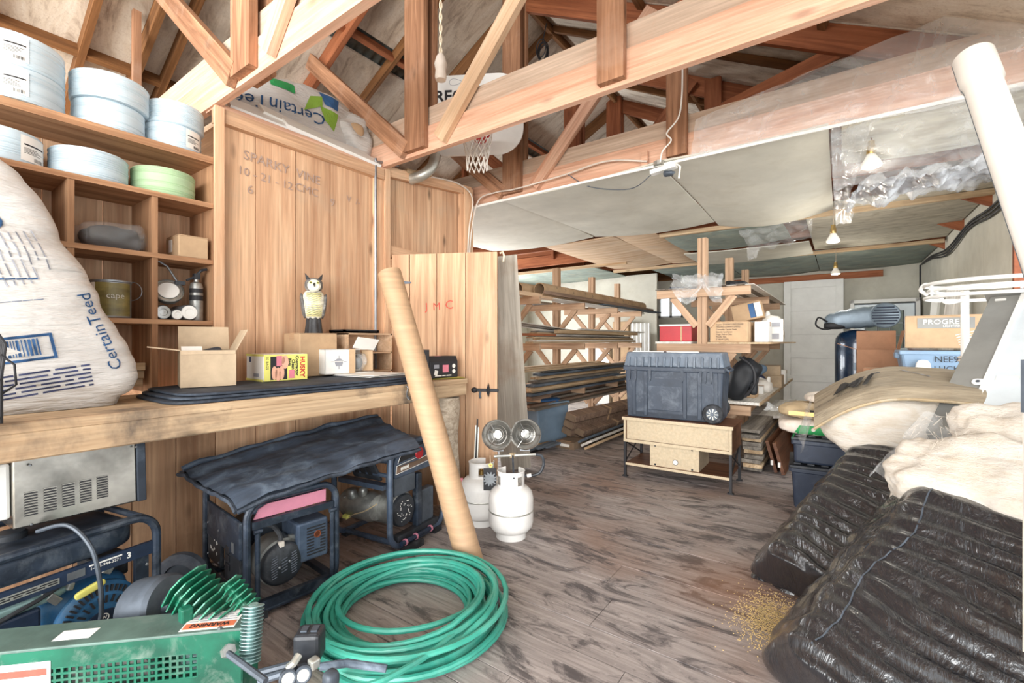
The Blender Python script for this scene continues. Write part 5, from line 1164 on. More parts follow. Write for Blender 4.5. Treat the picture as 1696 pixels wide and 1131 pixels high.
for i in range(5): lumber('thin white trim strip under the carpet tubes, '+['first', 'second', 'third', 'fourth', 'fifth'][i]+' from the room side', -3.05-.06*i, 5.2+.1*i, 8.4+.2*i, 1.891+.0*i, .055, .008, 'lumber_white', TOP, dx=rs.uniform(-.02, .02), name='trim_strip')
for i in range(4): lumber('grey plank at the back of the top rack level, '+['first', 'second', 'third', 'last'][i]+' from the carpet tubes', -3.61-.1*i, 5.1, 8.6+.1*i, 1.89, .095, .03, 'lumber_grey', TOP)
lumber('dark blue-black board hanging over the far end of the top level', -3.06, 6.6, 9.2, 1.901, .16, .02, 'lumber_blue', TOP, dx=.05)
for i in range(8):
    lumber(['pale plank', 'white strip'][i % 2]+' in the middle rack level heap, '+['first', 'second', 'third', 'fourth', 'fifth', 'sixth', 'seventh', 'last'][i]+' from the room side', -3.05-.045*i, 4.6+.15*i, 7.9+.12*i, 1.312+.022*(i % 3), .11, .02, ['lumber_tan', 'lumber_white'][i % 2], MID, dx=rs.uniform(-.04, .04), dz=rs.uniform(0, .01))
for i in range(6): lumber(['first', 'second', 'third', 'fourth', 'fifth', 'sixth'][i]+' white trim strip from the room side on top of the middle rack level', -3.06-.05*i, 5.9+.12*i, 8.5+.1*i, 1.50+.014*(i % 2), .045, .011, 'lumber_white', MID, dx=rs.uniform(-.05, .05), name='trim_strip')
lumber('thick tan timber with a rough end on the middle rack level', -3.10, 5.35, 8.1, 1.445, .09, .05, 'lumber_tan', MID, dx=.05)
for i in range(5): lumber('grey-white sheet strip tilted up on the middle rack level, '+['first', 'second', 'third', 'fourth', 'fifth'][i]+' from the room side', -3.22-.05*i, 4.35+.1*i, 6.4, 1.58-.012*i, .09, .012, ['lumber_white', 'lumber_grey'][i % 2], MID, dz=-.11+.012*i, name='sheet_strip')
for i in range(6): lumber(['tan', 'grey', 'white'][i % 3]+' plank bulking up the middle rack heap, '+['lowest', 'second lowest', 'third lowest', 'third highest', 'second highest', 'highest'][i]+' of six', -3.10-.05*i, 4.7+.1*i, 8.0, 1.375+.02*i, .12, .018, ['lumber_tan', 'lumber_grey', 'lumber_white'][i % 3], MID, dx=rs.uniform(-.04, .04))
lumber('orange painted strip at the near end of the middle level', -3.12, 4.5, 5.3, 1.405, .07, .03, 'rafter_red', MID)
for i in range(7): lumber(['blue-grey', 'pale tan', 'grey'][i % 3]+' plank on the low rack arms, '+['first', 'second', 'third', 'fourth', 'fifth', 'sixth', 'last'][i]+' from the room side', -3.04-.055*i, 4.55+.1*i, 7.8+.1*i, .68+.03*(i % 2), .12, .028, ['lumber_blue', 'lumber_tan', 'lumber_grey'][i % 3], LOW, dx=rs.uniform(-.05, .05))
for i in range(6): lumber(['tan', 'bluish', 'weathered grey'][i % 3]+' plank in the low rack heap, '+['lowest', 'second lowest', 'third lowest', 'third highest', 'second highest', 'highest'][i]+' of six', -3.02-.06*i, 4.5+.15*i, 7.0+.3*i, .745+.034*i, .13, .03, ['lumber_tan', 'lumber_blue', 'lumber_grey'][i % 3], LOW, dx=rs.uniform(-.03, .03))
for i in range(3): lumber('pale board lying highest on the low rack level, '+['nearest the room', 'middle one', 'farthest back'][i], -3.2-.10*i, 4.4, 7.2, .955+.012*i, .13, .022, 'lumber_tan', LOW)
for i in range(4): lumber(['first','second','third','fourth'][i]+' brown plank from the room side under the low rack level', -3.02-.08*i, 4.6, 8.0, .50+.032*i, .11, .028, ['lumber_grey', 'lumber_brown'][i % 2], 'brown planks under the low rack level')
lumber('stub of reddish timber above the slate tote', -3.03, 4.55, 5.0, .63, .10, .045, 'lumber_brown', 'offcuts above the tote')
# things behind the rack against the partition
for i, (x, w_, h_, m_, lb_) in enumerate(((-4.25, .5, 1.5, 'white_plastic', 'tall white sheet goods carton standing behind the left rack'), (-3.75, .35, 1.75, 'cardboard', 'tall brown carton standing behind the left rack'), (-3.36, .22, 1.5, 'cardboard_dust', 'narrow dusty carton standing behind the left rack'))):
    carton('tall_carton', lb_, (x, 9.2, 0), 0, (w_, .2, h_), m_, tape=False)
cw = thing('corrugated_panel', 'white corrugated plastic panel standing behind the left rack', 'panel', (-3.25+.0, 8.9, 0))
MB().grid(lambda u, v: Vector((-.2+.4*u, .02*math.sin(u*2*math.pi*5), 1.7*v)), 60, 2).build('sheet', 'white_paint', cw, smooth=True)
# slate tote under the rack
def tote(name, label, loc, rz, size, mat, lid=None, cat='tote', group=None, lidmat=None, taper=.9):
    w, d, h = size; t = thing(name, label, cat, loc, rz, group); k = taper
    b = [Vector((sx*w/2*k, sy*d/2*k, 0)) for sx, sy in ((-1, -1), (1, -1), (1, 1), (-1, 1))]; tp_ = [Vector((sx*w/2*.97, sy*d/2*.97, h-.03)) for sx, sy in ((-1, -1), (1, -1), (1, 1), (-1, 1))]
    MB().hexa(b, tp_).build('body', mat, t, bevel=.02)
    MB().bb((-w/2, -d/2, h-.05), (w/2, d/2, h-.015)).build('rim', mat, t, bevel=.008)
    for s in (-1, 1): MB().box((s*(w/2-.0), 0, h-.06), (.03, .14, .05)).build('handle', mat, t, bevel=.006)
    if lid:
        L_ = MB().bb((-w/2-.01, -d/2-.01, h-.015), (w/2+.01, d/2+.01, h+.01)).build('lid', lidmat or mat, t, bevel=.008)
        for i in range(5): MB().box((-w/2+w*(i+.5)/5, 0, h+.014), (w/9, d*.8, .012)).build('lid_rib', lidmat or mat, L_, bevel=.004)
    return t
c, rz, w = place(pZ(862, 745, .0)*1.0, pZ(905, 752, 0), .8)
tt = tote('storage_tote', 'slate blue storage tote on the floor under the left rack', (-3.2, 5.18, 0), 78, (.62, .36, .56), 'tote_slate', None)
MB(T(0, .0, .55)).blob((.5, .28, .10), 8, 3, lambda u, P: P*(1+.2*nz(P, 9))).build('contents', 'ink_blue', tt, smooth=True)
# flooring cartons in a slanting stack
for i, (x, z) in enumerate(((-2.80, .335), (-2.86, .23), (-2.92, .125), (-2.77, .125), (-2.84, .02))):
    t = thing('flooring_carton', ['topmost long brown flooring carton of the slanted stack', 'second long brown flooring carton from the top of the slanted stack', 'left long brown carton in the lower row of the slanted stack', 'right long brown carton in the lower row of the slanted stack', 'bottom long brown carton of the slanted stack'][i], 'carton', (x, 5.15+.06*i, z), 0, 'flooring cartons', rot=(0, math.radians(18), math.radians(-4)))
    MB().bb((-.075, 0, 0), (.075, 2.0, .085)).build('sleeve', 'lumber_brown', t, bevel=.004); MB().bb((-.07, -.012, .005), (.07, 0, .08)).build('end_flap', 'cardboard_dark', t); MB().bb((-.076, .9, -.0005), (.076, .95, .0865)).build('tape', 'cardboard', t)
for i in range(3): lumber(['bluish plank leaning in front of the flooring cartons', 'thin white plank edge in front of the flooring cartons', 'tan plank edge in front of the flooring cartons'][i], -2.60+.045*i, 5.12, 7.2, .10-.035*i, .16, .03, ['lumber_blue', 'lumber_white', 'lumber_tan'][i], 'planks leaning on the cartons', roll_=-28)
ec = thing('long_carton', 'long taped carton on the floor in front of the rack', 'carton', (-2.80, 5.02, 0), -3); MB().bb((-.13, 0, 0), (.13, 1.3, .09)).build('sleeve', 'cardboard_dark', ec, bevel=.005); plate('label', .14, .035, 'paper_white', ec, basis((0, -.001, .045), (1, 0, 0), (0, 0, 1))); plate('tape', .14, .05, 'kraft_tube', ec, basis((.0, .03, .0902), (1, 0, 0), (0, 1, 0)))
text('ECHO', .06, 'ink_black', ec, basis((.1305, .45, .045), (0, 1, 0), (0, 0, 1)))
for i in range(5): lumber(['black', 'pale'][i % 2]+' trim length on the floor beside the long carton, '+['first', 'second', 'third', 'fourth', 'fifth'][i]+' from it', -3.02-.05*i, 4.55+.1*i, 6.8, .001+.028*(i % 2), .045, .027, ['ink_black', 'lumber_tan'][i % 2], 'trim on the floor by the rack', name='trim_length')
for i in range(3): lumber('dark strip of trim beside the long carton, '+['leftmost', 'middle', 'rightmost'][i]+' of three', -2.96+.05*i, 4.45+.12*i, 5.0, .06, .04, .02, 'lumber_blue', 'dark trim by the long carton', name='trim_length')
# ================================================================= CONSOLE AND TOOL CHEST
cs_ = thing('media_console', 'media console with unfinished particle-board back, turned backwards', 'console', (-1.27, 4.60, 0), 1)
w, d = .98, .50
MB().bb((-w/2-.012, -d/2-.012, .565), (w/2+.012, d/2+.012, .59)).build('top', 'walnut', cs_); MB().bb((-w/2-.012, -d/2-.014, .563), (w/2+.012, -d/2-.012, .592)).build('top_edge', 'particle', cs_)
MB().bb((-w/2, -d/2, .348), (w/2, d/2, .372)).build('case_bottom', 'walnut', cs_); MB().bb((-w/2, -d/2-.002, .346), (w/2, -d/2, .374)).build('bottom_edge', 'particle', cs_)
for s in (-1, 1):
    MB().bb((s*(w/2-.022), -d/2+.002, .372), (s*w/2, d/2, .565)).build('case_side', 'walnut', cs_); MB().bb((s*(w/2-.022), -d/2, .372), (s*w/2, -d/2+.002, .565)).build('side_edge', 'particle', cs_)
MB().bb((-w/2+.022, -d/2+.03, .372), (w/2-.022, -d/2+.036, .565)).build('back_panel', 'particle', cs_)
MB().bb((-w/2+.02, -d/2, .122), (w/2-.02, d/2, .142)).build('lower_shelf', 'walnut', cs_); MB().bb((-w/2+.02, -d/2-.002, .12), (w/2-.02, -d/2, .144)).build('shelf_edge', 'particle', cs_)
bxp = MB().bb((-.24, -d/2+.04, .142), (.21, d/2-.05, .346)).build('lower_box', 'particle', cs_); MB(T(.0, -d/2+.04, .20) @ Rx(90)).lathe([(0, 0), (.022, 0), (.022, .002), (0, .002)], 18).build('cable_hole', 'paper_white', bxp); MB(T(.0, -d/2+.039, .20) @ Rx(90)).lathe([(.022, 0), (.026, 0), (.026, .003), (.022, .003), (.022, 0)], 18).build('hole_rim', 'ink_black', bxp)
for x, z in ((-.19, .335), (.15, .335), (-.19, .155), (.15, .155)): MB().box((x, -d/2+.038, z), (.016, .006, .016)).build('cam_lock', 'ink_black', cs_)
for sx in (-1, 1):
    for sy in (-1, 1):
        lg_ = MB().bar((sx*(w/2-.012), sy*(d/2-.012), 0.0), (sx*(w/2-.012), sy*(d/2-.012), .348), .024, .024).build('leg', 'ink_black', cs_); MB().bb((sx*(w/2-.012)-.025, sy*(d/2-.012)-.02, 0), (sx*(w/2-.012)+.025, sy*(d/2-.012)+.02, .012)).build('foot_plate', 'ink_black', lg_)
    for a, b in ((-1, 1), (1, -1)): MB().tube([(sx*(w/2-.012), a*(d/2-.02), .15), (sx*(w/2-.012), b*(d/2-.02), .345)], .007, 6).build('cross_rod', 'ink_black', cs_)
tc = thing('tool_chest', 'big grey-blue wheeled plastic tool chest on the console', 'tool chest', (-1.33, 4.66, .592), 4)
w, d, h = .93, .50, .64
MB().hexa([Vector((sx*(w/2-.035), sy*(d/2-.03), .0)) for sx, sy in ((-1, -1), (1, -1), (1, 1), (-1, 1))], [Vector((sx*(w/2-.015), sy*(d/2-.012), .47)) for sx, sy in ((-1, -1), (1, -1), (1, 1), (-1, 1))]).build('body', 'chest_blue', tc, bevel=.015)
MB().hexa([Vector((sx*(w/2-.037), sy*(d/2-.032)-.003, .0)) for sx, sy in ((-1, -1), (.98, -1), (.98, 1), (-1, 1))], [Vector((sx*(w/2-.034), sy*(d/2-.030)-.003, .06)) for sx, sy in ((-1, -1), (.98, -1), (.98, 1), (-1, 1))]).build('skid_base', 'chest_dark', tc, bevel=.008)
MB().bb((-w/2, -d/2, .455), (w/2, d/2, .50)).build('rim', 'chest_blue', tc, bevel=.008)
MB().hexa([Vector((sx*(w/2-.005), sy*(d/2-.005), .50)) for sx, sy in ((-1, -1), (1, -1), (1, 1), (-1, 1))], [Vector((sx*(w/2-.03), sy*(d/2-.03), .64)) for sx, sy in ((-1, -1), (1, -1), (1, 1), (-1, 1))]).build('lid', 'chest_lid', tc, bevel=.012)
for k in range(13): MB().box((-w/2+.06+.068*k, -d/2+.008, .545), (.018, .035, .10), (-.2, 0, 0)).build('lid_rib', 'chest_lid', tc, bevel=.004)
for x in (-.40, -.34, -.20, .10, .30, .35, .26): MB().prism([(-.014, .10), (.014, .10), (.008, .0), (-.002, -.02)], 0, .022, basis((x, -d/2+.018, .375), (1, 0, 0), (0, 0, 1))).build('lid_lug', 'chest_blue', tc)
for x in (-.36, -.245, .12, .25, .39): MB().hexa([Vector((x+sx*.018, -d/2+.03+sy*.014, .02)) for sx, sy in ((-1, -1), (1, -1), (1, 1), (-1, 1))], [Vector((x+sx*.016, -d/2+.012+sy*.014, .455)) for sx, sy in ((-1, -1), (1, -1), (1, 1), (-1, 1))]).build('body_rib', 'chest_blue', tc, bevel=.004)
MB().bb((-.225, -d/2+.018, .08), (.10, -d/2+.026, .39)).build('front_recess', 'chest_blue', tc, bevel=.006)
MB().bb((-.225, -d/2+.012, .385), (.10, -d/2+.02, .40)).build('recess_lip', 'chest_blue', tc)
for x0, x1 in ((-.38, -.08), (-.05, .24)): MB().bb((x0, -d/2+.035, .64), (x1, -d/2+.055, .648)).build('lid_strip', 'paper_white', tc)
for sy in (-1, 1):
    wh_ = wheel(tc, (w/2-.10, sy*(d/2+.005), .085), .088, .055, 'motor_grey', (0, sy, 0), 'rubber')
    for k in range(9): a = k*2*math.pi/9; MB().bar((w/2-.10+.018*math.cos(a), sy*(d/2+.026), .085+.018*math.sin(a)), (w/2-.10+.05*math.cos(a), sy*(d/2+.026), .085+.05*math.sin(a)), .006, .012, (0, 1, 0)).build('spoke', 'galv', wh_)
MB().tube([(w/2-.02, -.16, .50), (w/2+.02, -.16, .47), (w/2+.02, .16, .47), (w/2-.02, .16, .50)], .012, 8).build('handle', 'chest_blue', tc, smooth=True)
# ---- things on the middle rack
rd = thing('red_carton', 'red carton with white top on the left arms of the middle rack', 'box', (-1.52, 5.35, 1.336), 0)
MB().bb((-.16, -.14, 0), (.19, .16, .17)).build('body', 'red_plastic', rd, bevel=.006); MB().bb((-.165, -.145, .17), (.195, .165, .19)).build('lid', 'paper_white', rd, bevel=.004); plate('tape', .02, .16, 'kraft_tube', rd, basis((.08, -.1405, .085), (1, 0, 0), (0, 0, 1)))
sl_ = thing('shelf_plank', 'thin plank laid over the left arms under the red carton', 'board', (-1.5, 5.2, 1.311)); board('plank', (0, -.1, .012), (0, 2.8, .012), .38, .024, 'lumber_white', sl_)
sl_ = thing('shelf_plank', 'thin plank laid over the right arms under the lettered carton', 'board', (-.85, 5.2, 1.311)); board('plank', (0, -.12, .008), (0, 2.9, .008), .58, .016, 'lumber_tan', sl_)
w, d, h = .36, .42, .215
sp_ = carton('lettered_carton', 'tan carton with printed shipping text on the middle rack', (-.96, 5.40, 1.328), 1, (w, d, h), 'cardboard')
for i, s_ in enumerate(('Supplier: ZF HONG LONG GRAND', 'TRADING COMPANY LIMITED', 'Commodity: Ceramic Bowls', 'Quantity: 1pcs/Carton', 'Origin: Made in China', 'MODEL: 4036', 'JT 300/4PCS(SPS)')): text(s_, .024, 'ink_black', sp_, basis((-.12, -d/2-.0015, h-.030-.026*i), (1, 0, 0), (0, 0, 1)), align='LEFT', sx=.72)
wj = carton('white_carton', 'white carton beside the lettered carton on the middle rack', (-.68, 5.55, 1.328), 0, (.13, .3, .215), 'white_plastic')
wj2 = carton('white_carton', 'tall white and grey carton at the end of the middle rack shelf', (-.62, 6.05, 1.328), 5, (.16, .26, .26), 'paper_white'); plate('print', .1, .05, 'ink_grey', wj2, front(.16, .26, .26, 0, .75)); plate('print', .08, .06, 'ink_grey', wj2, front(.16, .26, .26, 0, .25))
bt = carton('tilted_carton', 'tilted cardboard box with a blue stripe above the lettered carton', (-.86, 5.78, 1.56), 0, (.30, .25, .20), 'cardboard', tilt=(0, -12)); plate('stripe', .06, .16, 'ink_blue', bt, front(.30, .25, .20, .2, .5)); plate('label', .07, .16, 'paper_white', bt, front(.30, .25, .20, .4, .5))
bt.location.z = 1.575
bs = carton('plain_carton', 'plain carton under the tilted box on the middle rack', (-.86, 6.02, 1.328), 0, (.30, .7, .20), 'cardboard_dust'); bt.location.y = 5.92
tg = thing('tan_bottle', 'tan plastic jug at the right end of the middle rack shelf', 'jug', (-.66, 6.75, 1.328)); MB(T(0, 0, .09)).blob((.14, .12, .18), 8, 4).build('body', 'sack_tan', tg, smooth=True); MB().lathe([(0, .18), (.025, .18), (.025, .22), (0, .22)], 14).build('cap', 'white_plastic', tg)
wt = thing('white_bag', 'crumpled white paper bag among the cartons of the middle rack', 'bag', (-.68, 6.35, 1.328)); MB(T(0, 0, .16)).blob((.22, .2, .32), 10, 2.6, lambda u, P: P*(1+.25*nz(P, 9))).build('paper', 'paper_white', wt, smooth=True); MB(T(-.05, 0, .32)).blob((.05, .08, .12), 5, 2.5).build('neck', 'paper_white', wt, smooth=True)
# top level: sheets of siding, plastic film, dark bits
for i in range(5): lumber('thin siding strip on the right side of the middle rack top, '+['first', 'second', 'third', 'fourth', 'fifth'][i]+' from the post', -1.08+.085*i, 5.05, 8.2, 1.90+.006*(i % 2), .08, .006, ['lumber_white', 'lumber_grey'][i % 2], 'siding strips on the middle rack', name='siding_strip')
for i in range(3): lumber('flat grey sheet strip on the left side of the middle rack top, '+['outermost', 'middle', 'innermost'][i], -1.62+.12*i, 5.05, 7.6, 1.90, .11, .008, 'lumber_grey', 'sheet strips on the middle rack', name='sheet_strip')
pf = thing('plastic_film', 'crumpled clear plastic film draped over the top of the middle rack', 'plastic film', (-1.25, 5.12, 1.92))
MB().grid(lambda u, v: Vector((-.22+.5*u+.03*nz((u*6, v*6, 1)), -.12-.02*math.sin(u*9)-.06*v+.04*nz((u*8, v*9, 2)), .12-.02*u-.24*v*(.5+.8*abs(math.sin(u*5)))+.05*nz((u*7, v*7, 3)))), 26, 18).build('front_drape', 'clear_film', pf, smooth=True)
MB(T(.05, .05, .05)).blob((.42, .4, .12), 12, 2.5, lambda u, P: P*(1+.35*nz(P, 8))).build('crumple', 'clear_film', pf, smooth=True)
dk = thing('dark_cloth', 'bundle of dark cloth on the right side of the middle rack top', 'cloth', (-.93, 5.55, 1.913)); MB(T(0, 0, .045)).blob((.22, .3, .09), 9, 2.5, lambda u, P: P*(1+.35*nz(P, 12))).build('cloth', 'bag_black', dk, smooth=True)
db = thing('blue_tool', 'dark blue tool case lying on the left side of the middle rack top', 'tool case', (-1.5, 5.45, 1.91), 25); MB().bb((-.14, -.07, 0), (.14, .07, .05)).build('case', 'dark_navy', db, bevel=.01); MB().tube([(-.04, -.07, .025), (-.04, -.1, .025), (.04, -.1, .025), (.04, -.07, .025)], .006, 6).build('handle', 'ink_black', db)
gp = thing('square_sheet', 'square grey panel tilted up on the middle rack top', 'panel', (-1.58, 6.2, 1.91), 0); board('sheet', (0, 0, .0), (-.09, 0, .28), .30, .012, 'drywall_green', gp, up=(1, 0, .3))
# ---- long low shelf with boxes behind the chest
ts = thing('shelf_board', 'long white shelf board with small boxes on the low arms of the middle rack', 'board', (-.915, 7.2, .681))
board('board', (.0, -1.95, .015), (.0, 1.9, .015), .47, .03, 'lumber_white', ts); board('edge_strip', (.237, -1.95, .012), (.237, 1.9, .012), .004, .036, 'lumber_tan', ts)
def sbox(nm, lb, px, py, Y, size, mat, rz=0, z=.712): 
    p = pY(px, py, Y); return carton(nm, lb, (p.x, Y, z), rz, size, mat)
sbox('small_carton', 'open tan carton at the near end of the long table', 1232, 650, 5.75, (.26, .2, .12), 'cardboard', -4)
sbox('small_carton', 'grey stapled carton lower in the pair on the long table', 1276, 640, 7.3, (.30, .3, .16), 'cardboard_dust')
t_ = sbox('small_carton', 'grey carton on top of the pair on the long table', 1274, 620, 7.3, (.28, .28, .13), 'cardboard_dust', 4, .873)
sbox('small_carton', 'white carton under the tan carton on the long table', 1245, 640, 6.25, (.26, .26, .09), 'white_plastic', 5)
sbox('small_carton', 'white carton at the far edge of the long table', 1290, 630, 7.9, (.2, .25, .2), 'paper_white')
sbox('small_carton', 'blue and white carton beside the chest on the long table', 1212, 640, 5.9, (.14, .2, .15), 'tote_blue')
hm = thing('hard_hat', 'white hard hat upside on the boxes of the long table', 'hat', (-.86, 6.75, .712)); MB().lathe([(.15, 0), (.15, .01), (.125, .015), (.12, .07), (.09, .12), (.04, .14), (0, .145)], 28).build('shell', 'white_plastic', hm, smooth=True); MB().tube([(-.12, 0, .03), (-.08, 0, .12), (0, 0, .148), (.08, 0, .12), (.12, 0, .03)], .01, 6).build('ridge', 'white_plastic', hm, smooth=True)
pb = thing('plastic_bag', 'white plastic bag slumped over the edge of the long table', 'bag', (-.78, 6.45, .712)); MB(T(0, 0, .07)).blob((.2, .22, .15), 9, 2.5, lambda u, P: P*(1+.3*nz(P, 12))).build('bag_body', 'paper_white', pb, smooth=True); MB(T(.05, 0, .15)).blob((.04, .06, .08), 5, 2.4).build('handles', 'paper_white', pb, smooth=True)
bb2 = thing('blue_cloth', 'heap of blue and white rags on the long table', 'rags', (-.98, 7.0, .90), 0); 
bb2.location.z = .712
for i in range(4): MB(T(.06*math.cos(i*2), .08*math.sin(i*2), .10+.05*i)).blob((.22, .2, .16), 7, 2.4, lambda u, P: P*(1+.35*nz(P+Vector((i, 0, 0)), 10))).build('rag', ['ink_navy', 'tote_blue', 'paper_white', 'tote_blue'][i], bb2, smooth=True)
dfl = thing('duffel_bag', 'black duffel bag hanging beside the tool chest', 'bag', (-.86, 5.42, .713)); MB(T(0, 0, .22) @ Ry(28)).blob((.26, .34, .46), 12, 3, lambda u, P: P*(1+.12*nz(P, 8))).build('bag_body', 'bag_black', dfl, smooth=True)
for y in (-.10, .08): MB().tube(smooth_path([(.05, y-.07, .05), (.14, y-.09, .2), (.12, y-.09, .36), (.0, y-.07, .46)]), .014, 6).build('strap', 'ink_black', dfl, smooth=True)
MB(T(.12, -.1, .14)).blob((.07, .1, .14), 6, 4).build('pocket', 'bag_black', dfl, smooth=True)
# lumber on the floor right of the console
for i in range(9): lumber(['bottom', 'second from bottom', 'third from bottom', 'fourth from bottom', 'fifth from bottom', 'sixth from bottom', 'seventh from bottom', 'second from top', 'top'][i]+' plank of the low floor stack right of the console', -.745+.02*rs.uniform(-1, 1)+.0*i, 5.15+.1*rs.random(), 7.3+.3*rs.random(), .02+.042*i, .17, .036, ['lumber_grey', 'lumber_tan'][i % 3 == 1], 'floor stack right of the console', dx=rs.uniform(-.02, .02))
lumber('short grey plank laid on top of the floor stack', -.77, 5.2, 6.3, .41, .2, .03, 'lumber_grey', 'top of the floor stack')
lumber('white primed board lying on the floor stack', -.70, 6.3, 8.2, .41, .28, .03, 'lumber_white', 'top of the floor stack', roll_=-6)
for i, x in enumerate((-.60, -.53)):
    t = thing('walnut_panel', ['left of two long walnut panels leaning on edge by the floor stack', 'right of two long walnut panels leaning on edge by the floor stack'][i], 'panel', (x+.02, 5.32-.06*i, .006), 0, 'walnut panels'); board('panel', (0, 0, .16), (.05, 2.1, .16), .03, .32, 'walnut', t, up=(-.26, 0, .96)); plate('label', .022, .05, 'paper_white', t, basis((.035-.03, -.001, .10), (1, 0, 0), (0, 0, 1)))
lumber('pale weathered board leaning at the far end of the walnut panels', -.40, 6.2, 7.6, .05, .03, .36, 'old_board', 'boards by the walnut panels', roll_=-16)
# ================================================================= RIGHT-HAND PILE
# ---- wrapped insulation bundles (black poly)
def bundle(name, label, p0, dirL, dirW, Ln, Wd, Th, seed, rib=.013, shear=.22):
    """p0 = bottom of the lower-left edge; L runs up the slope, W across, T is the wrap's thickness"""
    Lv = Vector(dirL).normalized(); Wv = Vector(dirW); Wv = (Wv-Lv*Wv.dot(Lv)).normalized(); Nv = Wv.cross(Lv); Nv = Nv if Nv.z > 0 else -Nv
    t = thing(name, label, 'insulation bundle', p0, group='black wrapped insulation bundles')
    ctr = Lv*Ln/2+Wv*Wd/2+Nv*Th/2
    def f(u, P):
        l, w_, q = P.x, P.y, P.z
        s = w_/Wd+.5; top = max(0, u.z)
        fold = rib*top*(math.sin(l*72+5*nz((l*3, w_*2.2, seed))+1.2*math.sin(w_*5))*(.35+.65*min(1, s*2.2)))+.03*top*nz((l*3+seed, w_*1.5, 2))
        side = .02*nz((l*7, q*14, seed+5))+.012*nz((l*18, q*9, seed))
        a, b, c_ = l, w_+shear*(q/Th+.5)*(1-s)+side*(1 if u.y < 0 else -.3)*abs(u.y), q+fold
        a += .015*nz((w_*6, q*6, seed))*abs(u.x)
        p = ctr+Lv*a+Wv*b+Nv*c_
        w0 = Vector(p0)+p
        if w0.z < .004: p.z += .004-w0.z
        return p
    mb = MB().blob((Ln, Wd, Th), 60, 11.0, f); mb.build('wrap', 'black_poly', t, smooth=True, angle=180)
    return t, Lv, Wv, Nv, ctr, mb
b2, Lv, Wv, Nv, ctr, bmb2 = bundle('insulation_bundle', 'nearest black plastic wrapped insulation bundle with ribbed top at the lower right', (-.335, 2.15, .0), (.52, .86, .56), (.86, -.50, -.13), 1.16, 1.0, .29, 1)
# printed seams on the ribbed top
for s in (.30, .80):
    sm = MB().tube([ctr+Lv*(-.5+1.0*i/40)+Wv*((s-.5)*1.05+.02*math.sin(i*.3))+Nv*.4 for i in range(41)], .003, 5)
    o = sm.build('seam', 'motor_grey', b2); conform(o, bmb2, -Nv, .002)
b1, L1, W1, N1, c1, bmb1 = bundle('insulation_bundle', 'farther black plastic wrapped insulation bundle slumped toward the floor', (-.47, 2.93, .0), (.43, .94, .50), (.9, -.36, .0), 1.10, .56, .26, 7, .014, .2)
MB().grid(lambda u, v: c1+L1*(-.50-.07*v+.02*math.sin(u*8))+W1*(-.24+.25*u)+N1*(-.14+.06*u*(1-v)+.02*math.sin(u*9)), 10, 6).build('gathered_corner', 'black_poly', b1, smooth=True, angle=180)
# hidden support behind: stacked plain cartons that carry the pile
for i, (x, y, w_, d_, h_, lb_) in enumerate(((.62, 4.05, .9, .55, .49, 'low brown carton carrying the kraft-topped insulation batts'), (.74, 5.35, .66, .8, .98, 'tall brown carton under the blue tote'), (.80, 6.35, .62, .6, .9, 'brown carton with torn top behind the blue tote'), (.74, 3.3, .5, .5, .42, 'flat brown carton behind the black bundles'))):
    carton('pile_carton', lb_, (x, y, 0), 0, (w_, d_, h_), 'cardboard_red')
# ---- glass wool spilling from the near bundle
gw = thing('glass_wool_batt', 'fluffy cream glass wool batt spilling from the near black bundle', 'insulation batt', (.66, 2.74, .50))
def wool(size, seed, p=3.0, amp=.10, n=26, Mx=None):
    return MB().blob(size, n, p, lambda u, P: P*(1+amp*nz(P+Vector((seed, 0, 0)), 4))+u*(.012*nz(P+Vector((0, seed, 0)), 26)+.03*nz(P, 9)), Mx)
WM = basis((0, 0, 0), Wv, Vector((0, 0, 1)))
wool((.92, .42, .40), 1, 4.0, .08, 30, T(-.03, .0, .17) @ Rz(-30) @ Rx(35)).build('batt', 'glass_wool', gw, smooth=True, angle=180)
wool((.62, .34, .30), 5, 3.2, .14, 22, T(.05, .27, .36) @ Rz(-28) @ Rx(30)).build('batt', 'glass_wool', gw, smooth=True, angle=180)
rs = random.Random(5); tf_ = MB()
for i in range(420):
    a = rs.uniform(-.5, .55); b_ = rs.uniform(-.14, .3); p = Vector((.05+a*.9, -.25*a+b_, .30+.28*b_+rs.uniform(-.04, .10))); q = p+Vector((rs.uniform(-.04, .04), rs.uniform(-.04, .03), rs.uniform(-.01, .05))); tf_.bar(p, q, .0014, .001)
tag(tf_.build('fibre_tufts', 'glass_wool', gw), kind='stuff')
fl = thing('plastic_flap', 'torn clear plastic flap standing up beside the glass wool', 'plastic film', (.22, 3.02, .60))
fa = [Vector(pD(*q))-Vector((.22, 3.02, .60)) for q in ((1440, 790, 2.28), (1492, 778, 2.25), (1530, 682, 2.42), (1610, 722, 2.40))]
MB().grid(lambda u, v: (fa[0].lerp(fa[1], u)).lerp(fa[2].lerp(fa[3], u), v)+Vector((.03*nz((u*5, v*5, 1)), .03*nz((u*5, v*5, 2)), .02*math.sin(u*9))), 16, 16).build('film', 'clear_film', fl, smooth=True, angle=180)
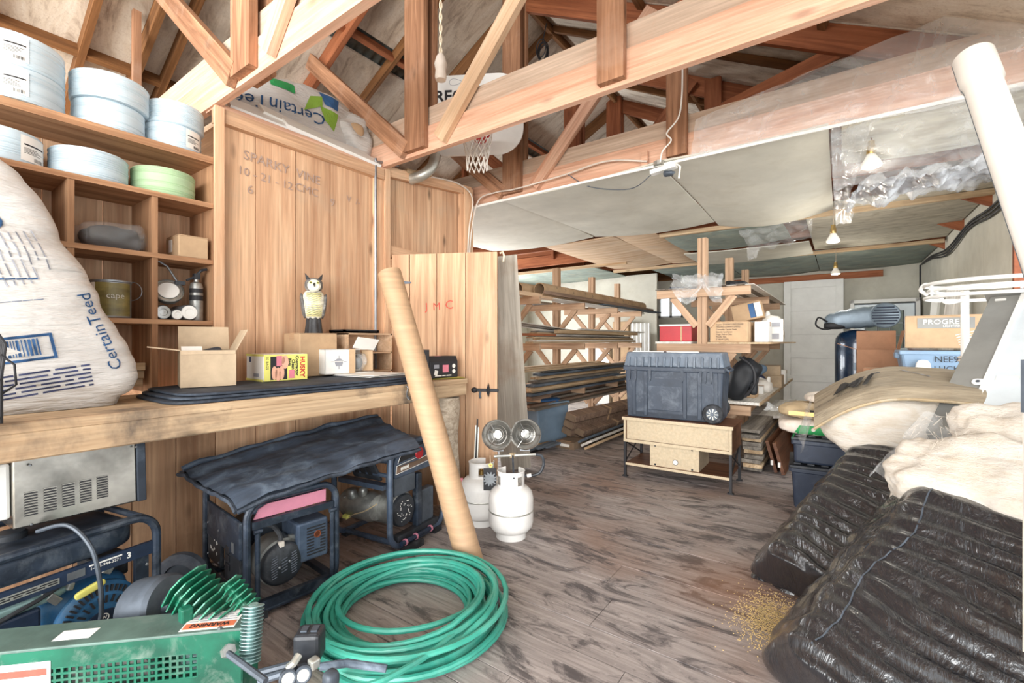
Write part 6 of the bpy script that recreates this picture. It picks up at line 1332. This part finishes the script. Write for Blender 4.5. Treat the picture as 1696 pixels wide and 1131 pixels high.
# ---- kraft faced batts on top of the pile
jm = thing('kraft_batts', 'kraft-topped insulation batts with a white open end on the pile', 'insulation batt', (.34, 3.95, .565), 2); jm.rotation_euler.x = math.radians(10)
def lens(u, P):
    s = P.x/.98; P = Vector((P.x, P.y, P.z*(1-.85*max(0, -s*1.3)**2-.25*abs(s)**2))); P.z += .25; P += u*(.012*nz(P, 14)+.02*nz(P, 5)); return P
MB().blob((.98, .62, .50), 26, 3.2, lens).build('wool', 'glass_wool', jm, smooth=True, angle=180)
kb = MB().grid(lambda u, v: (lambda x, y: Vector((x, y, .565-.55*max(0, -(x/.98)*1.25)**2*.8-.20*abs(x/.98)**2+.007*nz((x*2, y*12, 1))+.006*nz((x*8, y*4, 2))-.12*max(0, abs(y)/.345-.72)**1.4*3)))(-.50+1.0*u, -.345+.69*v), 40, 30)
kb.build('kraft_face', 'kraft_bag', jm, smooth=True, angle=180)
MB().tube([kb.v[i]+Vector((0, 0, -.004)) for i in range(40)], .009, 6).build('kraft_lip', 'sack_tan', jm, smooth=True)
MB().grid(lambda u, v: Vector((-.53-.05*v+.02*math.sin(u*9), -.33+.66*u, .30-.22*v+.02*nz((u*6, v*4, 3)))), 20, 10).build('film_end', 'clear_film', jm, smooth=True, angle=180)
Mj = basis((-.28, -.05, 1), (-.97, .25, 0), (-.25, -.97, 0))
conform(text('JM', .26, 'ink_black', jm, Mj, bold=.006, sx=.75), kb, (0, 0, -1), .02); conform(text('Johns Manville', .035, 'ink_black', jm, basis((-.40, -.17, 1), (-.97, .25, 0), (-.25, -.97, 0))), kb, (0, 0, -1), .01)
conform(lines_block(.25, .02, 1, 'ink_grey', jm, basis((.05, .05, 1), (.6, -.8, 0), (.8, .6, 0))), kb, (0, 0, -1), .004)
# ---- cement sacks on dark totes
tote('dark_tote', 'dark blue tote with ribbed black lid under the sacks', (-.12, 4.55, 0), 4, (.46, .5, .34), 'tote_dark', True, lidmat='black_plastic')
tote('dark_tote', 'upper ribbed dark tote directly under the white sack', (-.11, 4.55, .365), 2, (.44, .5, .20), 'tote_dark', True, lidmat='black_plastic', taper=.95)
def sack(label, loc, rz, size, mat, seed, n=16):
    t = thing('cement_sack', label, 'sack', loc, rz, 'cement sacks on the totes')
    mb = MB().blob(size, n, 3.6, lambda u, P: Vector((P.x, P.y, P.z*(1-.25*abs(u.x)**3)+size[2]/2))+u*(.012*nz(P+Vector((seed, 0, 0)), 7)+.006*nz(P, 22))); mb.build('sack_body', mat, t, smooth=True, angle=180); return t, mb
s1, m1 = sack('white sack with a green printed corner on the ribbed tote', (-.17, 4.48, .59), 3, (.52, .42, .13), 'sack_white', 1)
o = MB(basis((-.06, -.4, .02), (1, 0, 0), (0, 0, 1))).grid(lambda u, v: Vector((-.10+.24*u-.05*v*(2*u-1), -.02+.085*v, 0)), 10, 8).build('green_print', 'ink_green', s1); conform(o, m1, (0, 1, 0), .003)
o = MB(basis((-.02, -.4, .055), (1, 0, 0), (0, 0, 1))).prism([(.014*math.cos(i*.5), .014*math.sin(i*.5)) for i in range(13)], 0, .001).build('flower_mark', 'sack_white', s1); conform(o, m1, (0, 1, 0), .005)
s2, m2 = sack('brown paper sack in a clear overwrap on top of the white sack', (-.16, 4.48, .715), -3, (.52, .42, .12), 'sack_tan', 4)
o = plate('yellow_band', .3, .03, 'brass', s2, basis((-.0, -.4, .075), (1, 0, 0), (0, 0, 1))); plate('black_mark', .06, .02, 'ink_black', s2, basis((.0, -.222, .075), (1, 0, 0), (0, 0, 1)))
MB().grid(lambda u, v: Vector((-.26-.10*v+.02*math.sin(u*7), -.18+.32*u, .05+.06*v*math.sin(u*4)+.02*nz((u*6, v*5, 1)))), 14, 8).build('loose_wrap', 'clear_film', s2, smooth=True, angle=180)
s3, m3 = sack('small white and yellow sack topmost on the totes', (-.08, 4.58, .83), 6, (.36, .32, .08), 'sack_white', 8); plate('red_print', .10, .02, 'ink_red', s3, basis((.05, -.168, .05), (1, 0, 0), (0, 0, 1)))
# ---- blue tote, PROGRESS carton, clutter behind
bt_ = tote('storage_tote', 'light blue tote with handwritten marks under the lighting carton', (.70, 5.22, .985), 0, (.62, .42, .29), 'tote_blue', None, taper=.86)
tM = basis((.0, -.207, .185), (1, 0, 0), (0, .06, 1)); text('NEE9692', .07, 'ink_black', bt_, tM @ T(.03, .02, 0), sx=.9); text('LUCKY', .06, 'ink_black', bt_, tM @ T(.0, -.055, 0))
MB(T(-.16, -.215, .10)).blob((.10, .03, .2), 6, 3).build('handle_shine', 'paper_white', bt_, smooth=True)
w, d, h = .52, .36, .27
pg_ = carton('lighting_carton', 'brown lighting carton with a grey printed banner on the blue tote', (.72, 5.24, 1.28), -9, (w, d, h), 'cardboard'); plate('banner', .34, .085, 'grey_metal', pg_, front(w, d, h, -.02, .76)); text('PROGRESS', .058, 'paper_white', pg_, basis((-.01, -d/2-.0026, h*.79), (1, 0, 0), (0, 0, 1))); text('LIGHTING', .024, 'paper_white', pg_, basis((.03, -d/2-.0026, h*.66), (1, 0, 0), (0, 0, 1)))
lines_block(.16, .12, 6, 'paper_white', pg_, basis((.14, -d/2-.001, h*.3), (1, 0, .3), (0, 0, 1)), fill=.25, seed=9); MB(lside(w, d, h)).bb((-.14, -.10, 0), (.14, .11, .002)).build('side_label', 'paper_white', pg_)
oc = carton('open_carton', 'tall open brown carton beside the dark pressure tank', (.30, 6.15, .0), 0, (.34, .34, 1.25), 'cardboard_red', flaps={'b': (4, .20), 'l': (70, .18), 'r': (12, .2)})
oc2 = carton('printed_carton', 'small brown printed carton in front of the open carton', (.27, 5.35, .70), -6, (.20, .26, .42), 'cardboard_red'); text('RL', .06, 'ink_black', oc2, front(.20, .26, .42, 0, .6)); oc2.location.z = .0; oc2.scale = (1, 1, 2.6)
bk_ = thing('magazine_stack', 'pile of magazines and red folders beside the blue tote', 'papers', (.66, 6.3, .901)); 
for i in range(9): MB(Rz(rs.uniform(-8, 8))).bb((-.14, -.2, .035*i), (.14, .12, .035*i+.033)).build('magazine', ['paper_white', 'ink_red', 'cardboard', 'ink_navy', 'paper_white', 'ink_black', 'paper_white', 'cardboard_red', 'ink_red'][i], bk_)
cpb = thing('plastic_bag', 'clear crumpled plastic bag on the magazines beside the lighting carton', 'bag', (.66, 6.2, 1.218)); MB(T(0, 0, .10)).blob((.24, .24, .2), 10, 2.5, lambda u, P: P*(1+.25*nz(P, 9))).build('bag_body', 'white_plastic', cpb, smooth=True); MB(T(.0, 0, .2)).blob((.08, .08, .1), 5, 2.4).build('knot', 'white_plastic', cpb, smooth=True)
dm = thing('pressure_tank', 'dark blue cylindrical pressure tank near the white door', 'tank', (.17, 7.9, 0))
MB().lathe([(0, .02), (.2, .02), (.245, .08), (.25, .16), (.25, 1.30), (.24, 1.38), (.20, 1.45), (.10, 1.49), (0, 1.50)], 36).build('shell', 'drum_blue', dm, smooth=True, angle=60); MB().lathe([(.2505, .72), (.253, .725), (.253, .735), (.2505, .74)], 36).build('weld_band', 'dark_navy', dm, smooth=True); plate('label', .14, .10, 'louver_grey', dm, basis((.03, -.2535, 1.0), (1, 0, 0), (0, 0, 1)))
MB().lathe([(.18, 0), (.2, 0), (.2, .06), (.18, .06)], 30).build('base_ring', 'ink_black', dm)
vf = thing('vent_fan', 'grey ribbed fan housing with round grille lying on the pressure tank', 'fan', (.22, 7.82, 1.505), 8)
MB(T(-.02, 0, .15) @ Ry(-6)).blob((.80, .34, .28), 16, 3.4, lambda u, P: Vector((P.x, P.y, P.z*(1-.18*(P.x < 0)*abs(P.x)/.4)))+Vector((0, 0, .006*math.sin(P.x*50) if P.x < .1 else 0))).build('housing', 'louver_grey', vf, smooth=True, angle=180)
MB(T(.22, -.155, .17) @ Rx(90)).lathe([(.165, -.03), (.165, .016), (.155, .024), (.145, .018), (.0, .016)], 32).build('grille_ring', 'louver_grey', vf, smooth=True)
for k in range(7): MB(T(.22, -.178, .17)).box((0, 0, -.105+.035*k), (2*math.sqrt(max(.001, .14**2-(-.105+.035*k)**2)), .006, .018)).build('grille_slot', 'dark_navy', vf)
MB().tube(smooth_path([(-.40, -.1, .10), (-.50, -.12, .16), (-.53, -.1, .06), (-.44, -.08, -.0), (-.30, -.08, .02)]), .012, 6).build('cord', 'ink_black', vf, smooth=True)
MB(T(-.3, 0, .05)).blob((.25, .30, .10), 6, 4).build('end_foot', 'ink_black', vf, smooth=True)
# ---- white five-panel door leaning on the back wall, glazed door beside it
wd = thing('white_panel_door', 'plain white five-panel door leaning on the back wall', 'door', (-.46, 10.70, 0), rot=(math.radians(-2.2), 0, 0)); w, h = .98, 2.54
MB().bb((-w/2, .012, 0), (w/2, .045, h)).build('core', 'white_paint', wd)
for x in (-w/2+.06, w/2-.06): MB().bb((x-.06, -.02, 0), (x+.06, .012, h)).build('stile', 'white_paint', wd, bevel=.003)
ph = (h-.12*4-.14-.20)/5; z = 0
for k in range(6):
    hh = .20 if k == 0 else (.14 if k == 5 else .12); MB().bb((-w/2+.12, -.02, z), (w/2-.12, .012, z+hh)).build('rail', 'white_paint', wd, bevel=.003); z += hh
    if k < 5: MB().bb((-w/2+.125, .006, z+.005), (w/2-.125, .012, z+ph-.005)).build('door_panel', 'white_paint', wd); z += ph
gd = thing('glazed_door', 'white glazed entry door in its frame leaning against the back wall', 'door', (.62, 10.55, 0), rot=(math.radians(-3), 0, 0)); w, h = .98, 2.10
for x in (-w/2+.03, w/2-.03): MB().bb((x-.03, -.05, 0), (x+.03, .06, h)).build('frame_jamb', 'white_paint', gd)
MB().bb((-w/2, -.05, h-.06), (w/2, .06, h)).build('frame_head', 'white_paint', gd)
lf = MB().bb((-w/2+.065, .0, .02), (w/2-.065, .04, h-.08)).build('leaf', 'pale_metal', gd); MB().bb((-w/2+.06, -.004, h-.088), (w/2-.06, .0, h-.075)).bb((w/2-.072, -.004, .02), (w/2-.06, .0, h-.08)).build('shadow_gap', 'motor_grey', gd)
for i in range(3):
    for k in range(3): MB().bb((-.27+.18*i+.01, -.004, h-.42-.22*k), (-.27+.18*(i+1)-.01, .0, h-.22-.22*k)).build('pane', 'drywall_green', lf)
for i in range(4): MB().bb((-.275+.18*i, -.012, h-.87), (-.265+.18*i, -.003, h-.21)).build('muntin', 'ink_black', lf)
for k in range(4): MB().bb((-.27, -.012, h-.215-.22*k-.0), (.27, -.003, h-.205-.22*k)).build('muntin', 'ink_black', lf)
plate('sticker', .10, .12, 'ink_pink', lf, basis((.18, -.006, h-.31), (1, 0, 0), (0, 0, 1)), .002)
# long white things leaning at the right wall
for i, (px, top, m_) in enumerate(((1545, 478, 'white_paint'), (1575, 470, 'lumber_white'))):
    p = pX(px, 640, 1.02-.05*i); lb_ = ['white metal channel leaning against the right wall behind the lighting carton', 'bright white board leaning against the right wall behind the lighting carton'][i]
    t = thing('leaning_board', lb_, 'board', (p.x-.12, p.y, 0)); board('board', (0, 0, .01), (.16, .03, 1.95), (.14, .22)[i], .03, m_, t, up=(-1, -.4, 0))
# ---- ring stand, metal cabinet, PVC pipe, upright plank
rg = thing('ring_stand', 'white wire ring stand with taped post rising from the pile', 'stand', (.70, 4.46, 1.03))
MB().tube([(0, 0, -.98), (0, 0, .66)], .022, 14).build('post', 'white_paint', rg, smooth=True)
tp2 = MB()
for k in range(7): tp2.lathe([(.023, .0), (.036, .008), (.03, .02), (.023, .022)], 14, T(.003*math.sin(k*2), .003*math.cos(k), .05+.022*k))
tp2.build('tape_wrap', 'sack_white', rg, smooth=True)
cx_, cy_ = .14, -.10
for k, (z, r_) in enumerate(((.70, .36), (.655, .34), (.60, .36))): MB().tube([(cx_+r_*math.cos(i*math.pi/18), cy_+r_*math.sin(i*math.pi/18), z+.004*k) for i in range(36)], .011 if k else .013, 8, closed=True).build('ring', 'white_paint', rg, smooth=True)
MB().tube(smooth_path([(.0, -.01, .60), (-.10, -.03, .58), (-.15, -.02, .66), (-.20, .0, .72), (-.23, .02, .68), (-.19, .02, .64)]), .012, 8).build('hook', 'white_paint', rg, smooth=True)
for a in (60, 200, 320): MB().tube([(cx_+.36*math.cos(math.radians(a)), cy_+.36*math.sin(math.radians(a)), .60), (cx_+.36*math.cos(math.radians(a)), cy_+.36*math.sin(math.radians(a)), .71)], .008, 6).build('ring_spacer', 'white_paint', rg, smooth=True)
# cabinet: long box leaning to the right wall
A = pD(1545, 690, 2.62); Bq = pD(1641, 492, 3.05); Lc = (Bq-A); Lc_ = Lc.length; Lc.normalize()
Wc = Vector((.80, -.42, 0)); Wc = (Wc-Lc*Wc.dot(Lc)).normalized(); Nc = Wc.cross(Lc).normalized()
if Nc.dot(-A) < 0: Nc = -Nc
mc = thing('metal_cabinet', 'white and grey sheet metal cabinet leaning on the right wall', 'cabinet', A)
Lb = .12; cab = lambda l, w_, n_: Lc*l+Wc*w_+Nc*n_
def cbx(name, l0, l1, w0, w1, n0, n1, mat, bev=.004): return MB().hexa([cab(l0, w0, n0), cab(l0, w1, n0), cab(l0, w1, n1), cab(l0, w0, n1)], [cab(l1, w0, n0), cab(l1, w1, n0), cab(l1, w1, n1), cab(l1, w0, n1)]).build(name, mat, mc)
cbx('grey_side', -Lb, Lc_, .0, .14, -.16, .0, 'grey_metal'); cbx('white_door', -Lb, Lc_-.0, .142, .42, -.16, .004, 'pale_metal'); cbx('door_lip', -Lb, Lc_, .142, .165, .004, .012, 'white_plastic'); cbx('end_flange', Lc_+.01, Lc_+.03, -.03, .42, -.18, .03, 'grey_metal')
lk = MB(basis(cab(.30, .135, .006), Wc, Lc)).prism(rrect(.07, .045, .018), 0, .008).build('latch_plate', 'white_plastic', mc); MB(basis(cab(.30, .125, .014), Wc, Lc)).lathe([(0, 0), (.010, 0), (.010, .002), (0, .002)], 14).build('keyhole', 'motor_grey', lk)
MB(basis(cab(.34, .24, .006), Wc, Lc)).bb((-.05, -.02, 0), (.04, .02, .004)).build('hinge_tab', 'white_plastic', mc); cbx('bracket_clip', Lc_-.05, Lc_-.035, .03, .08, 0, .008, 'white_plastic')
# PVC pipe
pv = thing('pvc_pipe', 'long white PVC drain pipe with a bell end leaning in from the right', 'pipe', (.66, 1.27, 0))
p_top = Vector((.425, 2.55, 2.46)); p_bot = Vector((.66, 1.27, .0)); ax = (p_top-p_bot); Lp = ax.length; ax.normalize(); xx = ax.orthogonal().normalized(); m = Matrix((xx, ax.cross(xx), ax)).transposed().to_4x4()
MB(m).lathe([(.049, .02), (.055, .02), (.055, Lp-.17), (.0625, Lp-.15), (.0625, Lp), (.057, Lp), (.055, Lp-.1), (.049, .02)], 36).build('pipe', 'pvc', pv, smooth=True, angle=40)
MB(m).lathe([(.0, Lp-.03), (.057, Lp-.03), (.057, Lp-.028), (0, Lp-.028)], 24).build('socket_inside', 'sack_tan', pv)
a_ = 2.2; MB(m).tube([((.0555 if z < Lp-.16 else .063)*math.cos(a_), (.0555 if z < Lp-.16 else .063)*math.sin(a_), z) for z in [Lp*i/60 for i in range(1, 61)]], .0012, 4).build('print_line', 'motor_grey', pv)
up_ = thing('upright_plank', 'upright grey-edged plank at the right edge of the frame', 'board', (.485, 2.07, 0)); board('plank', (0, 0, 0), (0, 0, 1.28), .10, .028, 'old_board', up_, up=(.84, -.54, 0)); MB(T(0, 0, 1.2)).box((0, 0, 0), (.034, .106, .16), (0, 0, -.57)).build('metal_cap', 'motor_grey', up_)
# sawdust on the floor
sd_ = thing('sawdust', 'scattered yellow sawdust on the floor beside the near black bundle', 'sawdust', (-.27, 2.52, .002), kind='stuff'); rs = random.Random(9); v_ = MB()
for i in range(2600):
    a = rs.gauss(0, .075); b_ = rs.gauss(0, .12); v_.box((a, b_, .001), (rs.uniform(.002, .006), rs.uniform(.002, .005), .002), (0, 0, rs.uniform(0, 3)))
tag(v_.build('grains', 'sawdust', sd_), kind='stuff')
# ================================================================= OVERHEAD
# ---- clear plastic sheeting
ps = thing('plastic_sheeting', 'big crumpled clear plastic sheeting stapled over the ceiling edge at the right', 'plastic film', (.2, 3.6, 2.72))
ps1 = [Vector(p)-Vector((.2, 3.6, 2.72)) for p in ((-.88, 3.56, 2.98), (1.13, 3.50, 3.26), (-.92, 3.575, 2.72), (1.13, 3.56, 2.66))]
def sheet(name, c4, nu, nv, amp, seed, par, mat='clear_film', bulge=0):
    def f(u, v):
        p = c4[0].lerp(c4[1], u).lerp(c4[2].lerp(c4[3], u), v); n_ = (c4[1]-c4[0]).cross(c4[2]-c4[0]).normalized()
        return p+n_*(amp*(nz((u*7, v*5, seed))+.5*nz((u*19, v*13, seed)))+bulge*math.sin(math.pi*u)*math.sin(math.pi*v))
    return MB().grid(f, nu, nv).build(name, mat, par, smooth=True, angle=180)
sheet('front_drape', ps1, 48, 14, .035, 1, ps)
q0 = Vector((.2, 3.6, 2.72))
sheet('hanging_fold', [Vector(p)-q0 for p in ((-.06, 3.60, 2.74), (1.12, 3.58, 2.70), (-.05, 4.3, 2.50), (1.10, 4.2, 2.50))], 40, 22, .06, 3, ps, 'clear_film', bulge=-.05)
sheet('hanging_fold', [Vector(p)-q0 for p in ((.14, 4.25, 2.52), (1.10, 4.15, 2.50), (.02, 5.4, 2.62), (1.12, 5.5, 2.68))], 60, 40, .11, 5, ps, 'foil_film', bulge=.03)
sheet('side_flap', [Vector(p)-q0 for p in ((-.07, 3.62, 2.73), (.16, 3.62, 2.72), (-.06, 5.2, 2.66), (.05, 5.1, 2.60))], 14, 30, .05, 7, ps)
sheet('side_flap', [Vector(p)-q0 for p in ((-.06, 4.9, 2.66), (.10, 4.9, 2.60), (-.05, 5.6, 2.50), (.08, 5.5, 2.48))], 12, 12, .04, 8, ps)
pv2 = thing('plastic_sheeting', 'small patch of clear plastic sheeting under the rear ceiling gap', 'plastic film', (-.7, 6.1, 2.66)); q1 = Vector((-.7, 6.1, 2.66))
sheet('patch', [Vector(p)-q1 for p in ((-1.02, 5.92, 2.70), (-.25, 5.92, 2.72), (-.95, 6.7, 2.50), (-.3, 6.7, 2.60))], 24, 18, .06, 11, pv2); sheet('tail', [Vector(p)-q1 for p in ((-1.0, 6.6, 2.56), (-.85, 6.6, 2.54), (-1.0, 6.7, 2.40), (-.9, 6.7, 2.42))], 8, 8, .03, 12, pv2)
# ---- bulbs
for i, (px, py, Y, ztop) in enumerate(((1443, 268, 3.95, 2.72), (1380, 395, 5.75, 2.74), (1384, 450, 8.2, 2.70))):
    p = pY(px, py, Y); t = thing('light_bulb', ['white flood bulb nearest, hanging by the plastic sheeting', 'white flood bulb hanging in the middle of the rear ceiling', 'small white flood bulb farthest back, near the back wall'][i], 'light bulb', (p.x, p.y, ztop), group='bare flood bulbs'); dz = p.z-ztop
    MB(T(0, 0, dz)).lathe([(0, -.045), (.03, -.045), (.058, -.035), (.061, -.022), (.05, .005), (.032, .035), (.025, .055), (0, .06)], 24).build('bulb', 'bulb', t, smooth=True, angle=70)
    MB(T(0, 0, dz)).lathe([(.026, .05), (.028, .055), (.027, .095), (.020, .115), (.020, .14), (0, .14)], 20).build('socket', 'brass', t, smooth=True); MB().tube([(0, 0, dz+.13), (.004, 0, (dz+.13)/2), (0, 0, 0)], .004, 6).build('cord', 'log_bark' if i else 'rusty', t)
    _l = bpy.data.lights.new('bulb_light', 'POINT'); _l.energy = (3, 13, 14)[i]; _l.color = (1, .93, .82); _l.shadow_soft_size = .06; _lo = bpy.data.objects.new('bulb_light', _l); COL.objects.link(_lo); _lo.location = (p.x, p.y, p.z-.12)
# ---- cables, conduit, junction box
def cable(label, pts, r, mat, k=6, name='cable'):
    p0 = Vector(pts[0]); t = MB().tube(smooth_path([Vector(p)-p0 for p in pts], k), r, 6).build(name, mat, None, smooth=True); t.location = p0; return tag(t, label, 'cable')
cable('white cable curling along the edge of the drywall ceiling', [(XW+.06, 3.44, 2.10), (XW+.075, 3.47, 2.45), (XW+.09, 3.56, 2.76), (-2.75, 3.57, 2.80), (-2.5, 3.55, 2.78), (-2.0, 3.57, 2.81), (-1.6, 3.57, 2.84), (-1.25, 3.57, 2.76)], .007, 'sack_white')
cable('white cable looping over the plank wall corner above the door', [(XW+.03, 2.95, 2.83), (XW+.05, 3.3, 2.86), (XW+.075, 3.48, 2.76), (XW+.065, 3.44, 2.45), (XW+.06, 3.42, 2.08)], .007, 'sack_white')
cable('thin dark wire sagging under the drywall ceiling edge', [(-1.95, 3.56, 2.80), (-1.8, 3.7, 2.70), (-1.5, 3.85, 2.665), (-1.25, 3.66, 2.68), (-1.17, 3.58, 2.72)], .004, 'motor_grey')
cable('twisted white cord hanging from the truss to the junction box', [(-.93, 3.4, 3.35), (-.95, 3.45, 3.12), (-.99, 3.50, 3.0), (-1.08, 3.52, 2.92), (-1.05, 3.53, 2.86), (-1.12, 3.545, 2.80), (-1.14, 3.55, 2.72)], .006, 'paper_white')
cable('metal conduit running up the corner of the plank wall', [(XW+.045, 2.335, ZB), (XW+.045, 2.335, 1.9), (XW+.045, 2.335, 2.72), (XW+.05, 2.345, 2.765), (XW+.05, 2.46, 2.79), (XW+.05, 2.56, 2.80)], .010, 'steel_grey', 8, 'conduit')
for i in range(3): cable(['upper black cable clipped along the top of the right wall', 'middle black cable clipped along the top of the right wall', 'lower black cable clipped along the top of the right wall'][i], [(XR-.02, 4.7, 2.62-.05*i), (XR-.025, 6.0, 2.58-.04*i), (XR-.02, 7.0, 2.63-.03*i), (XR-.03, 8.2, 2.55-.04*i), (XR-.02, 9.6, 2.66-.02*i), (XR-.02, 10.7, 2.68)], .011, 'ink_black')
jb = thing('junction_box', 'white torn junction box fixed at the drywall ceiling edge', 'junction box', (-1.13, 3.60, 2.70)); MB().box((0, 0, -.02), (.20, .06, .035), (0, -.1, 0)).build('cover', 'white_paint', jb, bevel=.004); MB(T(-.03, -.02, .01)).lathe([(0, 0), (.04, 0), (.04, .03), (0, .03)], 12).build('box_body', 'galv', jb); MB().tube([(.10, 0, .0), (.13, -.01, -.03), (.12, -.01, -.12)], .007, 6).build('loose_strip', 'paper_white', jb); MB(T(.04, .02, -.055)).blob((.09, .07, .04), 6, 2.5, lambda u, P: P*(1+.3*nz(P, 40))).build('wire_nest', 'motor_grey', jb, smooth=True)
for o_, lb_ in ((MB().box((0, 0, 0), (.05, .018, .11)).build('nailed_block', 'truss_wood'), 'small wood block nailed to the truss above the junction box'),): o_.location = (-1.28, 3.605, 2.80); tag(o_, lb_, 'block')
cw_ = thing('wire_coil', 'coil of dark wire hanging from the roof ridge', 'wire', pD(898, 85, 4.6))
for k in range(5): MB().tube([(.055*math.cos(i*.35+k), .03*math.sin(k), .09*math.sin(i*.35+k)+.02*math.sin(k*2)) for i in range(18)], .006, 5, closed=True).build('loop', 'ink_black', cw_, smooth=True)
MB().tube([(0, 0, .08), (.02, .05, .30)], .006, 5).build('hanger', 'ink_black', cw_)
# ---- basketball backboard, hoop and net between the trusses
bbd = thing('basketball_hoop', 'white basketball backboard with torn net hung between the roof trusses', 'basketball hoop', (-2.62, 3.05, 2.95))
nb = Vector((.50, -.86, 0)).normalized(); rb = Vector((.86, .50, 0)); Mb_ = basis((0, 0, 0), rb, (0, 0, 1))
MB(Mb_).prism([(x, z+.36) for x, z in rrect(.90, .70, .22, 8)], -.012, .012).build('backboard', 'white_paint', bbd, smooth=True)
text('REC', .14, 'ink_black', bbd, basis(rb*-.205+nb*.0135+Vector((0, 0, .525)), rb, (0, 0, 1)), bold=.004); MB(Mb_ @ T(-.08, .65, .0125)).tube([(.12*math.cos(i*.3), .03*math.sin(i*.6), 0) for i in range(20)], .002, 4).build('signature', 'ink_grey', bbd)
hc = rb*.08+nb*.20+Vector((0, 0, .12)); MB().tube([hc+rb*.125*math.cos(i*.2618)+nb*.125*math.sin(i*.2618) for i in range(24)], .008, 6, closed=True).build('rim', 'ink_red', bbd, smooth=True)
MB().bar(hc-nb*.20, hc-nb*.12, .10, .03).build('rim_bracket', 'ink_red', bbd)
nt_ = MB()
for k in range(12):
    for s in (-1, 1):
        nt_.tube([hc+rb*r_*math.cos(a)+nb*r_*math.sin(a)+Vector((0, 0, z)) for (r_, a, z) in [(.125-.045*i/6+.006*math.sin(i*2+k), k*math.pi/6+s*i*.26, -.30*i/6-(.02*rs.random() if i == 6 else 0)) for i in range(7)]], .005, 4)
tag(nt_.build('net', 'net_white', bbd), kind='stuff')
rp = thing('hanging_rope', 'knotted white rope with a pale pulley hanging beside the king post', 'rope', pD(730, 128, 3.15)); r0 = Vector(rp.location)
rpt = MB()
for s in (0, math.pi): rpt.tube([(.007*math.cos(i*.8+s), .007*math.sin(i*.8+s), .02*i+.08) for i in range(60)], .006, 5)
rpt.build('rope', 'rope', rp, smooth=True); MB().lathe([(0, -.02), (.035, -.02), (.04, .0), (.036, .05), (.045, .09), (.03, .14), (.015, .16), (0, .16)], 16).build('pulley', 'sack_white', rp, smooth=True); MB().box((0, 0, .12), (.05, .02, .05)).build('pulley_hook', 'galv', rp)
vdct = MB().tube(smooth_path([pD(722, 255, 3.95), pD(716, 275, 3.95), pD(700, 290, 3.95), pD(680, 297, 4.0)]), .045, 14).build('vent_duct', 'galv', None, smooth=True); p_ = pD(722, 255, 3.95)
for v in vdct.data.vertices: v.co -= p_
vdct.location = p_; tag(vdct, 'silver vent duct elbow disappearing behind the plank wall top', 'duct')
# ---- insulation bags and white panels on top of the closet
def ceilbag(label, loc, rz, size, txt):
    t = thing('insulation_bag', label, 'bag', loc, rz); mb = MB().blob(size, 20, 3.0, lambda u, P: P+Vector((0, 0, size[2]/2))+u*(.03*nz(P, 5)+.012*nz(P, 17))); mb.build('bag_body', 'bag_white', t, smooth=True, angle=180)
    if txt:
        for (s_, sz, mat_, x, z) in ((txt, .13, 'ink_blue', -.20, .30),): conform(text(s_, sz, mat_, t, basis((x, -1, z), (-1, 0, 0), (0, 0, -1))), mb, (0, 1, 0), .005)
        for (pts, mat_) in (([(-.02, .2), (.03, .33), (.12, .36), (.12, .28)], 'ink_leaf'), ([(.10, .40), (.26, .38), (.24, .28), (.14, .30)], 'ink_blue'), ([(.10, .28), (.24, .25), (.2, .1), (.13, .16)], 'ink_leaf'), ([(-.25, .38), (-.08, .38), (-.08, .30), (-.25, .30)], 'ink_green')):
            o = MB(basis((0, -1, .13), (1, 0, 0), (0, 0, 1))).grid(lambda u, v: Vector(((pts[0][0]*(1-u)+pts[1][0]*u)*(1-v)+(pts[3][0]*(1-u)+pts[2][0]*u)*v, (pts[0][1]*(1-u)+pts[1][1]*u)*(1-v)+(pts[3][1]*(1-u)+pts[2][1]*u)*v, 0)), 8, 8).build('leaf_logo', mat_, t); conform(o, mb, (0, 1, 0), .005)
    return t, mb
zb_ = 2.737
cb1, cm1 = ceilbag('white insulation bag with upside-down lettering on top of the plank wall', (-3.50, 1.95, zb_), 78, (1.0, .5, .58), 'CertainTeed')
MB(T(.40, -.10, .25)).blob((.30, .36, .40), 12, 2.6, lambda u, P: P*(1+.3*nz(P, 8))).build('torn_end', 'bag_white', cb1, smooth=True, angle=180); MB(T(.38, -.26, .30)).blob((.12, .05, .10), 6, 2.5).build('torn_hole', 'cardboard', cb1, smooth=True)
cb2_, cm2 = ceilbag('rolled white insulation bag behind the nearest truss brace', (-3.95, 1.50, zb_), 70, (.40, .4, .34), None)
MB(T(.05, -.19, .20) @ Rx(90)).lathe([(0, .03), (.05, .02), (.10, .01), (.13, -.02)], 20).build('rolled_end', 'glass_wool', cb2_, smooth=True); plate('blue_mark', .06, .04, 'ink_blue', cb2_, basis((-.12, -.2, .24), (1, 0, 0), (0, 0, 1)))
for i, (y0, y1, x, z, tl, lb_) in enumerate(((1.27, 2.33, -3.085, .055, .02, 'long white foam sheet leaning along the top of the plank wall'), (1.62, 2.38, -3.055, .05, .05, 'shorter white foam sheet in front of the long one'), (1.5, 2.2, -3.13, .115, .09, 'tilted white foam sheet topmost beside the lettered bag'))):
    o = board('foam_sheet', (x, y0, zb_+.028+z), (x+.012*i, y1, zb_+.02+z-.03*i), (.16, .11, .13)[i], .022, 'white_plastic', None, up=(.66, 0, .75)); tag(o, lb_, 'panel', 'white panels on the closet top')
for i, (y, w_) in enumerate(((2.72, .08), (2.86, .10))):
    o = board('wood_scrap', (XW-.0, y-.05, 2.80+.03*i), (XW-.0, y+.09, 2.815+.03*i), w_, .035, 'lumber_tan', None); tag(o, ['small wood scrap on the wall top beside the conduit', 'larger wood scrap on the wall top above the door'][i], 'wood')
